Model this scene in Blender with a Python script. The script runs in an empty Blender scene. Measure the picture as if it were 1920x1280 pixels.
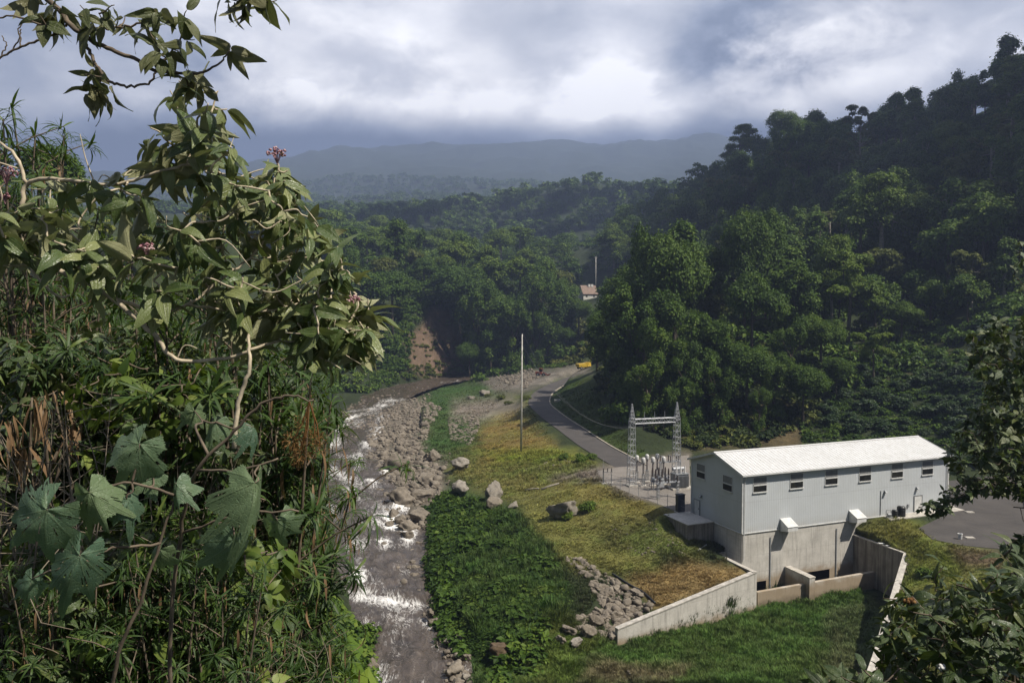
import bpy, bmesh, math, random
import numpy as np
from mathutils import Vector, Matrix
from mathutils import noise as mnoise

random.seed(7)
RNG = np.random.default_rng(11)
S = bpy.context.scene
COL = S.collection
F = 1493.0                       # focal length in photo pixels (28 mm on 36 mm)
PITCH = math.atan(65.0 / F)
CP, SP = math.cos(PITCH), math.sin(PITCH)

# ------------------------------------------------------------------ measuring helpers
def ray(px, py):
    u = (px - 960.0) / F; v = (640.0 - py) / F
    return np.array([u, CP + v * SP, -SP + v * CP])
def P(px, py, y):                # world point on the sight line of a photo pixel, y metres ahead
    d = ray(px, py); return d * (y / d[1])
def PZ(px, py, z):               # ... at height z
    d = ray(px, py); return d * (z / d[2])
def proj(x, y, z):
    c = y * CP - z * SP; up = y * SP + z * CP
    c = np.maximum(c, 1e-3)
    return 960 + F * x / c, 640 - F * up / c

# ------------------------------------------------------------------ numpy noise
def _hash(ix, iy, seed):
    h = (ix.astype(np.int64) * 374761393 + iy.astype(np.int64) * 668265263 + seed * 974711) & 0x7fffffff
    h = ((h ^ (h >> 13)) * 1274126177) & 0x7fffffff
    return ((h ^ (h >> 16)) & 0xffff) / 65535.0
def vnoise(x, y, seed=0):
    x = np.asarray(x, float); y = np.asarray(y, float)
    ix, iy = np.floor(x), np.floor(y); fx, fy = x - ix, y - iy
    fx = fx * fx * (3 - 2 * fx); fy = fy * fy * (3 - 2 * fy)
    a = _hash(ix, iy, seed); b = _hash(ix + 1, iy, seed); c = _hash(ix, iy + 1, seed); d = _hash(ix + 1, iy + 1, seed)
    return (a * (1 - fx) + b * fx) * (1 - fy) + (c * (1 - fx) + d * fx) * fy
def fbm(x, y, seed=0, oct=4):
    s, a, t = 0.0, 0.5, 0.0
    for k in range(oct):
        s = s + a * vnoise(x * 2 ** k, y * 2 ** k, seed + k * 17); t += a; a *= .55
    return s / t
def sstep(x, a, b):
    t = np.clip((x - a) / (b - a), 0, 1); return t * t * (3 - 2 * t)
def inpoly(px, py, poly):
    px = np.asarray(px, float); py = np.asarray(py, float)
    ins = np.zeros(px.shape, bool); n = len(poly)
    for i in range(n):
        x0, y0 = poly[i][:2]; x1, y1 = poly[(i + 1) % n][:2]
        if y0 == y1: continue
        c = ((y0 > py) != (y1 > py)) & (px < (x1 - x0) * (py - y0) / (y1 - y0) + x0)
        ins ^= c
    return ins
def polyline_info(x, y, pts):
    """distance to a polyline and interpolated extra columns of the nearest point"""
    x = np.asarray(x, float); y = np.asarray(y, float); pts = np.asarray(pts, float)
    best = np.full(x.shape, 1e18); val = np.zeros(x.shape + (pts.shape[1] - 2,))
    for i in range(len(pts) - 1):
        a, b = pts[i], pts[i + 1]; d = b[:2] - a[:2]; L2 = d @ d
        t = np.clip(((x - a[0]) * d[0] + (y - a[1]) * d[1]) / L2, 0, 1)
        q = (x - a[0] - t * d[0]) ** 2 + (y - a[1] - t * d[1]) ** 2
        m = q < best; best = np.where(m, q, best)
        v = a[2:] + t[..., None] * (b[2:] - a[2:])
        val = np.where(m[..., None], v, val)
    return np.sqrt(best), val
def poly_dist(x, y, poly):
    p = [tuple(q[:2]) for q in poly] + [tuple(poly[0][:2])]
    return polyline_info(x, y, p)[0]

# ------------------------------------------------------------------ mesh building
class Geo:
    def __init__(self):
        self.v, self.f, self.n, self.at = [], {}, 0, {}
    def add(self, V, *Fs, **at):
        V = np.asarray(V, np.float32).reshape(-1, 3)
        for Fa in Fs:
            Fa = np.asarray(Fa, np.int64)
            if Fa.size: self.f.setdefault(Fa.shape[1], []).append(Fa + self.n)
        for k in set(self.at) | set(at):
            a = at.get(k, 0.5)
            a = np.broadcast_to(np.asarray(a, np.float32), (len(V),)) if np.ndim(a) < 2 else np.asarray(a, np.float32)
            self.at.setdefault(k, [])
            self.at[k].append((self.n, a))
        self.v.append(V); self.n += len(V); return self
    def box(self, c, sx, sy, sz, ax=(1, 0, 0), ay=(0, 1, 0), az=(0, 0, 1)):
        c = np.asarray(c, float); ax, ay, az = (np.asarray(q, float) for q in (ax, ay, az))
        V = [c + ax * sx / 2 * i + ay * sy / 2 * j + az * sz / 2 * k for k in (-1, 1) for j in (-1, 1) for i in (-1, 1)]
        return self.add(V, [(0, 2, 3, 1), (4, 5, 7, 6), (0, 1, 5, 4), (2, 6, 7, 3), (0, 4, 6, 2), (1, 3, 7, 5)])
    def hexa(self, b, t):         # four bottom and four top corners, same turning
        return self.add(list(b) + list(t), [(3, 2, 1, 0), (4, 5, 6, 7), (0, 1, 5, 4), (1, 2, 6, 5), (2, 3, 7, 6), (3, 0, 4, 7)])
    def tube(self, pts, rad, k=6, cap=True, **at):
        pts = np.asarray(pts, float); n = len(pts); rad = np.broadcast_to(np.asarray(rad, float), (n,))
        T = np.gradient(pts, axis=0); T /= np.linalg.norm(T, axis=1)[:, None] + 1e-9
        up = np.array([0, 0, 1.0]) if abs(T[0][2]) < .9 else np.array([1.0, 0, 0])
        A = np.cross(T[0], up); A /= np.linalg.norm(A); V = []
        for i in range(n):
            A = A - T[i] * (A @ T[i]); A /= np.linalg.norm(A) + 1e-9; B = np.cross(T[i], A)
            an = np.arange(k) * 2 * math.pi / k
            V.append(pts[i] + rad[i] * (np.cos(an)[:, None] * A + np.sin(an)[:, None] * B))
        V = np.concatenate(V); q = []
        for i in range(n - 1):
            for j in range(k):
                q.append((i * k + j, i * k + (j + 1) % k, (i + 1) * k + (j + 1) % k, (i + 1) * k + j))
        self.add(V, q, **at)
        if cap and k > 2:
            b = self.n - len(V)
            self.f.setdefault(k, []).append(np.array([[b + j for j in range(k)][::-1], [b + (n - 1) * k + j for j in range(k)]]))
        return self
    def lathe(self, base, prof, k=10, axis=(0, 0, 1)):
        base = np.asarray(base, float); az = np.asarray(axis, float); az /= np.linalg.norm(az)
        pts = [base + az * h for r, h in prof]
        # near-equal rings allowed
        ax = np.cross(az, (0, 1, 0) if abs(az[1]) < .9 else (1, 0, 0)); ax /= np.linalg.norm(ax); ay = np.cross(az, ax)
        an = np.arange(k) * 2 * math.pi / k; V = []
        for (r, h), p in zip(prof, pts):
            V.append(p + r * (np.cos(an)[:, None] * ax + np.sin(an)[:, None] * ay))
        n = len(prof); q = [(i * k + j, i * k + (j + 1) % k, (i + 1) * k + (j + 1) % k, (i + 1) * k + j) for i in range(n - 1) for j in range(k)]
        b = self.n; self.add(np.concatenate(V), q)
        self.f.setdefault(k, []).append(np.array([[b + j for j in range(k)][::-1], [b + (n - 1) * k + j for j in range(k)]]))
        return self
    def prism(self, poly, z0, z1):
        n = len(poly); V = [(p[0], p[1], z0) for p in poly] + [(p[0], p[1], z1) for p in poly]
        b = self.n; self.add(V, [(i, (i + 1) % n, n + (i + 1) % n, n + i) for i in range(n)])
        self.f.setdefault(n, []).append(np.array([[b + i for i in range(n)][::-1], [b + n + i for i in range(n)]]))
        return self
    def mesh(self, name, smooth=False):
        me = bpy.data.meshes.new(name); V = np.concatenate(self.v)
        me.vertices.add(len(V)); me.vertices.foreach_set('co', V.ravel())
        loops, starts, o = [], [], 0
        for k, L in self.f.items():
            A = np.concatenate(L); loops.append(A.ravel()); starts.append(o + np.arange(len(A)) * k); o += A.size
        loops = np.concatenate(loops); starts = np.concatenate(starts)
        me.loops.add(len(loops)); me.loops.foreach_set('vertex_index', loops.astype(np.int32))
        me.polygons.add(len(starts)); me.polygons.foreach_set('loop_start', starts.astype(np.int32))
        me.polygons.foreach_set('use_smooth', np.full(len(starts), bool(smooth)))
        for k, parts in self.at.items():
            if any(p.ndim == 2 for _, p in parts):
                d = np.full((len(V), 4), .5, np.float32)
                for s, p in parts:
                    if p.ndim == 2: d[s:s + len(p), :p.shape[1]] = p
                d[:, 3] = 1
                me.attributes.new(k, 'FLOAT_COLOR', 'POINT').data.foreach_set('color', d.ravel())
            else:
                d = np.full(len(V), .5, np.float32)
                for s, p in parts: d[s:s + len(p)] = p
                me.attributes.new(k, 'FLOAT', 'POINT').data.foreach_set('value', d)
        me.update(); me.validate(); return me
    def build(self, name, m, parent=None, smooth=False, **tags):
        me = self.mesh(name, smooth); me.materials.append(m)
        return link(name, me, parent, **tags)

def link(name, data, parent=None, loc=None, rot=None, scale=None, label=None, cat=None, group=None, kind=None):
    o = bpy.data.objects.new(name, data); COL.objects.link(o)
    if parent is not None: o.parent = parent
    if loc is not None: o.location = loc
    if rot is not None: o.rotation_euler = rot
    if scale is not None: o.scale = (scale,) * 3 if np.isscalar(scale) else scale
    tag(o, label, cat, group, kind); return o
def tag(o, label=None, cat=None, group=None, kind=None):
    if label: o['label'] = label
    if cat: o['category'] = cat
    if group: o['group'] = group
    if kind: o['kind'] = kind
    return o
def empty(name, loc, label=None, cat=None, group=None, rz=0.0):
    o = link(name, None, loc=tuple(float(q) for q in loc), rot=(0, 0, rz), label=label, cat=cat, group=group)
    o.empty_display_size = .3
    return o
def copy_tree(o, loc, rz, scale=1.0, label=None, group=None):
    c = o.copy(); COL.objects.link(c); c.location = loc; c.rotation_euler = (0, 0, rz); c.scale = (scale,) * 3
    if label: c['label'] = label
    if group: c['group'] = group
    for ch in list(o.children):
        d = ch.copy(); COL.objects.link(d); d.parent = c
        for g in list(ch.children):
            e = g.copy(); COL.objects.link(e); e.parent = d
    return c

def stamp(T, Fc, pos, X, Z, sx, sy=None, sz=None):
    """many copies of a template (x along, y across, z out) at pos with axes X and about Z"""
    T = np.asarray(T, float); pos = np.asarray(pos, float); n = len(pos); k = len(T)
    X = X / (np.linalg.norm(X, axis=1)[:, None] + 1e-9)
    Y = np.cross(Z, X); Y /= np.linalg.norm(Y, axis=1)[:, None] + 1e-9; Z = np.cross(X, Y)
    sx = np.broadcast_to(np.asarray(sx, float), (n,)); sy = sx if sy is None else np.broadcast_to(np.asarray(sy, float), (n,))
    sz = sx if sz is None else np.broadcast_to(np.asarray(sz, float), (n,))
    V = pos[:, None] + T[None, :, 0:1] * (sx[:, None] * X)[:, None] + T[None, :, 1:2] * (sy[:, None] * Y)[:, None] + T[None, :, 2:3] * (sz[:, None] * Z)[:, None]
    Fc = np.asarray(Fc); Fo = (Fc[None] + (np.arange(n) * k)[:, None, None]).reshape(-1, Fc.shape[1])
    return V.reshape(-1, 3), Fo
def rnd_dirs(n, rng=RNG):
    v = rng.normal(size=(n, 3)); return v / np.linalg.norm(v, axis=1)[:, None]

# ------------------------------------------------------------------ materials
def node(t, typ, ins=None, **props):
    nd = t.nodes.new(typ)
    for k, v in props.items(): setattr(nd, k, v)
    for k, v in (ins or {}).items():
        s = nd.inputs[k]
        if isinstance(v, bpy.types.NodeSocket): t.links.new(v, s)
        else: s.default_value = v
    return nd
def c4(c): return (c[0], c[1], c[2], 1.0)
def mixc(t, f, a, b, blend='MIX'):
    a = c4(a) if isinstance(a, tuple) else a; b = c4(b) if isinstance(b, tuple) else b
    return node(t, 'ShaderNodeMix', {0: f, 6: a, 7: b}, data_type='RGBA', blend_type=blend).outputs[2]
def mth(t, op, a, b=0.0, c=0.0, clamp=False):
    return node(t, 'ShaderNodeMath', {0: a, 1: b, 2: c}, operation=op, use_clamp=clamp).outputs[0]
def rmap(t, v, a, b, c=0.0, d=1.0, smooth=False):
    n = node(t, 'ShaderNodeMapRange', {0: v, 1: a, 2: b, 3: c, 4: d})
    if smooth: n.interpolation_type = 'SMOOTHSTEP'
    return n.outputs[0]
def nz(t, scale, detail=4.0, rough=.55, vec=None, dist=0.0):
    i = {'Scale': scale, 'Detail': detail, 'Roughness': rough, 'Distortion': dist}
    if vec is not None: i['Vector'] = vec
    return node(t, 'ShaderNodeTexNoise', i).outputs[0]
def ramp(t, f, stops, interp='LINEAR'):
    r = node(t, 'ShaderNodeValToRGB', {0: f}); e = r.color_ramp.elements; r.color_ramp.interpolation = interp
    while len(e) < len(stops): e.new(.5)
    for k, (p, c) in zip(e, stops): k.position = p; k.color = c4(c)
    return r.outputs[0]
def objco(t, sc=(1, 1, 1)):
    tc = node(t, 'ShaderNodeTexCoord'); return node(t, 'ShaderNodeMapping', {0: tc.outputs['Object'], 3: sc}).outputs[0]
def geoco(t, sc=(1, 1, 1)):
    g = node(t, 'ShaderNodeNewGeometry'); return node(t, 'ShaderNodeMapping', {0: g.outputs['Position'], 3: sc}).outputs[0]
def material(name, fn):
    m = bpy.data.materials.new(name); m.use_nodes = True; t = m.node_tree; t.nodes.clear()
    out = node(t, 'ShaderNodeOutputMaterial'); t.links.new(fn(t), out.inputs['Surface']); return m
def bsdf(t, col, rough=.7, metal=0.0, bump=None, bs=.3, bd=.05, spec=.4):
    i = {'Base Color': c4(col) if isinstance(col, tuple) else col, 'Roughness': rough, 'Metallic': metal, 'Specular IOR Level': spec}
    if bump is not None: i['Normal'] = node(t, 'ShaderNodeBump', {'Strength': bs, 'Distance': bd, 'Height': bump}).outputs[0]
    return node(t, 'ShaderNodeBsdfPrincipled', i).outputs[0]
def plain(name, col, rough=.6, metal=0.0, var=.12, scale=3.0, spec=.4, world=False):
    def fn(t):
        co = geoco(t) if world else objco(t)
        n = nz(t, scale, 5, .6, co)
        d = tuple(q * (1 - 2.2 * var) for q in col); l = tuple(min(1, q * (1 + 1.2 * var)) for q in col)
        return bsdf(t, mixc(t, rmap(t, n, .3, .7), d, l), rough, metal, n, .15, .02, spec)
    return material(name, fn)
def foliage(name, c0, c1, c2, back=None, trans=.32, rough=.5, spec=.35, objvar=.25, vein=None, bump=False):
    def fn(t):
        tint = node(t, 'ShaderNodeAttribute', attribute_name='tint').outputs['Fac']
        oi = node(t, 'ShaderNodeObjectInfo').outputs['Random']
        f = mth(t, 'ADD', tint, mth(t, 'MULTIPLY', mth(t, 'SUBTRACT', oi, .5), objvar), clamp=True)
        col = ramp(t, f, [(0, c0), (.5, c1), (1, c2)])
        bumpv = None
        if vein is not None:
            lu = node(t, 'ShaderNodeAttribute', attribute_name='lu').outputs['Fac']
            au = mth(t, 'ABSOLUTE', lu)
            m = mth(t, 'MAXIMUM', rmap(t, au, 0.0, .09, 1, 0), mth(t, 'MULTIPLY', rmap(t, mth(t, 'ABSOLUTE', mth(t, 'SUBTRACT', au, .52)), 0, .05, 1, 0), .7))
            col = mixc(t, mth(t, 'MULTIPLY', m, .38), col, vein); bumpv = m
            vr = node(t, 'ShaderNodeTexVoronoi', {'Vector': objco(t), 'Scale': 62.0}, feature='DISTANCE_TO_EDGE').outputs['Distance']; cr = rmap(t, vr, 0, .09, 1, 0)
            col = mixc(t, mth(t, 'MULTIPLY', cr, .22), col, vein); bumpv = mth(t, 'ADD', m, mth(t, 'MULTIPLY', cr, -.5))
            n = nz(t, 14, 3, .6, objco(t)); col = mixc(t, rmap(t, n, .5, .75, 0, .35), col, c2); n2 = nz(t, 31, 4, .7, objco(t)); col = mixc(t, rmap(t, n2, .66, .72, 0, .75), col, (.10, .065, .03))
        if back is not None:
            g = node(t, 'ShaderNodeNewGeometry').outputs['Backfacing']
            col = mixc(t, g, col, mixc(t, .25, back, col))
        b = bsdf(t, col, rough, 0, bumpv, .4, .01, spec)
        tr = node(t, 'ShaderNodeBsdfTranslucent', {0: mixc(t, .6, col, (c2[0] * 1.1, c2[1] * 1.3, c2[2] * .6))}).outputs[0]
        return node(t, 'ShaderNodeMixShader', {0: trans, 1: b, 2: tr}).outputs[0]
    return material(name, fn)
# ================================================================== layout numbers
ZB = -31.7                                            # powerhouse yard level
C0 = PZ(1391, 1000, -31.6)[:2]                        # near corner of the powerhouse
AX = np.array([3790.0, F]); AX /= np.linalg.norm(AX)  # along the long wall
NX = np.array([AX[1], -AX[0]])                        # out of the long wall, towards the river cliff
A3 = np.array([AX[0], AX[1], 0]); N3 = np.array([NX[0], NX[1], 0]); UZ = np.array([0, 0, 1.0])
BL, BW, BH = 39.2, 12.2, 8.4
def bp(L, off=0.0, z=0.0): return np.array([*(C0 + AX * L + NX * off), z])
def Lpx(px, off=0.0):
    b = C0 + NX * off; k = (px - 960) / F
    return (b[0] - k * b[1]) / (k * AX[1] - AX[0])
def zat(py, pt):
    d = ray(960, py); return d[2] / d[1] * pt[1]

FLOOR = -40.7
W0 = PZ(1158, 1212, FLOOR); W1 = PZ(1418, 1147, FLOOR)       # left wing wall foot
W2 = bp(1.2, 4.6); W2 = W1                                   # its corner
RW_L = Lpx(1607); R0 = bp(RW_L, 0); R1 = bp(RW_L, 9.2)
R2 = PZ(1636, 1232, -37.9); R3 = PZ(1600, 1330, -39.0)

RV = []                                              # river: centre x, y, surface z, half width
for px, py, z, hw in ((735, 1500, -42.2, 6), (760, 1280, -41.3, 5.4), (748, 1155, -40.9, 6.0), (715, 1050, -40.4, 7.2), (680, 950, -39.9, 6.6),
                      (658, 880, -39.3, 6.6), (672, 800, -38.6, 7.2), (712, 752, -38.0, 8), (765, 727, -37.6, 10), (830, 713, -37.2, 10), (905, 702, -36.7, 9)):
    p = PZ(px, py, z); RV.append((p[0], p[1], z, hw))
RV.append((20, 445, -36, 8)); RV.append((70, 470, -34, 8))
RV = np.array(RV)
RD = []
for px, py, z in ((1182, 874, -31.7), (1150, 856, -31.6), (1112, 834, -31.4), (1068, 803, -31.1), (1030, 776, -30.8), (1010, 754, -30.5), (1022, 733, -30.3), (1056, 716, -30.2), (1096, 703, -30.1), (1140, 694, -30.0)):
    p = PZ(px, py, z); RD.append((p[0], p[1], z))
RD = np.array(RD)
def smooth_line(pts, n):                             # Catmull-Rom resampling
    pts = np.asarray(pts, float); q = np.vstack([2 * pts[0] - pts[1], pts, 2 * pts[-1] - pts[-2]]); out = []
    for i in range(1, len(q) - 2):
        for t in np.arange(n) / n:
            a, b, c, d = q[i - 1], q[i], q[i + 1], q[i + 2]
            out.append(.5 * ((2 * b) + (-a + c) * t + (2 * a - 5 * b + 4 * c - d) * t * t + (-a + 3 * b - 3 * c + d) * t ** 3))
    out.append(pts[-1]); return np.array(out)
RVS = smooth_line(RV, 5); RDS = smooth_line(RD, 6)

PAD = [PZ(px, py, ZB)[:2] for px, py in ((1100, 886), (1131, 907), (1215, 938), (1286, 966))] + [bp(-4.4, -12.4)[:2], bp(6, -12.4)[:2], bp(6, -3.8)[:2], bp(20, -3.8)[:2], bp(24, -.4)[:2], bp(26, 1.5)[:2]] + \
      [PZ(px, py, ZB)[:2] for px, py in ((1700, 988), (1760, 1016), (1850, 1030), (1990, 1040), (1990, 885), (1800, 885), (1560, 876), (1340, 850), (1290, 850), (1180, 866))]
ASPH = [PZ(px, py, ZB)[:2] for px, py in ((1722, 990), (1748, 1011), (1800, 1022), (1850, 1027), (1990, 1036), (1990, 893), (1850, 893))] + [bp(47, -14)[:2], bp(40.2, -14)[:2], bp(40.2, 1.0)[:2]]
_o = np.array([-.49, .87]) * .27; _r = np.array([.93, .37]) * .3; _r2 = np.array([.80, -.45]) * .3
PIT = [W0[:2] + _o, W1[:2] + _o + np.array([-.25, -.05]), bp((W1[:2] - C0) @ AX - .25, -3.9)[:2], bp(.4, -3.9)[:2], bp(.4, -.4)[:2], bp(RW_L + .3, -.4)[:2], R1[:2] + _r + np.array([.05, -.1]), R2[:2] + _r2, R3[:2] + _r2, (R3 + np.array([-2, -9, 0]))[:2], (W0 + np.array([1, -14, 0]))[:2]]
SLAB = [bp(0.4, -6.2)[:2], bp(-4.4, -6.2)[:2], bp(-4.4, -12.4)[:2], bp(0.4, -12.4)[:2]]

# ------------------------------------------------------------------ ground heights (scattered levels -> smooth surface)
TP = []
def tp(*L):
    for px, py, z in L: q = PZ(px, py, z); TP.append((q[0], q[1], z))
def td(*L):
    for px, py, d in L: TP.append(tuple(P(px, py, d)))
def tw(*L): TP.extend(L)
# right river bank toe, top and slopes up to the yard
tp((850, 1290, -41.2), (838, 1200, -41), (818, 1100, -40.6), (808, 1000, -40), (803, 940, -39.4), (795, 880, -38.9), (800, 820, -38.2), (822, 770, -37.5), (862, 737, -36.9), (920, 716, -36.2))
tp((905, 1275, -40.4), (960, 1210, -39.2), (900, 1180, -39.6), (880, 1060, -38.0), (930, 1100, -37.0), (960, 1020, -36.6), (900, 960, -36.9), (960, 970, -36.4), (860, 980, -38.6), (1010, 1050, -36.9), (1020, 1130, -38), (1060, 1160, -38.7), (1080, 1240, -40.2), (990, 1290, -40.9))
tp((1000, 905, -34.8), (1060, 908, -33.0), (1110, 905, -31.9), (1080, 955, -33.8), (1030, 960, -34.9), (1150, 962, -32.9), (1230, 985, -32.7), (1270, 1012, -33.2), (1290, 1030, -34.6), (1180, 1005, -34.6), (1230, 1045, -35.4), (1120, 1010, -35.4), (1070, 1030, -36.2), (1300, 1060, -35.9), (1370, 1050, -35.5), (1330, 1010, -34.6), (1385, 1068, -35.5), (1400, 1080, -35.6), (1240, 1110, -37.2), (1320, 1095, -36.6), (1160, 1065, -36.4), (1130, 1085, -37.3), (1190, 1130, -38.2), (1110, 1170, -39.4), (1150, 1190, -39.9), (1060, 1080, -37.4))
tp((920, 870, -35.6), (880, 905, -36.8), (850, 850, -37.2), (905, 815, -35.2), (960, 862, -34.6), (950, 795, -33.6), (1000, 822, -32.7), (1060, 858, -32.1), (1110, 868, -31.8), (1000, 872, -33.8), (862, 792, -36.2), (930, 765, -33.8), (880, 748, -35.2), (962, 738, -32.2), (930, 720, -33.5), (1000, 706, -31), (1060, 692, -30.3), (1100, 880, -31.8), (1000, 850, -32.9))
tp((1100, 1262, -40.9), (1250, 1280, -41), (1400, 1285, -41), (1550, 1290, -41), (1160, 1240, -40.8), (800, 1400, -42), (1000, 1400, -42), (1300, 1420, -42))
# beside the road and the toe of the wooded spur
tp((1100, 786, -30.4), (1065, 745, -29.7), (1150, 822, -30.9), (1205, 838, -31.0), (1130, 770, -28.5), (1190, 800, -28))
td((1150, 690, 250), (1250, 640, 228), (1400, 640, 218), (1400, 760, 194), (1300, 822, 183), (1250, 780, 195), (1500, 805, 187), (1560, 700, 207), (1640, 765, 188), (1750, 650, 218), (1750, 790, 178), (1820, 840, 160), (1920, 870, 140), (1990, 800, 140),
   (1300, 605, 262), (1450, 592, 262), (1200, 640, 300), (1300, 565, 330), (1600, 610, 245), (1150, 620, 380))
tw((75, 300, -20), (60, 340, -24), (45, 390, -28), (80, 420, -20))
# right hill
td((1250, 368, 760), (1330, 335, 610), (1450, 288, 480), (1560, 318, 450), (1650, 300, 425), (1700, 292, 405), (1780, 250, 375), (1850, 236, 350), (1920, 208, 330), (2050, 170, 310), (2250, 140, 300),
   (1250, 480, 500), (1350, 425, 440), (1450, 400, 400), (1400, 500, 320), (1600, 420, 350), (1700, 545, 255), (1850, 555, 230), (1960, 450, 235), (1700, 420, 320), (1830, 380, 290), (1950, 300, 270), (2100, 450, 200), (1990, 620, 170), (2100, 790, 120), (1500, 520, 290), (1180, 440, 900))
tw((250, 560, 105), (300, 480, 110), (200, 700, 110), (420, 420, 120), (350, 250, 90))
# left bank bluff and plateau
td((700, 580, 412), (800, 565, 434), (760, 575, 422), (860, 560, 440), (920, 555, 452), (1000, 565, 464), (820, 520, 490), (950, 520, 510), (700, 530, 490), (1080, 572, 486), (1105, 560, 525), (1130, 600, 420), (650, 560, 420), (560, 520, 430),
   (700, 478, 700), (800, 490, 680), (900, 485, 720), (1050, 488, 720), (600, 445, 660), (800, 446, 900), (1000, 454, 950), (1150, 480, 820), (500, 420, 700), (300, 400, 700), (0, 380, 700))
tp((690, 738, -37), (745, 722, -36.8), (790, 708, -36.4), (850, 698, -36.0), (910, 692, -35.2), (1000, 690, -31), (1080, 684, -30))
td((690, 700, 392), (790, 680, 412), (860, 672, 424), (920, 676, 436), (1000, 672, 440))
# far country
td((1100, 338, 1150), (1000, 362, 1120), (900, 396, 1080), (1230, 362, 1120), (1050, 447, 930), (850, 437, 960), (650, 427, 900), (1350, 384, 1000), (400, 412, 950), (100, 402, 950), (1100, 398, 1400),
   (500, 396, 1650), (800, 398, 1700), (1000, 392, 1750), (300, 394, 1650), (0, 394, 1650), (1300, 378, 1750), (1600, 378, 1750), (1900, 378, 1700),
   (500, 290, 3900), (650, 284, 4100), (800, 262, 4300), (920, 270, 4300), (1050, 258, 4400), (1200, 266, 4300), (1330, 256, 4200), (1480, 262, 4200), (1650, 272, 4200), (1900, 300, 4200), (300, 330, 3900), (0, 345, 3800), (-400, 350, 3800), (2300, 320, 4200),
   (800, 350, 2900), (1100, 342, 3000), (500, 362, 2800), (1500, 346, 3000), (200, 370, 2800), (1000, 296, 3700), (700, 318, 3500), (1300, 300, 3600))
for px in range(-600, 2700, 300): td((px, 400, 6000), (px, 440, 7200))
# left hillside and the spur under the plants near the camera
td((330, 470, 150), (100, 430, 160), (0, 385, 260), (450, 450, 300), (560, 450, 420), (-300, 380, 200), (-400, 420, 80))
tw((-45, 193, -37), (-62, 200, -25), (-80, 250, -12), (-62, 324, -35), (-82, 340, -20), (-40, 159, -38), (-52, 159, -25), (-30, 127, -39), (-42, 127, -20), (-22, 100, -40), (-32, 95, -25), (-60, 400, -15), (-55, 375, -33), (-20, 415, -34))
tw((0, -6, -1), (0, 0, -1.8), (-3, 3, -2.6), (-4, 8, -4.6), (-8, 12, -4.6), (-8, 20, -5.2), (-14, 20, -3.4), (-14, 35, -7), (-25, 40, -4), (-22, 62, -17), (-32, 62, -9), (-20, 8, -1), (-40, 25, 2), (-2.1, 8, -5.2), (-.9, 8, -9.5), (-1.4, 5, -3.6), (-.2, 5, -6), (-3.6, 14, -6.5), (-2.3, 14, -13), (-5.5, 25, -21), (-8, 40, -29), (-12, 60, -37), (-15, 75, -41), (-60, 60, 5), (-4, 90, -42))
tw((1.5, 4, -4.2), (4.5, 7, -4.9), (8, 12, -7.6), (12, 20, -13), (20, 30, -14.5), (28, 40, -18.5), (36, 55, -25.5), (47, 76, -34.3), (56, 92, -33.6), (0, 20, -19), (3, 40, -30), (6, 60, -38), (10, 75, -41.5), (24, 68, -41), (33, 78, -41), (40, 40, -14), (60, 60, -22), (90, 80, -25), (20, 5, -3), (0, 90, -42))
# right grass slope behind the right wing wall
tp((1650, 985, -32.6), (1700, 1040, -33.9), (1760, 1040, -32.9), (1760, 1100, -34.6), (1820, 1090, -33.6), (1890, 1120, -33.8), (1790, 1200, -36.2), (1640, 1000, -32.9), (1900, 1060, -32.2))
for _f in (0, .2, .4, .6, .8, 1):                     # backfill level just outside the right wing wall
    _q = R1 + (np.array([R2[0], R2[1], 0]) - np.array([R1[0], R1[1], 0])) * _f; _zt = -33.95 + (R2[2] + 33.95) * _f
    tw((_q[0] + .85 * 1.0, _q[1] - .53 * 1.0, _zt - .5), (_q[0] + .85 * 3.2, _q[1] - .53 * 3.2, _zt - .15), (_q[0] + .85 * 6.5, _q[1] - .53 * 6.5, _zt + .2))
TP = np.array(TP)
def _phi(r): return r
_d = np.linalg.norm(TP[:, None, :2] - TP[None, :, :2], axis=2)
_n = len(TP)
_M = np.zeros((_n + 3, _n + 3)); _M[:_n, :_n] = -_phi(_d) + np.eye(_n) * .25
_Q = np.c_[np.ones(_n), TP[:, :2] / 100]; _M[:_n, _n:] = _Q; _M[_n:, :_n] = _Q.T
_W = np.linalg.solve(_M, np.r_[TP[:, 2], 0, 0, 0])
def rbf(x, y):
    x = np.asarray(x, float).ravel(); y = np.asarray(y, float).ravel(); out = np.empty(len(x))
    for s in range(0, len(x), 20000):
        xs, ys = x[s:s + 20000], y[s:s + 20000]
        r = np.hypot(xs[:, None] - TP[None, :, 0], ys[:, None] - TP[None, :, 1])
        out[s:s + 20000] = -r @ _W[:_n] + _W[_n] + _W[_n + 1] * xs / 100 + _W[_n + 2] * ys / 100
    return out
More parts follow.
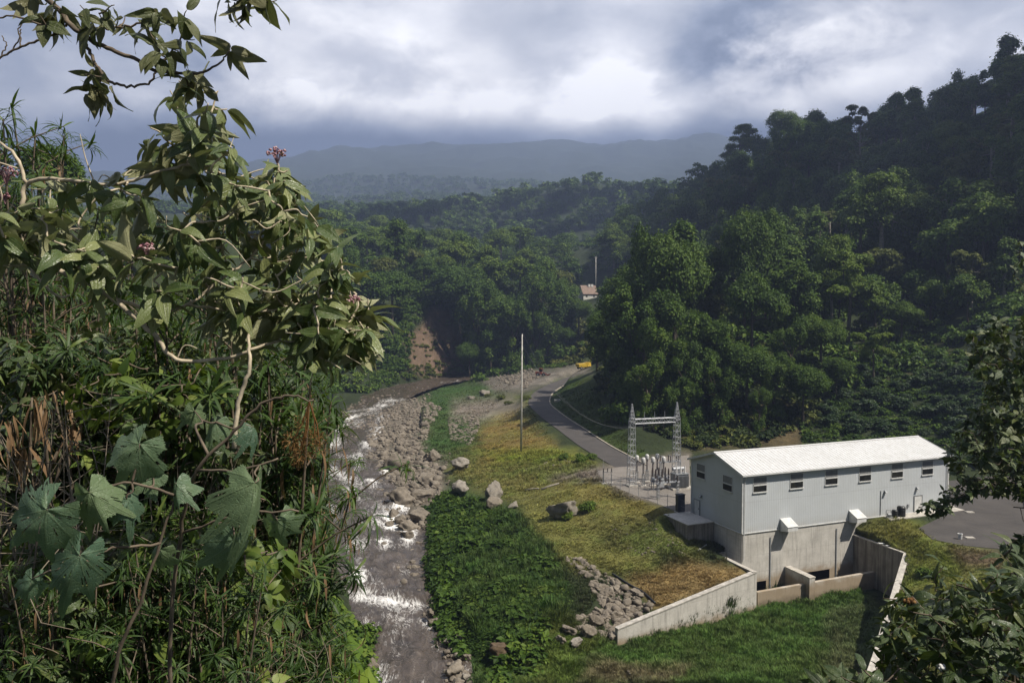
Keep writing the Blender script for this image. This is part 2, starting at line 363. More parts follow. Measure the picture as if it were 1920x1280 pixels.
def H(x, y):
    sh = np.shape(x); x = np.asarray(x, float).ravel(); y = np.asarray(y, float).ravel()
    z = rbf(x, y); dist = np.hypot(x, y)
    far = sstep(dist, 380, 700)
    z = z + (fbm(x / 7, y / 7, 3, 4) - .5) * 1.1 * (1 - far) + far * (fbm(x / 120, y / 120, 9, 5) - .5) * np.clip(dist * .02, 0, 26)
    z = z + sstep(dist, 1500, 2600) * (fbm(x / 420, y / 420, 29, 5) - .5) * 150
    z = z + sstep(x - y * .19, -3, 8) * sstep(dist, 190, 260) * (1 - far) * (fbm(x / 30, y / 30, 5, 3) - .5) * 9
    dr, v = polyline_info(x, y, RDS); k = sstep(dr, 3.6, 9.0); z = z * k + (v[:, 0] - .12) * (1 - k)
    ip = inpoly(x, y, PAD); dp = np.where(ip, 0, poly_dist(x, y, PAD)); k = sstep(dp, 0.3, 3.2); z = z * k + ZB * (1 - k)
    dv, v = polyline_info(x, y, RVS); bed = v[:, 0] - .9
    k = sstep(dv, v[:, 1] * .7, v[:, 1] + 3.5); z = np.where(y > 60, np.minimum(z, z * k + (1 - k) * bed) , z)
    low = v[:, 0] + .25 + .07 * np.maximum(dv - v[:, 1], 0) + (fbm(x / 3, y / 3, 15, 3) - .5) * .5; nb = (y > 140) & (y < 345) & (dv < v[:, 1] + 13) & (x / y > -.225)
    z = np.where(nb, np.minimum(z, low), z)
    pit = inpoly(x, y, PIT); z = np.where(pit, FLOOR + (fbm(x / 5, y / 5, 21, 3) - .5) * .8, z)
    return z.reshape(sh)
def ground(x, y): return float(H(np.array([x]), np.array([y]))[0])
def gp(px, y):                       # a ground point straight under photo column px, y metres ahead
    x = (px - 960) / F * y; return x, y, ground(x, y)

# ------------------------------------------------------------------ the ground sheet
rad = [1.2]
while rad[-1] < 7000:
    r = rad[-1]
    if r < 84: r *= 1.045
    elif r < 128: r += .2
    elif r < 470: r += .25 + (r - 128) * .006
    else: r *= 1.0125
    rad.append(r)
rad = np.array(rad); ang = np.radians(np.r_[np.arange(-62, -38, .5), np.arange(-38, 7, .155), np.arange(7, 27, .085), np.arange(27, 40, .155), np.arange(40, 62, .5)])
GX = rad[:, None] * np.sin(ang)[None]; GY = rad[:, None] * np.cos(ang)[None]
GZ = H(GX, GY)
nr, na = GX.shape
def Hq(x, y):                        # fast look-up in the finished sheet
    x = np.asarray(x, float); y = np.asarray(y, float); r = np.hypot(x, y); th = np.arctan2(x, y)
    i = np.clip(np.searchsorted(rad, r) - 1, 0, nr - 2); j = np.clip(np.searchsorted(ang, th) - 1, 0, na - 2)
    a = np.clip((r - rad[i]) / (rad[i + 1] - rad[i]), 0, 1); b = np.clip((th - ang[j]) / (ang[j + 1] - ang[j]), 0, 1)
    return (GZ[i, j] * (1 - b) + GZ[i, j + 1] * b) * (1 - a) + (GZ[i + 1, j] * (1 - b) + GZ[i + 1, j + 1] * b) * a
def ground(x, y): return float(Hq(x, y))
def ground_px(poly, n, rng=RNG):
    """points on the ground inside an outline measured in photo pixels (sight lines walked to the ground)"""
    xs = [p[0] for p in poly]; ys = [p[1] for p in poly]; A = []
    while len(A) < n:
        px = rng.uniform(min(xs), max(xs), 4 * n); py = rng.uniform(min(ys), max(ys), 4 * n); ok = inpoly(px, py, poly); A += list(zip(px[ok], py[ok]))
    A = np.array(A[:n]); u_ = (A[:, 0] - 960) / F; v_ = (640 - A[:, 1]) / F; kx = u_ / (CP + v_ * SP); kz = (-SP + v_ * CP) / (CP + v_ * SP)
    step = np.full(n, np.nan)
    for y in np.arange(75, 540, 2.5):
        m = np.isnan(step)
        if not m.any(): break
        idx = np.nonzero(m)[0]; hit = Hq(kx[idx] * y, np.full(len(idx), y)) >= kz[idx] * y; step[idx[hit]] = y
    ok = ~np.isnan(step); b = step[ok]; a = b - 2.5; kx, kz = kx[ok], kz[ok]
    for _ in range(7):
        m = (a + b) / 2; h = Hq(kx * m, m) >= kz * m; b = np.where(h, m, b); a = np.where(h, a, m)
    return kx * b, b, Hq(kx * b, b), A[ok]
ii = (np.arange(nr - 1)[:, None] * na + np.arange(na - 1)[None]).ravel()
GF = np.c_[ii, ii + 1, ii + na + 1, ii + na]

# ground cover colours of the valley floor, laid out where each kind of ground lies
ZONES = [   # (colour, outline in photo pixels measured on the ground, edge softness px)
    ((.165, .152, .046), [(840, 760), (990, 740), (1000, 790), (1050, 845), (1180, 905), (1310, 990), (1310, 1040), (1180, 1000), (1090, 1050), (1000, 960), (930, 930), (840, 890)], 28),
    ((.215, .150, .048), [(885, 800), (975, 768), (1000, 800), (1045, 838), (1000, 856), (905, 868)], 16),
    ((.175, .150, .044), [(1040, 905), (1140, 903), (1250, 955), (1290, 990), (1200, 985), (1100, 940)], 20),
    ((.17, .18, .030), [(905, 848), (1000, 835), (1080, 845), (1110, 868), (1010, 868), (930, 872)], 16),
    ((.155, .150, .042), [(960, 925), (1080, 940), (1060, 1010), (1130, 1010), (1220, 1050), (1260, 1085), (1180, 1080), (1060, 1060), (1000, 1000)], 20),
    ((.12, .12, .035), [(1110, 1000), (1200, 965), (1290, 1000), (1290, 1035), (1210, 1050), (1130, 1020)], 20),
    ((.22, .155, .065), [(1185, 1085), (1290, 1050), (1400, 1062), (1405, 1085), (1240, 1140)], 16),
    ((.045, .080, .018), [(800, 930), (850, 915), (960, 950), (1060, 1060), (1060, 1150), (1040, 1220), (950, 1290), (850, 1290), (800, 1020)], 28),
    ((.10, .12, .026), [(1000, 1180), (1060, 1160), (1150, 1200), (1160, 1290), (930, 1290)], 24),
    ((.15, .128, .102), [(660, 770), (780, 735), (830, 765), (800, 800), (830, 850), (830, 930), (800, 1000), (690, 1000), (640, 880)], 20),
    ((.055, .09, .024), [(790, 740), (830, 715), (960, 705), (930, 760), (900, 800), (900, 830), (850, 860), (790, 850), (800, 800)], 24),
    ((.17, .15, .125), [(900, 715), (930, 700), (1020, 694), (1100, 682), (1110, 702), (1050, 712), (985, 735), (930, 735)], 9),
    ((.17, .145, .12), [(1030, 898), (1110, 878), (1180, 862), (1295, 845), (1300, 972), (1280, 968), (1130, 906)], 8),
    ((.20, .17, .14), [(850, 752), (960, 745), (985, 765), (900, 790), (850, 780)], 16),
    ((.05, .070, .016), [(1040, 715), (1110, 705), (1130, 760), (1210, 850), (1180, 858), (1110, 820), (1040, 765)], 9),
    ((.060, .098, .020), [(1160, 1215), (1420, 1105), (1620, 1095), (1640, 1180), (1600, 1290), (1080, 1290), (1080, 1240)], 20),
    ((.15, .13, .07), [(1100, 1250), (1180, 1250), (1290, 1262), (1260, 1290), (1080, 1290)], 16),
    ((.075, .085, .035), [(1560, 1140), (1635, 1120), (1640, 1180), (1610, 1290), (1540, 1290)], 18),
    ((.155, .150, .036), [(1610, 985), (1690, 965), (1760, 1010), (1850, 1030), (1900, 1060), (1930, 1290), (1640, 1240), (1700, 1040)], 16),
    ((.16, .12, .075), [(1770, 1030), (1870, 1030), (1880, 1080), (1800, 1060)], 16),
    ((.17, .115, .082), [(768, 690), (760, 640), (790, 610), (815, 575), (840, 590), (855, 640), (900, 665), (880, 700), (800, 712)], 8),
    ((.14, .085, .05), [(990, 665), (1030, 640), (1070, 600), (1090, 620), (1060, 680)], 8),
    ((.10, .075, .04), [(1250, 720), (1430, 715), (1510, 790), (1500, 840), (1280, 840)], 16),
    ((.07, .07, .03), [(1560, 660), (1700, 625), (1760, 640), (1830, 690), (1780, 720), (1650, 700)], 16),
]
gx, gy, gz = GX.ravel(), GY.ravel(), GZ.ravel()
def ground_colour(gx, gy, gz):
    dist = np.hypot(gx, gy)
    n1 = fbm(gx / 3, gy / 3, 41, 4); n2 = fbm(gx / 14, gy / 14, 43, 4)
    col = np.array((.030, .040, .016)) * (0.6 + .8 * n2[:, None])
    px, py = proj(gx, gy, gz)
    wx = px + (fbm(gx / 4, gy / 4, 51, 4) - .5) * 5200 / np.maximum(dist, 60); wy = py + (fbm(gx / 4, gy / 4, 53, 4) - .5) * 3000 / np.maximum(dist, 60)
    near = dist < 470
    for c, poly, soft in ZONES:
        xs = [p[0] for p in poly]; ys = [p[1] for p in poly]
        m = near & (gy > 50) & (wx > min(xs) - 40) & (wx < max(xs) + 40) & (wy > min(ys) - 40) & (wy < max(ys) + 40)
        idx = np.nonzero(m)[0]
        if not len(idx): continue
        ins = inpoly(wx[idx], wy[idx], poly); d = poly_dist(wx[idx], wy[idx], poly); d = np.where(ins, d, -d)
        w = sstep(d, -soft, soft)[:, None]
        cc = np.array(c) * (.62 + .76 * n1[idx][:, None])
        # grass colours wander between green and straw
        if c[1] > c[2] * 2.4:
            k = (sstep(n2[idx] * .6 + n1[idx] * .4, .42, .62)[:, None]) * .55
            cc = cc * (1 - k) + k * cc * np.array((.62, .95, .7))
        col[idx] = col[idx] * (1 - w) + cc * w
    f = sstep(dist, 500, 900)[:, None]
    return col * (1 - f) + f * np.array((.030, .042, .020))
GC = ground_colour(gx, gy, gz)

def _ground(t):
    col = node(t, 'ShaderNodeAttribute', attribute_name='cover').outputs['Color']
    co = geoco(t)
    a = nz(t, 2.3, 6, .65, co); b = nz(t, .35, 5, .6, co); c = nz(t, .035, 6, .62, co)
    f = mth(t, 'ADD', rmap(t, a, .3, .7, .55, 1.25), rmap(t, b, .3, .7, -.2, .25))
    col = mixc(t, 1.0, col, node(t, 'ShaderNodeCombineColor', {0: f, 1: f, 2: f}).outputs[0], 'MULTIPLY')
    col = mixc(t, rmap(t, c, .35, .65, 0, .35), col, (.02, .03, .012))
    return bsdf(t, col, .95, 0, mth(t, 'ADD', a, mth(t, 'MULTIPLY', b, 2.0)), .7, .25, .15)
M_GROUND = material('ground_soil', _ground)
g = Geo().add(np.c_[gx, gy, gz], GF, cover=GC)
g.build('ground', M_GROUND, smooth=True, kind='structure')

# ------------------------------------------------------------------ river
def _river(t):
    u = node(t, 'ShaderNodeAttribute', attribute_name='flow').outputs['Vector']
    fo = node(t, 'ShaderNodeAttribute', attribute_name='foam').outputs['Fac']
    v = node(t, 'ShaderNodeMapping', {0: u, 3: (1, 1, 1)}).outputs[0]
    v2 = node(t, 'ShaderNodeMapping', {0: u, 3: (1.0, .42, 1)}).outputs[0]
    w = nz(t, .35, 4, .6, v, 1.5)
    n1 = nz(t, .42, 8, .62, v2, 2.2); n2 = nz(t, 1.1, 7, .66, v2, 1.6); n3 = nz(t, .14, 3, .5, v2, .8); n4 = nz(t, 3.2, 5, .7, v2, 1.0)
    def lace(n, k): return mth(t, 'SUBTRACT', 1.0, mth(t, 'MULTIPLY', mth(t, 'ABSOLUTE', mth(t, 'SUBTRACT', n, .5)), k), clamp=True)
    lz = mth(t, 'MAXIMUM', lace(n1, 13.0), mth(t, 'MULTIPLY', lace(n2, 9.0), .85))
    amt = mth(t, 'ADD', mth(t, 'MULTIPLY', mth(t, 'SUBTRACT', fo, .5), 1.9), rmap(t, n3, .35, .65, -.22, .22))
    f = mth(t, 'ADD', mth(t, 'MULTIPLY', lz, .52), mth(t, 'ADD', amt, rmap(t, n4, .35, .7, -.08, .22)))
    foam = rmap(t, f, .42, .86, 0, 1)
    base = mixc(t, rmap(t, w, .35, .65), (.040, .031, .024), (.088, .069, .054))
    base = mixc(t, rmap(t, n2, .5, .7, 0, .5), base, (.20, .17, .145))
    col = mixc(t, foam, base, (.80, .785, .76))
    ro = rmap(t, foam, 0, 1, .12, .8)
    return bsdf(t, col, ro, 0, mth(t, 'ADD', n1, mth(t, 'MULTIPLY', n2, .5)), 1.0, .45, .3)
M_RIVER = material('river_water', _river)
L = smooth_line(RV, 26); nl = len(L); nw = 34
T = np.gradient(L[:, :2], axis=0); T /= np.linalg.norm(T, axis=1)[:, None]; Nn = np.c_[T[:, 1], -T[:, 0]]
s = np.r_[0, np.cumsum(np.linalg.norm(np.diff(L[:, :2], axis=0), axis=1))]
u = np.linspace(-1, 1, nw)
X = L[:, None, 0] + Nn[:, None, 0] * u[None] * (L[:, 3] + 2.2)[:, None]; Y = L[:, None, 1] + Nn[:, None, 1] * u[None] * (L[:, 3] + 2.2)[:, None]
uu = u[None] * L[:, 3][:, None]; ss = np.broadcast_to(s[:, None], X.shape)
rough = fbm(uu / 1.1, ss / 2.2, 61, 4) - .5
Z = L[:, 2][:, None] + rough * 1.0 + (fbm(uu / 4, ss / 7, 63, 3) - .5) * .5
step = P(760, 1150, 106)[1]
Z = Z - .55 * sstep(-(Y + X * .35), -(step + 1.0), -(step - 1.2)) + .25
calm = sstep(Y, 96, 104) * (1 - sstep(Y, 112, 122))          # a quieter pool above the little drop
foam = .46 + .30 * (fbm(uu / 3, ss / 9, 65, 3) - .5) + .22 * sstep(-np.abs(Y + X * .3 - step + 1.5), -3.4, 0) + .05 * sstep(Y, 125, 150) + .03 * sstep(Y, 180, 215) - .12 * calm * sstep(uu, 0, 4) - .16 * sstep(Y, 300, 350) - .03
ii = (np.arange(nl - 1)[:, None] * nw + np.arange(nw - 1)[None]).ravel()
for px_, py_, z_, r_ in ((741, 878, -38.7, 2.6), (752, 940, -39.2, 2.6), (752, 978, -39.6, 1.8), (764, 994, -39.9, 2), (762, 1010, -40.1, 1.6), (735, 968, -39.8, 1.6), (730, 986, -40.1, 1.4), (690, 1262, -41.9, 2.2), (717, 1018, -40.6, 1.4), (806, 1152, -40.3, 1.6), (700, 900, -39.4, 2.2), (690, 830, -38.9, 2.4), (670, 1080, -40.6, 1.6)):
    q_ = PZ(px_, py_, z_); d_ = np.argmin((X - q_[0]) ** 2 + (Y - q_[1]) ** 2); i_, j_ = divmod(int(d_), nw); du_ = (uu - uu[i_, j_]); ds_ = ss - ss[i_, j_]
    foam = foam + .34 * np.exp(-(du_ / (.55 * r_)) ** 2) * np.where(ds_ > 0, np.exp(-(ds_ / (.8 * r_)) ** 2), np.exp(-(ds_ / (2.6 * r_)) ** 2))
g = Geo().add(np.c_[X.ravel(), Y.ravel(), Z.ravel()], np.c_[ii, ii + 1, ii + nw + 1, ii + nw], foam=foam.ravel(), flow=np.c_[uu.ravel(), ss.ravel() * .55, 0 * ss.ravel()])
g.build('river', M_RIVER, smooth=True, kind='structure')
def river_z(x, y):
    d, v = polyline_info(np.array([x]), np.array([y]), RVS); return float(d[0]), float(v[0, 0]), float(v[0, 1])

# ------------------------------------------------------------------ road, kerb, paved yard
def _asph(t):
    co = geoco(t); a = nz(t, 5, 6, .7, co); b = nz(t, .25, 5, .6, co, .6)
    cr = node(t, 'ShaderNodeTexVoronoi', {'Vector': co, 'Scale': .12}, feature='DISTANCE_TO_EDGE').outputs['Distance']
    col = mixc(t, rmap(t, b, .3, .7), (.036, .033, .032), (.075, .067, .062)); col = mixc(t, rmap(t, a, .3, .7, 0, .5), col, (.098, .088, .080))
    col = mixc(t, rmap(t, cr, .0, .006, .5, 0), col, (.03, .03, .03))
    return bsdf(t, col, .85, 0, a, .3, .02, .3)
M_ASPH = material('asphalt', _asph)
M_CONC0 = plain('kerb_concrete', (.33, .29, .24), .9, 0, .2, 1.2, .2, True)
T = np.gradient(RDS[:, :2], axis=0); T /= np.linalg.norm(T, axis=1)[:, None]; Nn = np.c_[T[:, 1], -T[:, 0]]
def strip(u0, u1, dz, n=6):
    u = np.linspace(u0, u1, n); k = len(RDS)
    X = RDS[:, None, 0] + Nn[:, None, 0] * u; Y = RDS[:, None, 1] + Nn[:, None, 1] * u
    Z = np.broadcast_to(RDS[:, 2][:, None] + dz - .01 * np.abs(u)[None], X.shape)
    ii = (np.arange(k - 1)[:, None] * n + np.arange(n - 1)[None]).ravel()
    return np.c_[X.ravel(), Y.ravel(), Z.ravel()], np.c_[ii, ii + n, ii + n + 1, ii + 1]
g = Geo().add(*strip(-3.3, 3.3, .04)); g.build('road', M_ASPH, kind='structure', smooth=True)
g = Geo(); k = len(RDS)
for u0, u1, hgt in ((3.35, 3.75, .17),):
    V = []
    for u, dz in ((u0, -.2), (u0, hgt), (u1, hgt), (u1 + .05, -.3)):
        V.append(np.c_[RDS[:, 0] + Nn[:, 0] * u, RDS[:, 1] + Nn[:, 1] * u, RDS[:, 2] + dz])
    V = np.concatenate(V); q = [(j * k + i, j * k + i + 1, (j + 1) * k + i + 1, (j + 1) * k + i) for j in range(3) for i in range(k - 1)]
    g.add(V, q)
g.build('kerb', M_CONC0, kind='structure')
g = Geo().prism(ASPH, ZB - .3, ZB + .05); g.build('parking_lot', M_ASPH, kind='structure')
M_GRAVEL = material('gravel_grit', lambda t: (lambda co: bsdf(t, mixc(t, rmap(t, nz(t, 9, 4, .7, co), .3, .7), mixc(t, rmap(t, nz(t, .4, 4, .6, co), .35, .65), (.11, .095, .08), (.17, .15, .13)), (.24, .22, .20)), .95, 0, nz(t, 9, 4, .7, co), .6, .06, .2))(geoco(t)))
g = Geo().prism([PZ(px, py, ZB)[:2] for px, py in ((1108, 897), (1122, 882), (1180, 872), (1230, 858), (1292, 853), (1296, 945), (1340, 958), (1300, 969), (1215, 937), (1131, 905))], ZB - .3, ZB + .02)
g.build('gravel_yard', M_GRAVEL, kind='structure')
# ================================================================== powerhouse
def _siding(c):
    def fn(t):
        co = geoco(t); n = nz(t, .35, 5, .6, co); m = nz(t, 6, 3, .6, node(t, 'ShaderNodeMapping', {0: co, 3: (1, 1, .08)}).outputs[0])
        col = mixc(t, rmap(t, n, .3, .7), tuple(q * .90 for q in c), c); col = mixc(t, rmap(t, m, .55, .8, 0, .16), col, (.34, .33, .31))
        z = node(t, 'ShaderNodeSeparateXYZ', {0: co}).outputs[2]; lap = rmap(t, mth(t, 'ABSOLUTE', mth(t, 'ADD', z, 27.3)), .01, .045, .35, 0); col = mixc(t, lap, col, (.25, .25, .25))
        dirt = mth(t, 'MULTIPLY', rmap(t, z, -31.6, -30.2, .5, 0), rmap(t, n, .35, .65)); col = mixc(t, dirt, col, (.36, .33, .28))
        return bsdf(t, col, .55, 0, None, spec=.3)
    return fn
M_SIDING = material('painted_siding', _siding((.52, .545, .565)))
M_ROOF = material('white_roof_sheet', lambda t: (lambda n, m: bsdf(t, mixc(t, rmap(t, m, .42, .7, 0, .6), mixc(t, rmap(t, n, .3, .7), (.54, .54, .535), (.61, .61, .61)), (.44, .43, .41)), .5, 0, None, spec=.3))(nz(t, .3, 5, .6, geoco(t)), nz(t, 1.6, 4, .6, geoco(t, (1, 1, 1)))))
M_TRIM = plain('white_trim', (.60, .60, .59), .5, 0, .08, 2, .3)
def _conc(t, lo=0.0):
    co = geoco(t); z = node(t, 'ShaderNodeSeparateXYZ', {0: co}).outputs[2]
    n = nz(t, .55, 6, .62, co); f = nz(t, 5, 5, .65, co)
    st = nz(t, 3.2, 4, .6, node(t, 'ShaderNodeMapping', {0: co, 3: (1, 1, .07)}).outputs[0])
    col = mixc(t, rmap(t, n, .3, .7), (.44, .42, .385), (.61, .585, .54)); col = mixc(t, rmap(t, f, .3, .75, 0, .35), col, (.27, .25, .225))
    col = mixc(t, rmap(t, st, .52, .72, 0, .5), col, (.16, .15, .135))
    wet = mth(t, 'ADD', mth(t, 'ADD', z, lo), mth(t, 'MULTIPLY', n, 2.2))
    col = mixc(t, rmap(t, wet, -37.7, -36.2, .75, 0, True), col, (.26, .185, .105))
    col = mixc(t, rmap(t, wet, -39.2, -38.3, .65, 0, True), col, (.16, .125, .085))
    seam = mth(t, 'ABSOLUTE', mth(t, 'SUBTRACT', mth(t, 'FRACT', mth(t, 'MULTIPLY', mth(t, 'ADD', z, 41.0), .41)), .5))
    col = mixc(t, rmap(t, seam, .0, .012, .45, 0), col, (.16, .15, .135))
    return bsdf(t, col, .9, 0, f, .3, .03, .2)
M_CONC = material('stained_concrete', _conc); M_CONC3 = material('streaked_concrete', lambda t: _conc(t, 1.9))
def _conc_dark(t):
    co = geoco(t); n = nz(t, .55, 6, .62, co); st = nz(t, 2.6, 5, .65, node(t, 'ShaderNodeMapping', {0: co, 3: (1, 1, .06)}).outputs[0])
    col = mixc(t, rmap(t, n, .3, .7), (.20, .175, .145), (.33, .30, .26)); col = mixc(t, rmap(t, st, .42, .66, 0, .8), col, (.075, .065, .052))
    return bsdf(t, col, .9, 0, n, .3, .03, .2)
M_CONC2 = material('shade_darkened_stained_concrete', _conc_dark)  # wing wall's shade is painted into the darker base; the streaks are stains
M_CAP = plain('pale_concrete', (.46, .43, .385), .9, 0, .18, 1.5, .2, True)
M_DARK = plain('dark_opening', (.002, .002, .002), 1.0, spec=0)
M_GLASS = material('window_glass', lambda t: bsdf(t, mixc(t, rmap(t, nz(t, .8, 3, .5, geoco(t)), .4, .6), (.012, .013, .013), (.022, .022, .018)), .45, 0, None, spec=.15))
M_LOUVRE = plain('grey_window_louvre', (.17, .175, .18), .5, 0, .1, 3)
M_STEEL = plain('galvanised_steel', (.36, .37, .39), .5, .25, .1, 4)
M_GREY = plain('grey_painted_steel', (.24, .25, .26), .5, .1, .12, 3)
M_BLACK = plain('black_plastic', (.012, .012, .013), .4, 0, .1, 3)
M_PORC = plain('brown_porcelain', (.035, .022, .018), .25, 0, .1, 3, .5)
M_WHITEP = plain('white_porcelain', (.52, .51, .50), .35, 0, .06, 3)
M_NAVY = plain('dark_blue_steel', (.03, .035, .055), .4, .1, .1, 3)

PH = empty('powerhouse', bp(BL / 2, -BW / 2, ZB), 'long white steel-clad powerhouse with a low gable roof on a concrete base', 'building')
def rel(o):                                          # parent in place, keeping world coordinates
    o.parent = PH; o.matrix_parent_inverse = Matrix.Translation(-PH.location); return o
def part(g, name, m, parent=None, label=None, smooth=False):
    o = g.build(name, m, smooth=smooth)
    p = parent or PH; o.parent = p; o.matrix_parent_inverse = (PH.matrix_basis if p is PH else Matrix.Identity(4)).inverted() if p is PH else PH.matrix_basis @ p.matrix_parent_inverse @ Matrix.Identity(4)
    if p is not PH: o.matrix_parent_inverse = Matrix.Identity(4)
    if label: o['label'] = label
    return o
ZE = -31.6 + BH                                       # eave level
RIDGE = 1.9
# ribbed cladding
def ribbed(p0, d, n, length, z0, ztop):
    """corrugated sheet from p0 along d, outward n, ztop(s) gives the upper edge"""
    prof, s = [], 0.0
    while s < length - 1e-6:
        for ds, o in ((0, 0), (.17, 0), (.22, .012), (.27, .012)):
            if s + ds < length: prof.append((s + ds, o))
        s += .32
    prof.append((length, 0)); V = []
    for a, o in prof:
        q = p0 + d * a + n * (o + .01); V += [(q[0], q[1], z0), (q[0], q[1], ztop(a))]
    m = len(prof)
    return V, [(2 * i, 2 * i + 2, 2 * i + 3, 2 * i + 1) for i in range(m - 1)]
g = Geo()
zt = lambda s: ZE - .02
gab = lambda s: ZE - .05 + RIDGE * (1 - abs(s - BW / 2) / (BW / 2))
g.add(*ribbed(bp(0)[:2].tolist() + np.zeros(2) if False else bp(0)[:2], AX, NX, BL, -31.6, zt))
g.add(*ribbed(bp(BL, -BW)[:2], -AX, -NX, BL, -31.6, zt))
g.add(*ribbed(bp(0, -BW)[:2], NX, -AX, BW, -31.6, gab))
g.add(*ribbed(bp(BL, 0)[:2], -NX, AX, BW, -31.6, gab))
part(g, 'cladding', M_SIDING)
# concrete base down into the tailrace
g = Geo().hexa([bp(0.02, -.02, -41.5), bp(BL - .02, -.02, -41.5), bp(BL - .02, -BW + .02, -41.5), bp(.02, -BW + .02, -41.5)], [bp(0.02, -.02, -31.62), bp(BL - .02, -.02, -31.62), bp(BL - .02, -BW + .02, -31.62), bp(.02, -BW + .02, -31.62)])
base = part(g, 'concrete_base', M_CONC)
g = Geo()
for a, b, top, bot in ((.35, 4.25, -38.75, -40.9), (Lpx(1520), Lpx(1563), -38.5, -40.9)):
    g.box((bp(a, .0, 0) + bp(b, .0, 0)) / 2 + UZ * (top + bot) / 2, b - a, .06, top - bot, A3, N3, UZ); part(g, 'gate_opening_dark_panel', M_DARK); g = Geo()  # flat black panel; the opening's dark depth is painted, not cut
for px in (1450, 1575):
    a = Lpx(px); g = Geo().box(bp(a, .05, -36.4), .16, .1, 7.6, A3, N3, UZ); part(g, 'gauge_rail', M_GREY)
g = Geo().box(bp(BL / 2, .05, -31.62), BL + .1, .14, .10, A3, N3, UZ).box(bp(-.05, -BW / 2, -31.62), .14, BW, .10, A3, N3, UZ); part(g, 'base_flashing', M_TRIM)
# roof: two ribbed slopes, ridge cap, fascia
OV, OG, TH = .55, .45, .12
def slope(side):
    g = Geo(); e0, e1 = -OG, BL + OG; off_e = OV if side > 0 else -BW - OV; off_r = -BW / 2
    k = RIDGE / (BW / 2); ze = ZE - OV * k; zr = ZE + RIDGE
    prof = []; s = e0
    while s < e1:
        for ds, o in ((0, 0), (.40, 0), (.44, .045), (.52, .045), (.56, 0)):
            if s + ds < e1: prof.append((s + ds, o))
        s += .6
    prof.append((e1, 0)); V = []
    for a, o in prof: V += [bp(a, off_e, ze + o + .1), bp(a, off_r, zr + o + .1)]
    m = len(prof); q = [(2 * i, 2 * i + 2, 2 * i + 3, 2 * i + 1) if side > 0 else (2 * i + 1, 2 * i + 3, 2 * i + 2, 2 * i) for i in range(m - 1)]
    g.add(V, q)
    b = [bp(e0, off_e, ze), bp(e1, off_e, ze), bp(e1, off_r, zr), bp(e0, off_r, zr)]
    g.hexa(b, [v + UZ * .09 for v in b]); return g
R_ = part(slope(1), 'roof', M_ROOF); part(slope(-1), 'roof', M_ROOF)
g = Geo().hexa([bp(-OG, -BW / 2 + .25, ZE + RIDGE + .1), bp(BL + OG, -BW / 2 + .25, ZE + RIDGE + .1), bp(BL + OG, -BW / 2 - .25, ZE + RIDGE + .1), bp(-OG, -BW / 2 - .25, ZE + RIDGE + .1)],
               [bp(-OG, -BW / 2 + .05, ZE + RIDGE + .2), bp(BL + OG, -BW / 2 + .05, ZE + RIDGE + .2), bp(BL + OG, -BW / 2 - .05, ZE + RIDGE + .2), bp(-OG, -BW / 2 - .05, ZE + RIDGE + .2)])
part(g, 'ridge_cap', M_ROOF)
kz = ZE - OV * RIDGE / (BW / 2)
for off in (OV + .07, -BW - OV - .07):
    g = Geo().box(bp(BL / 2, off, kz + .0), BL + 2 * OG, .14, .22, A3, N3, UZ); part(g, 'gutter', M_TRIM)
for e in (-OG - .03, BL + OG + .03):
    g = Geo()
    for o1 in (OV, -BW - OV):
        b = [bp(e - .03, o1, kz - .12), bp(e + .03, o1, kz - .12), bp(e + .03, -BW / 2, ZE + RIDGE - .12), bp(e - .03, -BW / 2, ZE + RIDGE - .12)]
        g.hexa(b, [v + UZ * .30 for v in b])
    part(g, 'verge_trim', M_TRIM)
# corner trims and downpipes
for e, o in ((-.02, .02), (BL + .02, .02), (-.02, -BW - .02)):
    g = Geo().box(bp(e, o, (ZE - 31.6) / 2 - .1), .18, .18, BH - .25, A3, N3, UZ); part(g, 'corner_trim', M_TRIM)
g = Geo().tube([bp(.28, .62, kz - .1), bp(.28, .45, kz - .35), bp(.28, .14, kz - .75), bp(.28, .14, -31.5), bp(.28, .14, -35.3)], .06, 8); part(g, 'downpipe', M_TRIM)
g = Geo().tube([bp(BL - .3, .62, kz - .1), bp(BL - .3, .14, kz - .7), bp(BL - .3, .14, ZB + .1)], .06, 8); part(g, 'downpipe', M_TRIM)
# windows: upper louvre, rail, lower pane, sill
def window(c, d, n, w=2.35, h=2.2):
    g = Geo()
    for sx in (-1, 1): g.box(c + d * sx * (w / 2 - .03) + n * .045, .05, .09, h, d, n, UZ)
    g.box(c + UZ * (h / 2 - .03) + n * .045, w - .1, .09, .05, d, n, UZ); g.box(c - UZ * .07 + n * .065, w - .2, .14, .16, d, n, UZ)
    g.box(c - UZ * (h / 2) + n * .09, w + .14, .2, .15, d, n, UZ)
    f = part(g, 'window', M_TRIM)
    g = Geo(); z0, z1 = .03, h / 2 - .1
    g.box(c + UZ * (z0 + z1) / 2 + n * .05, w - .1, .04, z1 - z0 + .1, d, n, UZ)
    part(g, 'louvre', M_LOUVRE, f)
    g = Geo().box(c - UZ * (h / 4 + .06) + n * .045, w - .1, .03, h / 2 - .16, d, n, UZ); part(g, 'pane', M_GLASS, f)
for px in (1428.7, 1497.8, 1563.5, 1627, 1687.5, 1744.6):
    window(bp(Lpx(px), 0, ZE - 1.72), A3, N3)
for px in (1317.5, 1368):
    k = (px - 960) / F; s = (C0[0] - k * C0[1]) / (k * -NX[1] + NX[0]); q = bp(0, -s, 0); window(q + UZ * (ZE - 2.0 + (.5 if px < 1340 else 0)), N3, -A3, 2.2, 2.2)
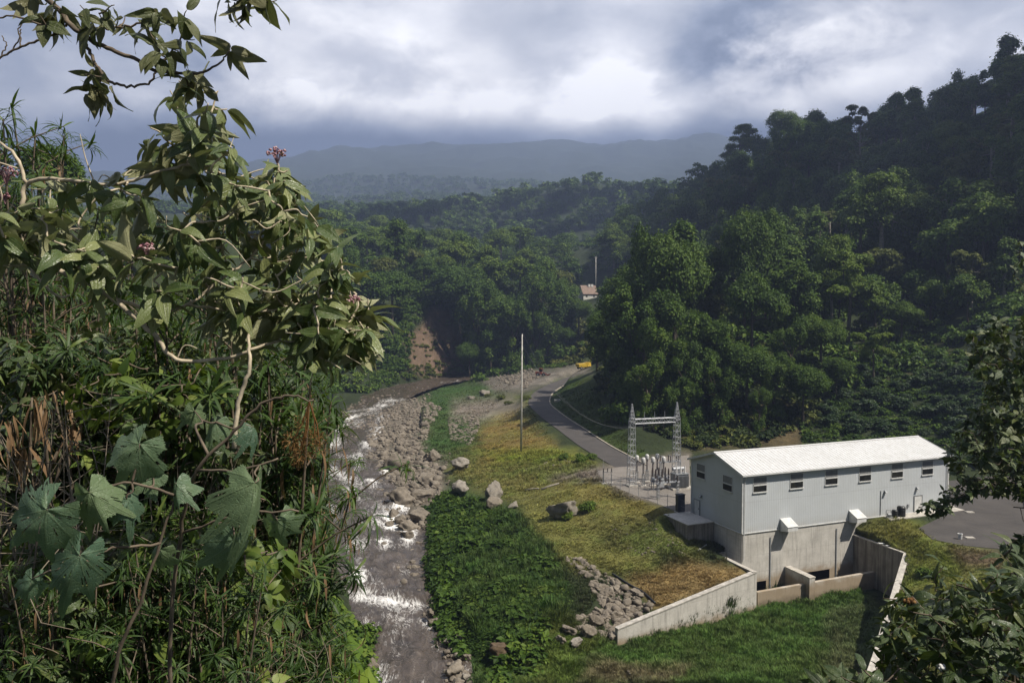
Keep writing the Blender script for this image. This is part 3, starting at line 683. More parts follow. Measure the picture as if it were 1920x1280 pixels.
# doors
def door(c, d, n, w, h):
    g = Geo().box(c + UZ * h / 2 + n * .05, w, .09, h, d, n, UZ); dr = part(g, 'door', M_TRIM)
    g = Geo()
    for sx in (-1, 1): g.box(c + d * sx * (w / 2 + .06) + UZ * h / 2 + n * .07, .1, .13, h + .1, d, n, UZ)
    g.box(c + UZ * (h + .07) + n * .07, w + .22, .13, .1, d, n, UZ); part(g, 'door_frame', M_GREY, dr)
    g = Geo().box(c + d * w * .36 + UZ * h * .46 + n * .13, .06, .07, .22, d, n, UZ); part(g, 'handle', M_BLACK, dr)
door(bp(0, -10.7, -31.55), N3, -A3, 1.3, 2.25)
door(bp(Lpx(1728), 0, -31.55), A3, N3, 1.5, 2.4)
# wall lamps and conduits
for c, d, n in ((bp(Lpx(1665), 0, -27.9), A3, N3), (bp(Lpx(1725), 0, -27.9), A3, N3), (bp(0, -9.6, -28.5), N3, -A3)):
    g = Geo().box(c + n * .07, .32, .14, .42, d, n, UZ).hexa([c + d * -.22 + n * .14 - UZ * .2, c + d * .22 + n * .14 - UZ * .2, c + d * .22 + n * .5 - UZ * .16, c + d * -.22 + n * .5 - UZ * .16], [c + d * -.16 + n * .14 + UZ * .2, c + d * .16 + n * .14 + UZ * .2, c + d * .2 + n * .45 - UZ * .08, c + d * -.2 + n * .45 - UZ * .08])
    part(g, 'wall_lamp', M_GREY)
g = Geo().tube([bp(Lpx(1657), .08, -27.7), bp(Lpx(1657), .08, -31.4)], .05, 6); part(g, 'conduit', M_GREY)
g = Geo().box(bp(Lpx(1709), .1, -30.5), .3, .16, .5, A3, N3, UZ); part(g, 'meter_box', M_GREY)
# ventilation hoods
for px in (1468, 1598):
    L0 = Lpx(px); w = 1.75; z0 = -31.6; p = 1.65
    b = [bp(L0, .03, z0 - .35), bp(L0 + w, .03, z0 - .35), bp(L0 + w, p, z0 + .0), bp(L0, p, z0 + .0)]
    tt = [bp(L0, .03, z0 + 1.45), bp(L0 + w, .03, z0 + 1.45), bp(L0 + w, p, z0 + .62), bp(L0, p, z0 + .62)]
    g = Geo().add(b + tt, [(4, 5, 6, 7), (1, 2, 6, 5), (2, 3, 7, 6), (3, 0, 4, 7)])
    g.hexa([q + N3 * .0 for q in (bp(L0 - .06, .03, z0 + 1.46), bp(L0 + w + .06, .03, z0 + 1.46), bp(L0 + w + .06, p + .07, z0 + .60), bp(L0 - .06, p + .07, z0 + .60))], [q + UZ * .05 for q in (bp(L0 - .06, .03, z0 + 1.46), bp(L0 + w + .06, .03, z0 + 1.46), bp(L0 + w + .06, p + .07, z0 + .60), bp(L0 - .06, p + .07, z0 + .60))])
    bb = [b[i] + UZ * .08 for i in range(4)]; bb = [q + (bp(L0 + w / 2, p / 2) * np.array((1, 1, 0)) + UZ * q[2] - q) * .05 for q in bb]
    hd = part(g, 'vent_hood', M_TRIM); g = Geo().add(bb, [(0, 1, 2, 3)])
    for i in range(4):
        a0, a1 = bb[0] * (1 - (i + .5) / 4) + bb[3] * (i + .5) / 4, bb[1] * (1 - (i + .5) / 4) + bb[2] * (i + .5) / 4
        g.tube([a0 - UZ * .03, a1 - UZ * .03], .03, 4)
    part(g, 'grille', M_DARK, hd)

# ------------------------------------------------------------------ retaining walls of the tailrace
def wallseg(g, a, b, th, za0, za1, zb0, zb1, side=0.0):
    a, b = np.array(a[:2]), np.array(b[:2]); d = (b - a) / np.linalg.norm(b - a); n = np.array([-d[1], d[0]]) * th
    A0, A1, B0, B1 = a + n * (side - .5), a + n * (side + .5), b + n * (side - .5), b + n * (side + .5)
    g.hexa([(*A0, za0), (*B0, zb0), (*B1, zb0), (*A1, za0)], [(*A0, za1), (*B0, zb1), (*B1, zb1), (*A1, za1)])
ZL0 = zat(1180, W0); ZL1 = zat(1073, W1)
Wc = W1[:2] - NX * 9.0                                 # the leg that runs back beside the powerhouse
Wd = bp(-.1, Wc @ NX - C0 @ NX)[:2]
wl = empty('retaining_wall', (W0[0], W0[1], FLOOR), 'sloping concrete wing wall in front of the dirt bank, streaked with dark stains', 'wall')
def wpart(g, name, m, root):
    o = g.build(name, m); o.parent = root; o.matrix_parent_inverse = Matrix.Translation(-root.location); return o
g = Geo(); wallseg(g, W0, W1, .55, -42, ZL0, -42, ZL1, .5); wallseg(g, W1 , Wc, .5, -42, ZL1, -37, ZL1, .5); wallseg(g, Wc, Wd, .5, -38, ZL1, -38, ZL1 + .02, -.5); wpart(g, 'wall', M_CONC3, wl)
g = Geo(); wallseg(g, W0, W1, .72, ZL0 + .002, ZL0 + .14, ZL1 + .002, ZL1 + .14, .4); wallseg(g, W1, Wc, .66, ZL1 + .004, ZL1 + .142, ZL1 + .004, ZL1 + .142, .4); wallseg(g, Wc, Wd, .66, ZL1 + .006, ZL1 + .144, ZL1 + .006, ZL1 + .144, -.4); wpart(g, 'coping', M_CAP, wl)
ZR = zat(1003, R0); ZR2 = R2[2]
wr = empty('retaining_wall', (R1[0], R1[1], FLOOR), 'tall shaded concrete wing wall with a pale coping below the grass slope', 'wall')
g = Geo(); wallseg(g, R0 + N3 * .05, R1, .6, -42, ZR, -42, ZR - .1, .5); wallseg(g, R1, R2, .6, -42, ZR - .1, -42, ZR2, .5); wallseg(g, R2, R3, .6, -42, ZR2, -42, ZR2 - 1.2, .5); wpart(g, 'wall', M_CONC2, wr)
g = Geo(); wallseg(g, R0 + N3 * .05, R1, .75, ZR + .002, ZR + .14, ZR - .098, ZR + .04, .42); wallseg(g, R1, R2, .75, ZR - .096, ZR + .044, ZR2 + .002, ZR2 + .14, .42); wallseg(g, R2, R3, .75, ZR2 + .004, ZR2 + .142, ZR2 - 1.2, ZR2 - 1.06, .42); wpart(g, 'coping', M_CAP, wr)
zs = zat(1102, bp(3, 3.8))
g = Geo(); wallseg(g, bp(-.5, 3.9), bp(RW_L + .1, 3.9), .55, -41.5, zs, -41.5, zs + .25)
link('sill_wall', g.mesh('sill_wall'), label='low concrete sill wall across the tailrace in front of the gate openings', cat='wall').data.materials.append(M_CONC)
g = Geo(); wallseg(g, bp(8.0, .03), bp(8.0, 5.0), .95, -41.5, -37.25, -41.5, -37.3)
pier = link('dividing_pier', g.mesh('dividing_pier'), label='short thick concrete pier dividing the two gate openings', cat='wall'); pier.data.materials.append(M_CONC)
g = Geo(); wallseg(g, bp(8.0, .05), bp(8.0, 5.05), 1.06, -37.24, -37.10, -37.29, -37.15); o = g.build('coping', M_CAP); o.parent = pier
# porch slab at the gable door
g = Geo().hexa([bp(-.14, -6.4, -35), bp(-.14, -12.6, -35), bp(-4.6, -12.6, -35), bp(-4.6, -6.4, -35)], [bp(-.14, -6.4, -31.62), bp(-.14, -12.6, -31.62), bp(-4.6, -12.6, -31.62), bp(-4.6, -6.4, -31.62)])
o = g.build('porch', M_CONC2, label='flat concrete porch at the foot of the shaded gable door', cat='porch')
g = Geo().box(bp(-2.37, -9.5, -31.55), 4.6, 6.4, .12, A3, N3, UZ); q = g.build('slab', M_CONC); q.parent = o
g = Geo(); za = ZB
sl = [bp(Lpx(1672, 1.0), .3), bp(40.5, .3), bp(40.5, 2.0), bp(Lpx(1678, 2.4), 2.4)]
g.prism([s_[:2] for s_ in sl], ZB - .6, ZB + .14)
g.build('concrete_apron', M_CAP, label='narrow pale concrete apron along the right end of the powerhouse wall', cat='slab')
# drums and pump on the apron
g = Geo()
for i, (px, off, r, h) in enumerate(((1697, 1.2, .62, 1.5), (1685, 1.3, .45, 1.1))):
    q = bp(Lpx(px, off), off, ZB + .14)
    e = Geo().lathe(q, [(r * .96, 0), (r, .05), (r, h * .32), (r * 1.03, h * .34), (r, h * .36), (r, h * .66), (r * 1.03, h * .68), (r, h * .7), (r * .97, h * .92), (r * .8, h)], 16)
    o = e.build('storage_drum', M_BLACK, smooth=False, label=('larger black ribbed drum against the powerhouse wall on the concrete apron', 'smaller black ribbed drum beside the pump on the concrete apron')[i], cat='drum', group='drums on the apron')
    e = Geo().lathe(q + UZ * h, [(r * .3, 0), (r * .3, .06), (r * .1, .08)], 10); p_ = e.build('lid', M_GREY); p_.parent = o
q = bp(Lpx(1675, 1.3), 1.3, ZB + .14)
pm = empty('water_pump', q, 'small grey pump with a bent pipe left of the black drums', 'pump')
g = Geo().box((0, 0, .09), .9, .5, .18).lathe((-.3, 0, .45), [(.22, 0), (.25, .05), (.25, .5), (.2, .55)], 12, (1, 0, 0)); g.build('motor', M_GREY, pm)
g = Geo().tube([(.25, 0, .5), (.25, 0, 1.0), (.1, 0, 1.2), (-.4, 0, 1.2), (-.5, 0, 1.0), (-.5, 0, .2)], .06, 8); g.build('pipe', M_STEEL, pm)
# manhole covers, bucket and hydrant-like valve on the asphalt
for i, (px, py, lab) in enumerate(((1867, 962 - 0, 'square pale manhole cover in the middle of the asphalt lot'), (1818, 1009, 'square pale manhole cover beside the white bucket'), (1781, 950, 'square pale manhole cover nearest the far end of the powerhouse'))):
    if i == 0: px, py = 1818, 961
    q = PZ(px, py, ZB)
    g = Geo().box((q[0], q[1], ZB + .10), 1.15, .8, .16).box((q[0], q[1], ZB + .19), .95, .62, .03); g.build('manhole_cover', M_CAP, label=lab, cat='manhole cover', group='manhole covers on the lot')
q = PZ(1800, 1010, ZB + .05)
bk = link('bucket', Geo().lathe((q[0], q[1], ZB + .05), [(.22, 0), (.24, .02), (.3, .7), (.33, .72), (.33, .76), (.27, .76), (.22, .1)], 14).mesh('bucket'), label='white bucket standing on the asphalt lot', cat='bucket'); bk.data.materials.append(M_TRIM)
for lab, a, b, zz in (('white plastic pipe lying on the ground beside the powerhouse base', (1308, 1031), (1325, 1023), -34.5),):
    p0, p1 = PZ(*a, zz), PZ(*b, zz); p0[2] = ground(p0[0], p0[1]) + .12; p1[2] = ground(p1[0], p1[1]) + .18
    Geo().tube([p0, (p0 + p1) / 2 + UZ * .02, p1], .11, 8).build('pipe_offcut', M_TRIM, label=lab, cat='pipe')
q = R0 * .62 + R1 * .38; n_ = 0
for lab, fr, s_ in (('white rag lying on the coping of the tall wing wall, larger of two', .55, 1.0), ('white rag lying on the coping of the tall wing wall, smaller of two', .66, .6)):
    q = R0 * (1 - fr) + R1 * fr; g = Geo(); V = []; n = 9
    for i in range(n):
        for j in range(n): V.append((q[0] + .25 + (i / 8 - .5) * .9 * s_, q[1] + (j / 8 - .5) * .6 * s_, ZR + .16 + .14 * s_ * (fbm(i * .7, j * .7, 5 + n_, 3) + .6 * math.exp(-((i - 4) ** 2 + (j - 4) ** 2) / 8))))
    g.add(V, [(i * n + j, (i + 1) * n + j, (i + 1) * n + j + 1, i * n + j + 1) for i in range(n - 1) for j in range(n - 1)]); n_ += 3
    g.build('rag', M_TRIM, smooth=True, label=lab, cat='rag')

# ================================================================== substation
G0 = PZ(1184, 911, ZB); G1 = PZ(1268, 905, ZB)
GD = (G1 - G0) * np.array((1, 1, 0)); GW = np.linalg.norm(GD); GD /= GW; GN = np.array((GD[1], -GD[0], 0))
gh = zat(757, G0) - ZB
gan = empty('gantry', (G0 + G1) / 2, 'galvanised lattice gantry of two columns and a crossbeam in the substation yard', 'gantry')
def lattice(g, p0, p1, w0, w1, n, ux, uy, r=.055, rb=.028):
    p0, p1 = np.asarray(p0, float), np.asarray(p1, float)
    cs = [(-1, -1), (1, -1), (1, 1), (-1, 1)]
    def cor(t, c): w = w0 + (w1 - w0) * t; return p0 + (p1 - p0) * t + ux * c[0] * w / 2 + uy * c[1] * w / 2
    for c in cs: g.tube([cor(0, c), cor(1, c)], r, 4)
    for i in range(n):
        t0, t1 = i / n, (i + 1) / n
        for k in range(4):
            a, b = cs[k], cs[(k + 1) % 4]
            if i % 2: a, b = b, a
            g.tube([cor(t0, a), cor(t1, b)], rb, 4); g.tube([cor(t1, cs[k]), cor(t1, cs[(k + 1) % 4])], rb * .8, 4)
def loc(q): return np.asarray(q, float) - np.array(gan.location)
bh_ = zat(790, G0) - ZB
for q in (G0, G1):
    q = q.copy(); q[2] = ZB
    g = Geo(); lattice(g, loc(q), loc(q + UZ * bh_), 1.25, .85, 11, GD, GN); lattice(g, loc(q + UZ * bh_), loc(q + UZ * gh), .85, .12, 5, GD, GN)
    cl = g.build('column', M_STEEL, gan)
    g = Geo().box(loc(q) + UZ * .1, 1.7, 1.7, .35, GD, GN, UZ); g.build('footing', M_CAP, cl)
g = Geo(); a, b = loc(np.array((*G0[:2], ZB + bh_))) + GD * .45, loc(np.array((*G1[:2], ZB + bh_))) - GD * .45
lattice(g, a, b, .8, .8, 9, UZ, GN); g.build('crossbeam', M_STEEL, gan)
for i in range(3):
    t = (i + 1) / 4; q = a * (1 - t) + b * t
    Geo().tube([q + UZ * .4, q + UZ * 1.6], [.05, .03], 6).build('rod', M_STEEL, gan)
    g = Geo(); c = q - UZ * .45 + GN * -.4
    g.lathe(c - UZ * 1.3, [(v, h * .065) for h, v in enumerate([.05, .13, .05, .13, .05, .13, .05, .13, .05, .13, .05, .13, .05, .13, .05, .13, .05, .1, .04, .03])], 8); g.build('insulator_string', M_PORC, gan)

def insul(g, base, h, r, k=9, rings=9):
    prof = []
    for i in range(rings): prof += [(r * .55, h * i / rings), (r, h * (i + .35) / rings), (r * .55, h * (i + .8) / rings)]
    prof.append((r * .5, h)); g.lathe(base, prof, k)
def ct(px, py, top, label, first=[None]):
    q = PZ(px, py, ZB); hh = zat(top, q) - ZB
    if first[0] is None:
        r = empty('instrument_transformer', q, label, 'transformer', 'tall instrument transformers under the gantry')
        Geo().box((0, 0, .12), 1.0, 1.0, .24).build('plinth', M_CAP, r)
        g = Geo(); lattice(g, (0, 0, .24), (0, 0, 2.1), .42, .36, 4, np.array((1., 0, 0)), np.array((0, 1., 0)), .04, .025); g.box((0, 0, 2.12), .5, .5, .06); g.build('stand', M_GREY, r)
        g = Geo(); insul(g, (0, 0, 2.15), hh - 3.2, .20); g.build('insulator', M_PORC, r)
        z = hh - 1.05
        Geo().lathe((0, 0, z), [(.2, 0), (.34, .08), (.36, .35), (.36, .75), (.3, .95), (.1, 1.05)], 12).build('head', M_WHITEP, r, smooth=True)
        first[0] = (r, hh); return r
    return copy_tree(first[0][0], q, 0, hh / first[0][1], label, None)
for row in ((1194, 905, 853, 'rear row, left'), (1213, 903, 851, 'rear row, middle'), (1232, 901, 850, 'rear row, right'), (1206, 912, 857, 'front row, left'), (1224, 911, 856, 'front row, middle'), (1244, 909, 855, 'front row, right')):
    ct(row[0], row[1], row[2], 'tall dark instrument transformer with a white head, ' + row[3] + ' of six under the gantry')
def breaker(q, label):
    r = empty('circuit_breaker', q, label, 'circuit breaker', rz=math.atan2(GD[1], GD[0]))
    g = Geo()
    for x in (-1.5, 1.5):
        for y in (-.4, .4): g.tube([(x, y, 0), (x, y, 1.5)], .07, 4)
    g.box((0, 0, 1.55), 3.4, 1.0, .12); g.build('stand', M_GREY, r)
    Geo().box((0, .0, 1.0), 1.1, .8, 1.0).box((0, -.42, 1.0), .9, .05, .85).build('cabinet', M_STEEL, r)
    for i in range(3):
        x = (i - 1) * 1.25
        g = Geo().lathe((x, -.75, 1.95), [(.2, 0), (.3, .08), (.3, 1.42), (.2, 1.5)], 12, (0, 1, 0)); tk = g.build('tank', M_STEEL, r, smooth=True)
        for y in (-.6, .6):
            g = Geo(); insul(g, (x, y, 2.2), 1.35, .19, 9, 8); g.lathe((x, y, 3.55), [(.1, 0), (.1, .15), (.04, .3)], 8); g.build('bushing', M_PORC, r)
    return r
breaker(PZ(1238, 918, ZB), 'grey circuit breaker with six dark bushings in front of the right gantry column')
def disconnect(q, label, rz):
    r = empty('disconnect_switch', q, label, 'switch', 'disconnect switches in the substation yard', rz)
    g = Geo()
    for x in (-1.9, 1.9):
        lattice(g, (x, 0, 0), (x, 0, 2.6), .35, .35, 5, np.array((1., 0, 0)), np.array((0, 1., 0)), .04, .025)
    g.box((0, 0, 2.66), 4.6, .3, .14).box((0, .7, 2.66), 4.6, .1, .1); g.build('stand', M_STEEL, r)
    for i in range(3):
        x = (i - 1) * 1.7
        for y in (-.25, .65):
            g = Geo(); insul(g, (x, y, 2.72), 1.05, .14, 8, 7); g.build('insulator', M_PORC, r)
        Geo().tube([(x, -.6, 3.8), (x, .2, 3.86), (x, .95, 3.8)], .045, 6).build('blade', M_STEEL, r)
    return r
disconnect(PZ(1256, 892, ZB), 'three-pole disconnect switch on lattice legs behind the right gantry column', math.atan2(GD[1], GD[0]))
disconnect(PZ(1252, 934, ZB), 'three-pole disconnect switch on lattice legs nearest the shaded gable wall', math.atan2(GD[1], GD[0]) + .1)
q = PZ(1274, 915, ZB)
tr = empty('power_transformer', q, 'bulky grey power transformer with radiator fins and white bushings beside the powerhouse', 'transformer', rz=math.atan2(GD[1], GD[0]))
Geo().box((0, 0, .15), 4.0, 2.8, .3).build('plinth', M_CAP, tr)
Geo().box((0, 0, 1.45), 2.6, 1.6, 2.3).box((0, 0, 2.64), 2.8, 1.8, .1).build('tank', M_GREY, tr)
for y in (-1.15, 1.15):
    g = Geo()
    for i in range(9): g.box((-1.0 + i * .25, y, 1.45), .06, .55, 1.9)
    g.box((0, y * .82, 2.3), 2.2, .12, .12); g.build('radiator', M_GREY, tr)
Geo().lathe((-1.1, .5, 3.35), [(.25, 0), (.32, .05), (.32, 2.1), (.25, 2.15)], 12, (1, 0, 0)).tube([(-.8, .5, 2.6), (-.8, .5, 3.1)], .06, 6).tube([(.8, .5, 2.6), (.8, .5, 3.1)], .06, 6).build('conservator', M_STEEL, tr, smooth=False)
for i in range(3):
    g = Geo(); insul(g, ((i - 1) * .8, -.35, 2.7), 1.15, .17, 9, 7); g.lathe(((i - 1) * .8, -.35, 3.85), [(.07, 0), (.05, .25)], 8); g.build('bushing', M_WHITEP, tr)
q = bp(-1.4, -BW - 1.0, ZB)
cb = empty('control_cabinet', q, 'dark blue control cabinet standing by the back corner of the gable wall', 'cabinet', rz=math.atan2(AX[1], AX[0]))
Geo().box((0, 0, .1), 1.5, 1.1, .2).build('plinth', M_CAP, cb)
Geo().box((0, 0, 1.5), 1.15, .85, 2.6).box((0, 0, 2.86), 1.3, 1.0, .1).build('housing', M_NAVY, cb)
g = Geo().box((-.6, 0, 1.5), .05, .7, 2.3); dd = g.build('door', M_NAVY, cb); Geo().box((-.65, .24, 1.5), .05, .06, .4).build('handle', M_STEEL, dd)
# small isolating switch by the fence corner, left
q = PZ(1139, 906, ZB)
sw = empty('cable_terminal', q, 'small steel frame with three short insulators at the left fence corner', 'cable terminal', rz=.2)
g = Geo()
for x in (-.7, .7): g.tube([(x, 0, 0), (x, 0, 2.1)], .05, 6)
g.tube([(-.95, 0, 2.1), (.95, 0, 2.1)], .05, 6).tube([(-.7, 0, 1.1), (.7, 0, 1.1)], .035, 6); g.build('frame', M_GREY, sw)
for i in range(3):
    g = Geo(); insul(g, ((i - 1) * .75, 0, 2.12), .6, .11, 8, 5); g.build('insulator', M_PORC, sw)
Geo().box((0, 0, .06), 2.2, 1.0, .12).build('plinth', M_CAP, sw)
# chain-link fence
M_MESH = plain('fence_wire', (.30, .29, .28), .5, .4, .05, 3)
fp = [PZ(px, py, ZB) for px, py in ((1131, 881), (1131, 906), (1215, 938), (1291, 968))]
fe = empty('chain_link_fence', fp[1], 'thin chain-link fence on grey posts along the front of the substation', 'fence')
fo = np.array(fe.location)
for s0, s1 in zip(fp[:-1], fp[1:]):
    s0 = s0.copy(); s1 = s1.copy(); s0[2] = s1[2] = ZB; Ls = np.linalg.norm(s1 - s0); n = max(1, int(round(Ls / 2.6)))
    for i in range(n + (s1 is fp[-1])):
        q = s0 + (s1 - s0) * i / n - fo
        Geo().tube([q, q + UZ * 2.25], .04, 6).build('post', M_GREY, fe)
    g = Geo(); d = (s1 - s0) / Ls
    for zz in (.1, 1.15, 2.15): g.tube([s0 - fo + UZ * zz, s1 - fo + UZ * zz], .016, 4, False)
    k = int(Ls / .35)
    for i in range(k):
        x0 = s0 - fo + d * (i * .35)
        for sg in (1, -1):
            a = x0 + UZ * (.1 if sg > 0 else 2.15); e = min(2.05, Ls - i * .35); g.tube([a, a + d * e + UZ * sg * e], .0055, 3, False)
    g.build('wire_mesh', M_MESH, fe)

# ------------------------------------------------------------------ poles and lines
M_POLE = plain('weathered_pole', (.50, .48, .44), .7, 0, .15, 1.2)
def pole(px, py, top, z, label, r0, r1, lean=0.0):
    q = PZ(px, py, z); q[2] = ground(q[0], q[1]) - .3; h = zat(top, q) - q[2]
    e = empty('utility_pole', q, label, 'pole')
    Geo().tube([(0, 0, 0), (lean * h * .5, 0, h * .5), (lean * h, 0, h)], [r0, (r0 + r1) / 2, r1], 12).build('shaft', M_POLE, e, smooth=True)
    for k in range(3):
        zz = h - .6 - k * 1.5
        g = Geo().tube([(lean * h, 0, zz), (lean * h + .38 * (-1) ** k, -.1, zz + .05)], .035, 6); insul(g, (lean * h + .4 * (-1) ** k, -.1, zz + .02), .35, .09, 8, 4); g.build('insulator', M_PORC, e)
    Geo().lathe((lean * h, 0, h), [(r1 * 1.1, -.05), (r1 * 1.1, .04), (r1 * .3, .12)], 10).build('cap', M_GREY, e)
    return q, h
PQ, PHt = pole(977, 843, 626, -33.2, 'very tall pale utility pole standing alone on the dry grass by the road', .26, .13, .009)
M_WIRE = plain('line_wire', (.14, .14, .14), .5, .3)
for i in range(3):
    t = (i + 1) / 4; s = G0 * (1 - t) + G1 * t; s = np.array((s[0], s[1], ZB + bh_ - .3)); e = np.array((PQ[0] + .24 + .4 * (-1) ** i, PQ[1] - .1, PQ[2] + PHt - .25 - i * 1.5))
    tt = np.linspace(0, 1, 40)[:, None]; c = s + (e - s) * tt; c[:, 2] -= 4 * 7.5 * tt[:, 0] * (1 - tt[:, 0])
    Geo().tube(c, .02, 4, False).build('power_line', M_WIRE, label='thin sagging power line from the gantry beam to the tall pole', cat='power line', group='power lines to the tall pole')
# ================================================================== boulders and stones
def _rock(c0, c1):
    def fn(t):
        r = node(t, 'ShaderNodeObjectInfo').outputs['Random']; tint = node(t, 'ShaderNodeAttribute', attribute_name='tint').outputs['Fac']
        co = geoco(t); n = nz(t, 1.1, 6, .65, co); m = nz(t, 9, 5, .7, co)
        col = mixc(t, mth(t, 'ADD', mth(t, 'MULTIPLY', r, .6), mth(t, 'MULTIPLY', tint, .4)), c0, c1)
        col = mixc(t, rmap(t, n, .4, .62, 0, .75), col, tuple(q * .5 for q in c0)); col = mixc(t, rmap(t, m, .3, .7, 0, .5), col, tuple(q * 1.25 for q in c1))
        up = node(t, 'ShaderNodeSeparateXYZ', {0: node(t, 'ShaderNodeNewGeometry').outputs['Normal']}).outputs[2]
        return bsdf(t, col, .88, 0, mth(t, 'ADD', n, mth(t, 'MULTIPLY', m, .3)), .9, .12, .2)
    return fn
M_ROCK = material('river_rock', _rock((.105, .086, .066), (.27, .235, .19)))
M_EARTH = material('earthy_outcrop', _rock((.06, .042, .026), (.13, .092, .058)))
M_PALE = material('pale_boulder_rock', _rock((.17, .15, .122), (.29, .262, .225)))
def rock_mesh(seed, sub=3, sq=(1, .8, .62), cuts=9, rough=.26):
    rg = np.random.default_rng(seed); bm = bmesh.new(); bmesh.ops.create_icosphere(bm, subdivisions=sub, radius=1.0)
    off = Vector(rg.uniform(-50, 50, 3)); pl = [(Vector(d).normalized(), rg.uniform(.55, .9)) for d in rnd_dirs(cuts, rg)]
    for v in bm.verts:
        p = v.co.copy()
        for d, h in pl:
            e = p.dot(d) - h
            if e > 0: p -= d * e * .96
        p *= 1 + rough * (mnoise.fractal(p * 1.7 + off, .85, 2.1, 5) )
        v.co = Vector((p.x * sq[0], p.y * sq[1], p.z * sq[2]))
    me = bpy.data.meshes.new('boulder'); bm.to_mesh(me); bm.free()
    for p in me.polygons: p.use_smooth = True
    return me
ROCKS = [rock_mesh(100 + i, 4, (1, RNG.uniform(.7, .95), RNG.uniform(.55, .8)), 11 + i % 5) for i in range(9)]
SMALL = [rock_mesh(200 + i, 2, (1, RNG.uniform(.7, .95), RNG.uniform(.6, .8)), 8, .1) for i in range(6)]
for m_ in ROCKS + SMALL: m_.materials.append(M_ROCK)
PALE = [m.copy() for m in ROCKS[:5]]
for m_ in PALE: m_.materials[0] = M_PALE
# the big boulders one can point to: photo px (centre of the foot), width px, level, label
BIG = [
 (1058, 968, 66, -33.9, 'big weathered boulder with a dark base on the straw-coloured mound', 1), (928, 932, 44, -36.2, 'tall pale rounded boulder at the upper edge of the green bank', 1),
 (862, 920, 34, -36.8, 'pale pointed boulder left of the tall pale one at the top of the green bank', 1), (866, 876, 46, -36.4, 'long flat pale boulder on the grass above the green bank', 1),
 (925, 952, 40, -36.3, 'low broken boulder at the foot of the tall pale one', 0), (962, 952, 22, -35.6, 'small pale boulder beside the straw-coloured grass', 1),
 (741, 878, 46, -38.7, 'large dark boulder at the head of the white water', 0), (812, 862, 28, -37.8, 'rounded boulder where the gravel bar meets the green verge', 0),
 (752, 940, 48, -39.2, 'big upright boulder on the river edge beside the rapids', 0), (790, 935, 34, -38.9, 'greyish boulder just right of the big upright one at the river edge', 0),
 (752, 978, 26, -39.6, 'round boulder in the shallows below the big upright one', 0), (786, 975, 36, -39.3, 'squat rounded boulder against the dark leafy bank', 0),
 (764, 994, 38, -39.9, 'long smooth boulder lying in the shallows', 0), (762, 1010, 28, -40.1, 'lowest loaf-shaped boulder in the shallows under the leafy bank', 0), (735, 968, 20, -39.8, 'small boulder splashed by the rapids', 0),
 (730, 986, 16, -40.1, 'small wet boulder standing in the foam', 0), (800, 905, 30, -38.5, 'grey slab of rock below the green verge', 0),
 (883, 750, 18, -35.4, 'very pale stone on the verge near the far bend', 1), (908, 745, 24, -35.0, 'grey boulder beside the very pale stone near the far bend', 1),
 (861, 1200, 24, -40.5, 'boulder at the water line under the end of the leafy bank', 0), (852, 1262, 40, -40.9, 'largest boulder in the bottom cluster at the river edge', 0), (873, 1272, 20, -40.7, 'pale upright stone in the bottom cluster at the river edge', 1), (858, 1284, 26, -40.9, 'low stone in front of the bottom cluster at the river edge', 0), (838, 1205, 18, -40.8, 'flat wet stone at the water line under the leafy bank', 0),
 (1066, 1188, 34, -39.2, 'large rounded boulder at the lower end of the riprap', 0), (1052, 1206, 26, -39.6, 'brownish boulder in front of the large rounded one below the riprap', 0), (1082, 1210, 28, -39.7, 'pale round boulder below the riprap', 1), (1104, 1192, 34, -39.4, 'flat-topped boulder near the tip of the wing wall', 0),
 (1148, 1196, 24, -39.7, 'boulder wedged against the tip of the wing wall', 0), (1120, 1172, 30, -39.0, 'grey boulder at the lower edge of the riprap', 0), (945, 1220, 60, -39.6, 'brown earth-stained outcrop at the foot of the leafy bank', 2),
 (690, 1262, 44, -41.9, 'dark submerged boulder with water flowing round it at the bottom of the river', 0), (806, 1152, 20, -40.3, 'square block at the right end of the little drop', 0), (717, 1018, 14, -40.6, 'dark stone breaking the surface in mid river', 0),
]
for px, py, w, z, lab, pale in BIG:
    q = PZ(px, py, z); zz = ground(q[0], q[1]); s_ = w / F * q[1] / 2 * (1.22 if px < 830 and 860 < py < 1020 else 1.02)
    me = (PALE if pale else ROCKS)[int(RNG.integers(0, 5 if pale else 9))]
    if pale == 2: me = me.copy(); me.materials[0] = M_EARTH
    link('boulder', me, loc=(q[0], q[1] + s_ * .5, max(zz, z) + s_ * (.25 if pale != 2 else -.15)), rot=(RNG.uniform(-.25, .25), RNG.uniform(-.25, .25), RNG.uniform(0, 6.28)), scale=(s_, s_, s_ * RNG.uniform(.95, 1.3)), label=lab, cat='boulder')
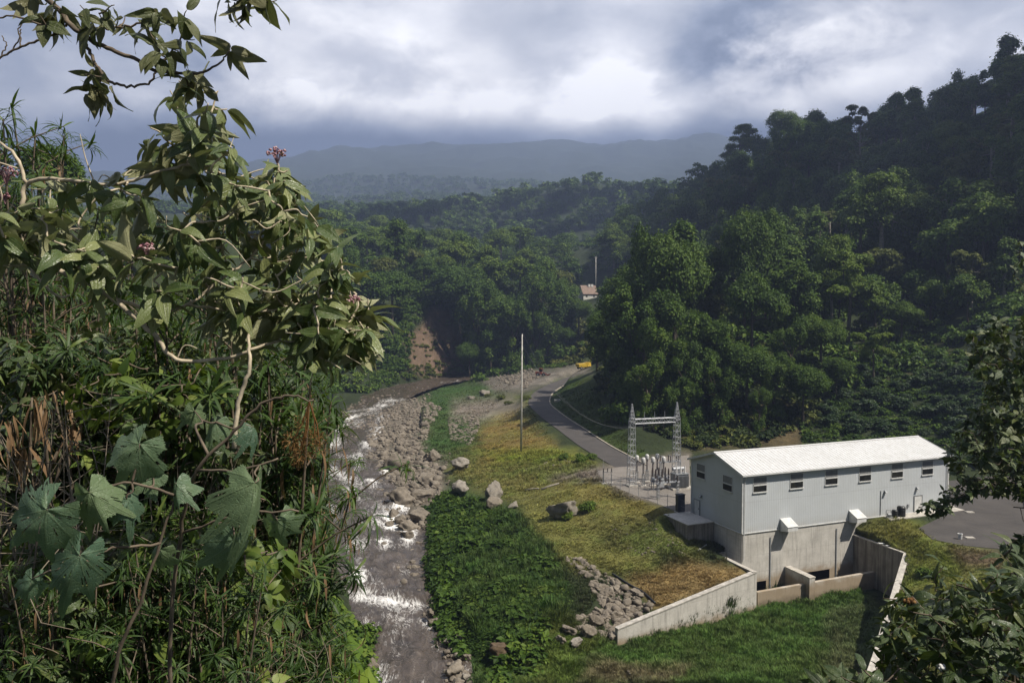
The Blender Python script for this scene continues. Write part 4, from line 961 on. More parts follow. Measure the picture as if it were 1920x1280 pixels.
# heaps and beds of stones: outline px, count, sizes m, level handled by the ground
BEDS = [([(700, 1000), (790, 1000), (815, 1110), (828, 1200), (790, 1190), (740, 1060)], 46, .35, .9, 'stone breaking the surface along the leafy bank', 'stones along the leafy bank'),
        ([(800, 840), (850, 850), (850, 900), (820, 930), (800, 900)], 60, .3, .9, 'stone scattered in the grass above the rapids', 'stones in the grass above the rapids'),
        ([(690, 790), (770, 745), (830, 765), (805, 800), (790, 850), (830, 880), (810, 930), (720, 900), (690, 860)], 1500, .5, 1.7, 'stone on the gravel bar between the river and the green verge', 'stones on the gravel bar'),
        ([(640, 760), (700, 745), (800, 722), (815, 740), (740, 790), (690, 830), (640, 830)], 420, .4, 1.2, 'stone in the broad shallow river below the bend', 'stones in the upper shallows'),
        ([(700, 860), (800, 880), (830, 925), (805, 1000), (740, 1000), (700, 960)], 260, .4, 1.5, 'stone among the large boulders beside the rapids', 'stones beside the rapids'),
        ([(840, 785), (895, 778), (900, 800), (880, 835), (845, 825)], 380, .4, .8, 'grey stone in the tidy heap above the straw grass', 'stones in the upper heap'),
        ([(915, 700), (1000, 692), (1020, 700), (985, 728), (935, 715)], 420, .5, 1.2, 'pale stone of the rubble spread at the far bend', 'stones of the far rubble spread'),
        ([(1050, 1040), (1090, 1050), (1150, 1085), (1230, 1135), (1160, 1178), (1150, 1195), (1080, 1190), (1070, 1165), (1130, 1140), (1100, 1090)], 620, .28, .85, 'angular grey stone in the riprap beside the wing wall', 'riprap stones'),
        ([(1140, 985), (1210, 975), (1290, 1005), (1285, 1040), (1200, 1040), (1150, 1015)], 110, .12, .3, 'small stone on the steep edge of the mound', 'stones on the mound edge'),
        ([(1020, 868), (1080, 862), (1060, 878), (985, 880)], 70, .2, .5, 'stone in the row at the foot of the dry slope', 'stones at the slope foot'),
        ([(1690, 1040), (1705, 1050), (1680, 1130), (1665, 1130)], 60, .15, .4, 'stone along the outside of the tall wing wall', 'stones behind the wing wall'),
        ([(832, 1190), (870, 1200), (890, 1285), (835, 1290)], 60, .25, .8, 'stone at the river edge below the leafy bank', 'stones at the lower river edge'),
        ([(1085, 1240), (1190, 1245), (1240, 1285), (1090, 1290)], 60, .15, .5, 'stone on the bare ground in front of the wing wall', 'stones in front of the wing wall')]
cand = []
for poly, n, a, b, lab, grp in BEDS:
    xs = [p[0] for p in poly]; ys = [p[1] for p in poly]; zref = -38
    k = 0
    x_, y_, z_, A_ = ground_px(poly, n)
    for i in range(len(x_)): cand.append([x_[i], y_[i], z_[i], min(b, a * RNG.uniform(.7, 1) / RNG.uniform(.25, 1) ** .9), lab, grp])
X_ = np.array([c[0] for c in cand]); Y_ = np.array([c[1] for c in cand])
dvr, vr = polyline_info(X_, Y_, RVS)
for i, c in enumerate(cand):
    if dvr[i] < vr[i, 1] + 1.2: c[2] = max(c[2], vr[i, 0] - .12)
cand = [c for c in cand if 70 < c[1] < 460]
cand.sort(key=lambda c: -c[3] / c[1])
for c in cand[:262]:
    s_ = c[3]; me = (ROCKS + SMALL)[int(RNG.integers(0, 15))]
    link('stone', me, loc=(c[0], c[1], c[2] + s_ * .18), rot=(RNG.uniform(-.4, .4), RNG.uniform(-.4, .4), RNG.uniform(0, 6.28)), scale=s_ * RNG.uniform(.85, 1.1), label=c[4], cat='stone', group=c[5])
low = [rock_mesh(300 + i, 1, (1, .85, .7), 6, .1) for i in range(5)]
g = Geo(); rest = cand[262:]
for k in range(5):
    me = low[k]; V = np.array([v.co for v in me.vertices]); Fc = np.array([p.vertices[:] for p in me.polygons]); sel = rest[k::5]; n = len(sel)
    pos = np.array([(c[0], c[1], c[2] + c[3] * .12) for c in sel]); an = RNG.uniform(0, 6.28, n); X = np.c_[np.cos(an), np.sin(an), RNG.uniform(-.3, .3, n)]; Zx = np.c_[RNG.uniform(-.4, .4, (n, 2)), np.ones(n)]
    W_, Fo = stamp(V, Fc, pos, X, Zx, np.array([c[3] for c in sel]) * .95); g.add(W_, Fo, tint=np.repeat(RNG.uniform(0, 1, n), len(V)))
g.build('rubble', M_ROCK, kind='stuff', smooth=False)
# ================================================================== trees
M_BARK = plain('bark', (.085, .068, .05), .9, 0, .3, 6)
M_PBARK = plain('pale_bark', (.24, .215, .18), .85, 0, .25, 4)
G_A = ((.018, .040, .005), (.054, .102, .011), (.120, .170, .022))       # deep green
G_B = ((.028, .054, .006), (.082, .132, .013), (.160, .205, .026))       # fresh green
G_C = ((.030, .044, .008), (.084, .104, .018), (.155, .165, .036))       # olive
M_LA = foliage('leaves_deep', *G_A, rough=.6, spec=.18, trans=.2); M_LB = foliage('leaves_fresh', *G_B, rough=.6, spec=.18, trans=.2); M_LC = foliage('leaves_olive', *G_C, rough=.6, spec=.18, trans=.2)
M_LD = foliage('leaves_dark', (.008, .016, .005), (.022, .040, .011), (.050, .072, .020), rough=.6, spec=.15)
KITE_V = np.array([(0, 0, 0), (.45, -.36, .06), (.45, .36, .06), (1, 0, -.12)]); KITE_F = [(0, 1, 2), (1, 3, 2)]
KITE_Q = [(0, 1, 3, 2)]
def leaf_cloud(lobes, n, ls, rng, hang=.0, flat=.5):
    L = np.array(lobes); c, r, sq = L[:, :3], L[:, 3], L[:, 4]
    w = r ** 2; idx = rng.choice(len(L), n, p=w / w.sum())
    d = rnd_dirs(n, rng); d[:, 2] = np.where((d[:, 2] < -.2) & (rng.random(n) < .75), -d[:, 2], d[:, 2])
    rr = r[idx] * (.46 + .70 * rng.random(n) ** .75) * np.where(rng.random(n) < .07, rng.uniform(1.05, 1.4, n), 1.0) * (1 + .26 * np.sin(d[:, 0] * 5 + idx) * np.cos(d[:, 1] * 6 + idx * 2.1))
    pos = c[idx] + d * rr[:, None] * np.c_[np.ones(n), np.ones(n), sq[idx]]
    keep = np.ones(n, bool)
    for j in range(len(L)):                          # drop what lies buried in another clump
        q = (pos - c[j]) / np.array((1, 1, sq[j])); keep &= ~((np.einsum('ij,ij->i', q, q) < (r[j] * .55) ** 2) & (idx != j))
    pos, d, idx = pos[keep], d[keep], idx[keep]; m = len(pos)
    Z = d * (1 - flat) + np.array((0, 0, 1.0)) * flat + rnd_dirs(m, rng) * .45
    X = np.cross(Z, rnd_dirs(m, rng)); X[:, 2] -= hang * np.linalg.norm(X, axis=1)
    s = ls * rng.uniform(.6, 1.35, m)
    V, Fo = stamp(KITE_V, KITE_Q, pos, X, Z, s, s * .95)
    lt = rng.uniform(-.16, .16, len(L))
    tint = np.clip(.5 + lt[idx] + rng.normal(0, .17, m), 0, 1)
    return V, Fo, np.repeat(tint, 4)
def lobes_for(kind, R, Hc, zc, rng):
    L = []
    if kind == 'round':
        for i in range(24):
            d = rnd_dirs(1, rng)[0]; k = rng.uniform(.45, .78); L.append((d[0] * R * k, d[1] * R * k, zc + d[2] * Hc * k * .5, R * rng.uniform(.24, .40), .85))
        L.append((0, 0, zc, R * .5, .9))
    elif kind == 'umbrella':
        for t_, zz in enumerate((0, .32, .62)):
            for i in range(14 - 3 * t_):
                a = rng.uniform(0, 6.28); k = rng.uniform(.25, .85) * (1 - .25 * t_); L.append((math.cos(a) * R * k, math.sin(a) * R * k, zc - Hc * .3 + Hc * zz * (.8 - .5 * k) + rng.uniform(-.14, .14) * Hc, R * rng.uniform(.2, .36), rng.uniform(.45, .75)))
    elif kind == 'tall':
        for i in range(24):
            zz = rng.uniform(-.5, .5); w = math.cos(zz * 2.3) * R; a = rng.uniform(0, 6.28); k = rng.uniform(.2, .7); L.append((math.cos(a) * w * k, math.sin(a) * w * k, zc + zz * Hc, R * rng.uniform(.28, .42), 1.0))
    elif kind == 'open':
        for i in range(15):
            a = rng.uniform(0, 6.28); k = rng.uniform(.3, .9); L.append((math.cos(a) * R * k, math.sin(a) * R * k, zc + rng.uniform(-.4, .45) * Hc, R * rng.uniform(.16, .30), .55))
    elif kind == 'vine':                             # curtain hung with climbers
        for i in range(30):
            zz = rng.uniform(-.62, .45); a = rng.uniform(0, 6.28); w = R * (.75 + .25 * math.sin(zz * 4)); k = rng.uniform(.45, .9); L.append((math.cos(a) * w * k, math.sin(a) * w * k, zc + zz * Hc, R * rng.uniform(.2, .34), 1.35))
    elif kind == 'bush':
        for i in range(13):
            a = rng.uniform(0, 6.28); k = rng.uniform(0, .75); L.append((math.cos(a) * R * k, math.sin(a) * R * k, Hc * rng.uniform(.25, .7) * (1 - .5 * k), R * rng.uniform(.28, .45), .8))
    return L
def tree_proto(kind, H_, R, n, ls, seed, mleaf, bark, cfrac=.55, hang=.2):
    rng = np.random.default_rng(seed); Hc = H_ * cfrac; zc = H_ - Hc / 2
    L = lobes_for(kind, R, Hc, zc, rng)
    g = Geo(); V, Fo, ti = leaf_cloud(L, n, ls, rng, hang); g.add(V, Fo, tint=ti); crown = g.mesh('crown'); crown.materials.append(mleaf)
    g = Geo(); b = rng.uniform(-.5, .5, 2); r0 = .018 * H_ + .08
    top = np.array((b[0], b[1], H_ - Hc * (.55 if kind != 'umbrella' else .75)))
    g.tube([(0, 0, -1.2), (b[0] * .2, b[1] * .3, H_ * .2), (b[0] * .7, b[1] * .8, H_ * .45 if top[2] > H_ * .5 else top[2] * .7), top], [r0 * 1.25, r0, r0 * .8, r0 * .55], 8)
    for l in L[::2] if kind != 'bush' else []:
        c = np.array(l[:3]); s = top * rng.uniform(.7, 1.0); s[2] = max(s[2], top[2] * .7); m = (s + c) / 2 + rng.normal(0, .06 * R, 3)
        g.tube([s, m, c], [r0 * .35, r0 * .25, r0 * .1], 5, False)
    trunk = g.mesh('trunk', True); trunk.materials.append(bark)
    return dict(kind=kind, H=H_, R=R, crown=crown, trunk=trunk)
TK = [tree_proto('round', 17, 6.5, 7500, .78, 1, M_LA, M_BARK), tree_proto('round', 15, 6.0, 7000, .72, 2, M_LB, M_BARK), tree_proto('umbrella', 18, 8.0, 6500, .80, 3, M_LB, M_PBARK, .4),
      tree_proto('tall', 21, 5.0, 7500, .75, 4, M_LA, M_PBARK, .68), tree_proto('open', 17, 6.0, 4200, .75, 5, M_LC, M_PBARK, .5), tree_proto('vine', 18, 5.2, 8000, .7, 6, M_LA, M_BARK, .85, .6),
      tree_proto('umbrella', 15, 7.0, 6000, .75, 7, M_LA, M_BARK, .42), tree_proto('round', 13, 5.2, 5500, .7, 8, M_LC, M_BARK, .6), tree_proto('open', 20, 7.0, 5200, .78, 9, M_LA, M_PBARK, .42)]
KIND_WORDS = ['rounded deep-green tree', 'rounded fresh-green tree', 'flat-topped spreading fresh-green tree', 'tall column-like deep-green tree', 'thin open olive-green tree', 'tree draped in hanging climbers', 'flat-topped deep-green tree', 'small rounded olive-green tree', 'tall open-crowned deep-green tree']
def plant_tree(k, x, y, z, s, label, group=None, name='forest_tree', cat='tree', rz=None):
    p = TK[k] if isinstance(k, int) else k
    e = empty(name, (x, y, z), label, cat, group, RNG.uniform(0, 6.28) if rz is None else rz); e.scale = (s * RNG.uniform(.92, 1.08), s * RNG.uniform(.92, 1.08), s)
    link('crown', p['crown'], e); link('trunk', p['trunk'], e); return e
# the trees of the wooded spur, each placed where it grows: px, y metres, crown-top py, kind, scale by height
BIGK = [tree_proto('round', 24, 9.5, 19000, .60, 31, M_LA, M_BARK, .62), tree_proto('vine', 26, 7.5, 17000, .60, 32, M_LA, M_BARK, .9, .6), tree_proto('umbrella', 22, 10, 16000, .60, 33, M_LA, M_BARK, .45),
        tree_proto('open', 24, 9.0, 12500, .62, 34, M_LB, M_BARK, .6), tree_proto('tall', 22, 6.0, 14000, .58, 35, M_LA, M_BARK, .8), tree_proto('umbrella', 24, 10, 15000, .62, 36, M_LB, M_PBARK, .62)]
SPUR = [(1240, 196, 610, 1, 'low vine-hung tree above the left gantry column'), (1300, 189, 650, 1, 'hanging thicket tree just behind the gantry beam'), (1352, 188, 668, 1, 'low vine-hung tree right of the gantry'), (1402, 190, 640, 0, 'round tree low on the slope behind the powerhouse gable'), (1452, 189, 668, 1, 'vine-hung tree low behind the middle of the powerhouse roof'), (1508, 188, 680, 0, 'small round tree above the middle of the powerhouse roof'), (1212, 190, 668, 1, 'dark vine-hung tree above the grass verge by the gantry'), (1275, 184, 712, 1, 'lowest hanging thicket tree behind the gantry'), (1425, 184, 730, 1, 'lowest hanging thicket tree behind the powerhouse ridge'), (1570, 195, 668, 0, 'round tree at the left edge of the coffee planting'),
        (1172, 236, 520, 1, 'vine-covered tree first beside the road bend'), (1190, 224, 505, 0, 'dense round tree overhanging the road verge'), (1188, 214, 530, 1, 'leaning vine-covered tree above the shaded verge'), (1135, 252, 590, 4, 'dark upright tree close to the far road bend'),
        (1225, 218, 440, 1, 'big vine-hung tree at the left end of the wooded spur'), (1265, 212, 432, 0, 'broad dark tree behind the gantry on the wooded spur'), (1395, 226, 392, 0, 'tallest broad-crowned tree in the middle of the wooded spur'), (1445, 232, 405, 4, 'upright leafy tree right of the tallest one on the wooded spur'),
        (1410, 205, 498, 2, 'flat-topped tree with a dark bare trunk in front of the tallest one'), (1560, 226, 425, 5, 'tall lopsided tree with layered fresh-green crown at the right of the spur'), (1590, 222, 470, 3, 'loose-crowned tree just right of the lopsided one'), (1330, 232, 470, 4, 'upright tree between the vine-hung tree and the tallest tree'),
        (1205, 236, 492, 1, 'vine-covered tree leaning over the road bend'), (1150, 255, 575, 0, 'leafy tree nearest the road at the left tip of the spur'), (1200, 205, 560, 1, 'lower vine-covered tree above the grass verge'), (1290, 200, 560, 1, 'hanging green thicket tree above the gantry'),
        (1500, 215, 500, 4, 'upright leafy tree between the flat-topped and the lopsided tree'), (1640, 198, 622, 3, 'small single tree with a dark trunk on the coffee slope'), (1480, 200, 600, 1, 'bright vine-covered tree above the powerhouse roof'), (1350, 195, 610, 4, 'dark upright tree behind the gantry'),
        (1690, 222, 560, 2, 'yellow-green low spreading tree at the edge of the shaded hill'), (1540, 205, 590, 0, 'rounded tree at the foot of the lopsided one'), (1120, 275, 585, 4, 'dark tree at the shaded edge of the road')]
for px, y, top, k, lab in SPUR:
    x, y, z = gp(px, y); h = max(4.0, zat(top, (x, y)) - z); p = BIGK[k]; s_ = h / p['H']
    e = plant_tree(p, x, y, z, s_, lab)
    w = min(1.0, max(.62, .85 / s_)) if s_ > 1.25 else 1.0
    e.scale = (e.scale[0] * w, e.scale[1] * w, e.scale[2])
BLUFF = [(945, 428, 432, 0, 'tallest crown of the wall of trees across the river'), (1000, 432, 452, 1, 'vine-hung tree right of the tallest crown across the river'), (1058, 440, 440, 4, 'upright dark tree at the right end of the wall across the river'), (1030, 425, 500, 1, 'lower vine-hung tree under the upright dark tree across the river'), (895, 424, 486, 1, 'vine-hung tree left of the tallest crown across the river'), (862, 436, 470, 0, 'round tree above the bare earth scar across the river'),
         (795, 440, 478, 2, 'dark flat-topped tree directly above the bare earth scar'), (735, 405, 500, 2, 'layered dark tree left of the bare earth scar'), (690, 400, 500, 0, 'round tree at the left end of the wall across the river'), (960, 420, 560, 1, 'hanging thicket tree in the middle of the wall across the river'), (920, 418, 590, 4, 'narrow tree right of the bare earth scar'), (1005, 420, 590, 1, 'low vine-hung tree above the far rubble'), (1085, 432, 560, 0, 'round tree below the lone house'), (640, 398, 470, 1, 'vine-hung tree half hidden behind the foreground shrub'), (1055, 425, 610, 0, 'rounded rusty-green tree near the yellow truck'), (880, 416, 640, 0, 'low round tree at the water edge right of the scar')]
for px, y, top, k, lab in BLUFF:
    x, y, z = gp(px, y); zt = zat(top, (x, y)); p = BIGK[k]; s_ = min(max(zt - z, 8) / p['H'], 1.75)
    e = plant_tree(p, x, y, zt - s_ * p['H'] if zt - s_ * p['H'] - z < 4 else z + 3, s_, lab)
# candidates over the wooded land
def scatter(pxa, pxb, ya, yb, n, dmin, kinds, sc, lab, grp, test=None):
    out = []; pts = np.zeros((n, 2)); tries = 0
    while len(out) < n and tries < n * 30:
        tries += 1; y = math.sqrt(RNG.uniform(ya ** 2, yb ** 2)); px = RNG.uniform(pxa, pxb); x = (px - 960) / F * y; dm = dmin * (1 + .2 * (y > 500)); k = len(out)
        if k and np.min((pts[:k, 0] - x) ** 2 + (pts[:k, 1] - y) ** 2) < dm * dm: continue
        if test and not test(px, x, y): continue
        pts[k] = x, y; out.append([x, y, int(kinds[RNG.integers(0, len(kinds))]), RNG.uniform(*sc), lab, grp])
    return out
def free(px, x, y):
    d, v = polyline_info(np.array([x]), np.array([y]), RVS)
    if d[0] < v[0, 1] + 7: return False
    if polyline_info(np.array([x]), np.array([y]), RDS)[0][0] < 9: return False
    return True
def bluff(px, x, y):
    if 1075 < px < 1150: return False
    if not free(px, x, y): return False
    z = ground(x, y); p_, q_ = proj(np.array([x]), np.array([y]), np.array([z]))
    if 755 < p_[0] < 860 and 585 < q_[0] < 720: return False
    if 1080 < p_[0] < 1135 and y < 545 : return False
    return True
def hill(px, x, y):
    z = ground(x, y); p_, q_ = proj(np.array([x]), np.array([y]), np.array([z])); return q_[0] < 640 and free(px, x, y)
C_ = []
C_ += scatter(430, 1180, 432, 800, 420, 11.5, [0, 1, 1, 1, 2, 3, 0, 5, 5, 7, 7], (1.05, 1.7), 'in the sunlit forest on the bluff across the river', 'trees across the river', bluff)
C_ += scatter(1150, 2050, 215, 680, 620, 8.6, [0, 0, 0, 1, 1, 3, 3, 5, 5, 4, 4, 7], (.7, 1.6), 'in the dark forest on the steep right-hand hillside', 'trees on the steep hillside', hill)
C_ += scatter(-150, 640, 120, 400, 120, 9, [0, 1, 4, 6, 7], (.45, .8), 'on the slope behind the foreground bushes', 'trees behind the foreground bushes', lambda px, x, y: free(px, x, y) and ground(x, y) > -32)
C_ += scatter(560, 1300, 800, 1180, 620, 10, [0, 3, 5, 6, 8], (.75, 1.15), '', '')
zz = Hq(np.array([c[0] for c in C_]), np.array([c[1] for c in C_]))
PX_, PY_ = proj(np.array([c[0] for c in C_]), np.array([c[1] for c in C_]), zz + 12)
# hidden ones drop out: march along the sight line to the crown
Cx = np.array([c[0] for c in C_]); Cy = np.array([c[1] for c in C_]); vis = np.ones(len(C_), bool)
for t_ in np.linspace(.35, .97, 24): vis &= ~(Hq(Cx * t_, Cy * t_) + (0 if t_ < .6 else 5) > (zz + 16) * t_)
C_ = [c + [z] for c, z, v in zip(C_, zz, vis) if v]
C_.sort(key=lambda c: -TK[c[2]]['R'] * c[3] / c[1])
N_IND = 250; n_ = 0; rest = []
for c in C_:
    px = 960 + F * c[0] / c[1]
    if n_ < N_IND and c[4] and -60 < px < 1980:
        plant_tree(c[2], c[0], c[1], c[6] - .4, c[3], KIND_WORDS[c[2]] + ' ' + c[4], c[5] + ': ' + KIND_WORDS[c[2]]); n_ += 1
    else: rest.append(c)
# one emergent tree with a long pale trunk on the dark slope, and skyline trees
for px, y, foot, top, k, lab in ((1650, 262, 482, 312, BIGK[5], 'emergent tree with a long pale bare trunk on the dark slope'), (1465, 470, 290, 206, BIGK[0], 'broad-crowned skyline tree highest on the left of the ridge'), (1385, 520, 330, 238, BIGK[3], 'loose-crowned skyline tree on the left shoulder of the ridge'), (1905, 320, 200, 92, BIGK[3], 'loose-crowned skyline tree at the top right of the ridge'), (1645, 425, 290, 205, TK[4], 'feathery skyline tree near the middle of the ridge'), (1560, 450, 310, 232, TK[0], 'dense rounded skyline tree on the middle of the ridge')):
    x, y, z = gp(px, y); h = zat(top, (x, y)) - z; s_ = max(.5, min(1.45, h / k['H'])); plant_tree(k, x, y, max(z - 1, z + h - s_ * k['H']) if h - s_ * k['H'] < 6 else z, s_, lab)
# the rest of the wood: low-detail crowns in one mass
def lowcrowns(pts, n_leaf, ls, seed):
    rng = np.random.default_rng(seed); V, Fs, ts = [], [], []
    var = []
    for s in range(5):
        L = lobes_for(('round', 'umbrella', 'tall', 'round', 'open')[s], 6, 8, 8.5, rng); v, f, t_ = leaf_cloud(L, n_leaf, ls, rng, .1); var.append((v, f, t_))
    g = Geo(); ch = rng.integers(0, 5, len(pts))
    for s in range(5):
        P_ = pts[ch == s]; v, f, t_ = var[s]
        for p in P_:
            a = rng.uniform(0, 6.28); c, q = math.cos(a) * p[3], math.sin(a) * p[3]
            w = np.c_[v[:, 0] * c - v[:, 1] * q + p[0], v[:, 0] * q + v[:, 1] * c + p[1], v[:, 2] * p[3] + p[2]]
            g.add(w, f, tint=np.clip(t_ + rng.normal(0, .14), 0, 1))
    return g
pts = np.array([(c[0], c[1], c[6] - 3.5, c[3] * TK[c[2]]['R'] / 6.2) for c in rest])
lowcrowns(pts, 800, 1.15, 71).build('distant_forest', M_LA, kind='stuff')
n = 5200; yy = np.sqrt(RNG.uniform(900 ** 2, 3000 ** 2, n)); xx = (RNG.uniform(200, 1520, n) - 960) / F * yy; z2 = Hq(xx, yy); vis = np.ones(n, bool)
for t_ in np.linspace(.4, .98, 22): vis &= ~(Hq(xx * t_, yy * t_) + 4 > (z2 + 16) * t_)
pts = np.c_[xx, yy, z2 - 1, RNG.uniform(.8, 1.5, n)][vis]
lowcrowns(pts, 130, 3.4, 73).build('mountain_forest', M_LA, kind='stuff')

# ------------------------------------------------------------------ undergrowth, coffee bushes, verge shrubs
def bush_template(n, ls, seed, R=1.0, Hh=1.0):
    rng = np.random.default_rng(seed); return leaf_cloud(lobes_for('bush', R, Hh, 0, rng), n, ls, rng, .15, .4)
BT = [bush_template(150, .42, 400 + i) for i in range(5)]
def bushes(name, poly, n, s0, s1, m, flat=1.0, tmpl=BT, kind='stuff', tb=0.0):
    x, y, z, _ = ground_px(poly, n); rng = RNG; g = Geo()
    for i in range(len(x)):
        v, f, t_ = tmpl[int(rng.integers(0, len(tmpl)))]; s = rng.uniform(s0, s1); a = rng.uniform(0, 6.28); c, q = math.cos(a) * s, math.sin(a) * s
        g.add(np.c_[v[:, 0] * c - v[:, 1] * q + x[i], v[:, 0] * q + v[:, 1] * c + y[i], v[:, 2] * s * flat * rng.uniform(.7, 1.2) + z[i] - .15 * s], f, tint=np.clip(t_ + rng.normal(0, .16) + tb + 1.1 * (float(fbm(x[i] / 5, y[i] / 5, 91, 3)) - .5), 0, 1))
    return g.build(name, m, kind=kind)
bushes('undergrowth', [(1115, 700), (1180, 640), (1300, 600), (1450, 590), (1600, 610), (1560, 700), (1530, 800), (1400, 838), (1290, 836), (1200, 800), (1130, 750)], 420, .9, 2.2, M_LC, 1.2, tb=-.22)
bushes('undergrowth', [(1115, 700), (1180, 640), (1300, 600), (1450, 590), (1600, 610), (1560, 700), (1530, 800), (1400, 838), (1290, 836), (1200, 800), (1130, 750)], 380, 1.0, 2.4, M_LD, 1.2)
bushes('undergrowth', [(600, 735), (680, 560), (752, 580), (748, 712), (690, 738)], 330, 1.2, 3.0, M_LA, 1.1)
bushes('undergrowth', [(868, 580), (1090, 590), (1120, 680), (1000, 690), (900, 697), (880, 660)], 480, 1.2, 3.0, M_LC, 1.1)
bushes('undergrowth', [(738, 560), (800, 555), (775, 625), (762, 690), (740, 700)], 120, 1.2, 3.0, M_LA, 1.1)
bushes('undergrowth', [(765, 640), (800, 590), (870, 590), (880, 690), (770, 700)], 95, .6, 1.7, M_LC, .9)
bushes('undergrowth', [(752, 690), (900, 665), (905, 697), (780, 712)], 90, 1.0, 2.2, M_LC, 1.0)
bushes('ground_cover', [(835, 835), (1000, 845), (1110, 868), (1000, 900), (890, 900)], 170, .2, .55, M_LC, 1.0)
bushes('undergrowth', [(1190, 700), (1240, 600), (1500, 560), (1560, 640), (1700, 600), (1930, 560), (1930, 620), (1750, 650), (1600, 700)], 380, 1.2, 3.0, M_LA, 1.1)
bushes('undergrowth', [(1500, 800), (1560, 690), (1700, 640), (1800, 660), (1930, 700), (1930, 900), (1800, 870), (1700, 830), (1500, 838)], 1300, .5, 1.5, M_LA, .9, tb=-.1)
def slope_bushes(n, pxa, pxb, ya, yb, s0, s1, m, tb=0.0):
    y = np.sqrt(RNG.uniform(ya ** 2, yb ** 2, n)); x = (RNG.uniform(pxa, pxb, n) - 960) / F * y; z = Hq(x, y); vis = np.ones(n, bool)
    for t_ in np.linspace(.4, .985, 26): vis &= ~(Hq(x * t_, y * t_) + (0 if t_ < .7 else 2) > (z + 5) * t_)
    d, v = polyline_info(x, y, RVS); vis &= d > v[:, 1] + 5; vis &= polyline_info(x, y, RDS)[0] > 8
    p_, q_ = proj(x, y, z); vis &= ~((p_ > 765) & (p_ < 850) & (q_ > 590) & (q_ < 720)) & ~((p_ > 1085) & (p_ < 1125) & (y < 545) & (y > 480))
    g = Geo()
    for i in np.nonzero(vis)[0]:
        w, f, t_ = BH2[int(RNG.integers(0, 5))]; s = RNG.uniform(s0, s1); a = RNG.uniform(0, 6.28); c, q = math.cos(a) * s, math.sin(a) * s
        g.add(np.c_[w[:, 0] * c - w[:, 1] * q + x[i], w[:, 0] * q + w[:, 1] * c + y[i], w[:, 2] * s * RNG.uniform(.8, 1.5) + z[i] - .15 * s], f, tint=np.clip(t_ + RNG.normal(0, .16) + tb, 0, 1))
    g.build('undergrowth', m, kind='stuff')
BH2 = [bush_template(260, .30, 460 + i) for i in range(5)]
slope_bushes(2600, 1150, 2000, 200, 640, 2.2, 5.0, M_LA, -.1)
slope_bushes(1500, 540, 1200, 395, 830, 2.5, 4.5, M_LA, -.1)
CB = tree_proto('bush', 2.2, 1.5, 900, .34, 51, foliage('coffee_leaves', (.010, .026, .010), (.034, .066, .022), (.085, .12, .045), rough=.5, spec=.25), M_BARK, .8, .1)
x, y, z, pxs = ground_px([(1530, 800), (1550, 740), (1600, 700), (1700, 640), (1790, 690), (1830, 740), (1850, 820), (1780, 820), (1600, 815)], 125)
for i in range(len(x)):
    plant_tree(CB, x[i], y[i], z[i], RNG.uniform(.45, 1.7), 'dark glossy coffee bush in the planting on the slope above the powerhouse', 'coffee bushes on the slope', 'coffee_bush', 'bush')
# individual shrubs on the grass
SB = tree_proto('bush', 2.4, 1.7, 1500, .30, 52, M_LB, M_BARK, .8, .1); SO = tree_proto('bush', 2.2, 1.9, 1400, .30, 53, M_LC, M_BARK, .8, .1)
for px, py, s_, p, lab in ((1108, 962, 1.15, SB, 'leafy shrub beside the big weathered boulder on the mound'), (1070, 975, .8, SB, 'low shrub at the front of the big weathered boulder'), (1085, 868, 1.1, SB, 'fresh-green shrub where the grass bank meets the road end'), (1060, 862, .9, SB, 'small shrub left of the fresh-green one at the road end'), (1110, 862, .9, SB, 'shrub nearest the substation at the road end'),
        (985, 748, 1.0, SO, 'olive shrub on the outer edge of the road bend'), (940, 748, 1.1, SO, 'olive shrub beside the grey boulder near the far bend'), (955, 757, .9, SO, 'second olive shrub below the road bend'), (915, 742, .8, SO, 'low olive shrub behind the very pale stone'), (860, 700, 2.2, SB, 'wide bush on the water edge under the bluff'), (760, 712, 2.2, SB, 'dense bush at the water edge left of the bare soil'),
        (1345, 1005, 1.0, SO, 'small dark shrub in the shade under the gable wall'), (1735, 1085, .9, SB, 'weedy shrub on the right grass slope'), (1300, 838, 1.3, SO, 'rusty-leaved shrub at the foot of the wooded spur')):
    q = None; x, y, z, _ = ground_px([(px - 2, py - 2), (px + 2, py - 2), (px + 2, py + 2), (px - 2, py + 2)], 1)
    if len(x): plant_tree(p, x[0], y[0], z[0], s_, lab, None, 'shrub', 'shrub')

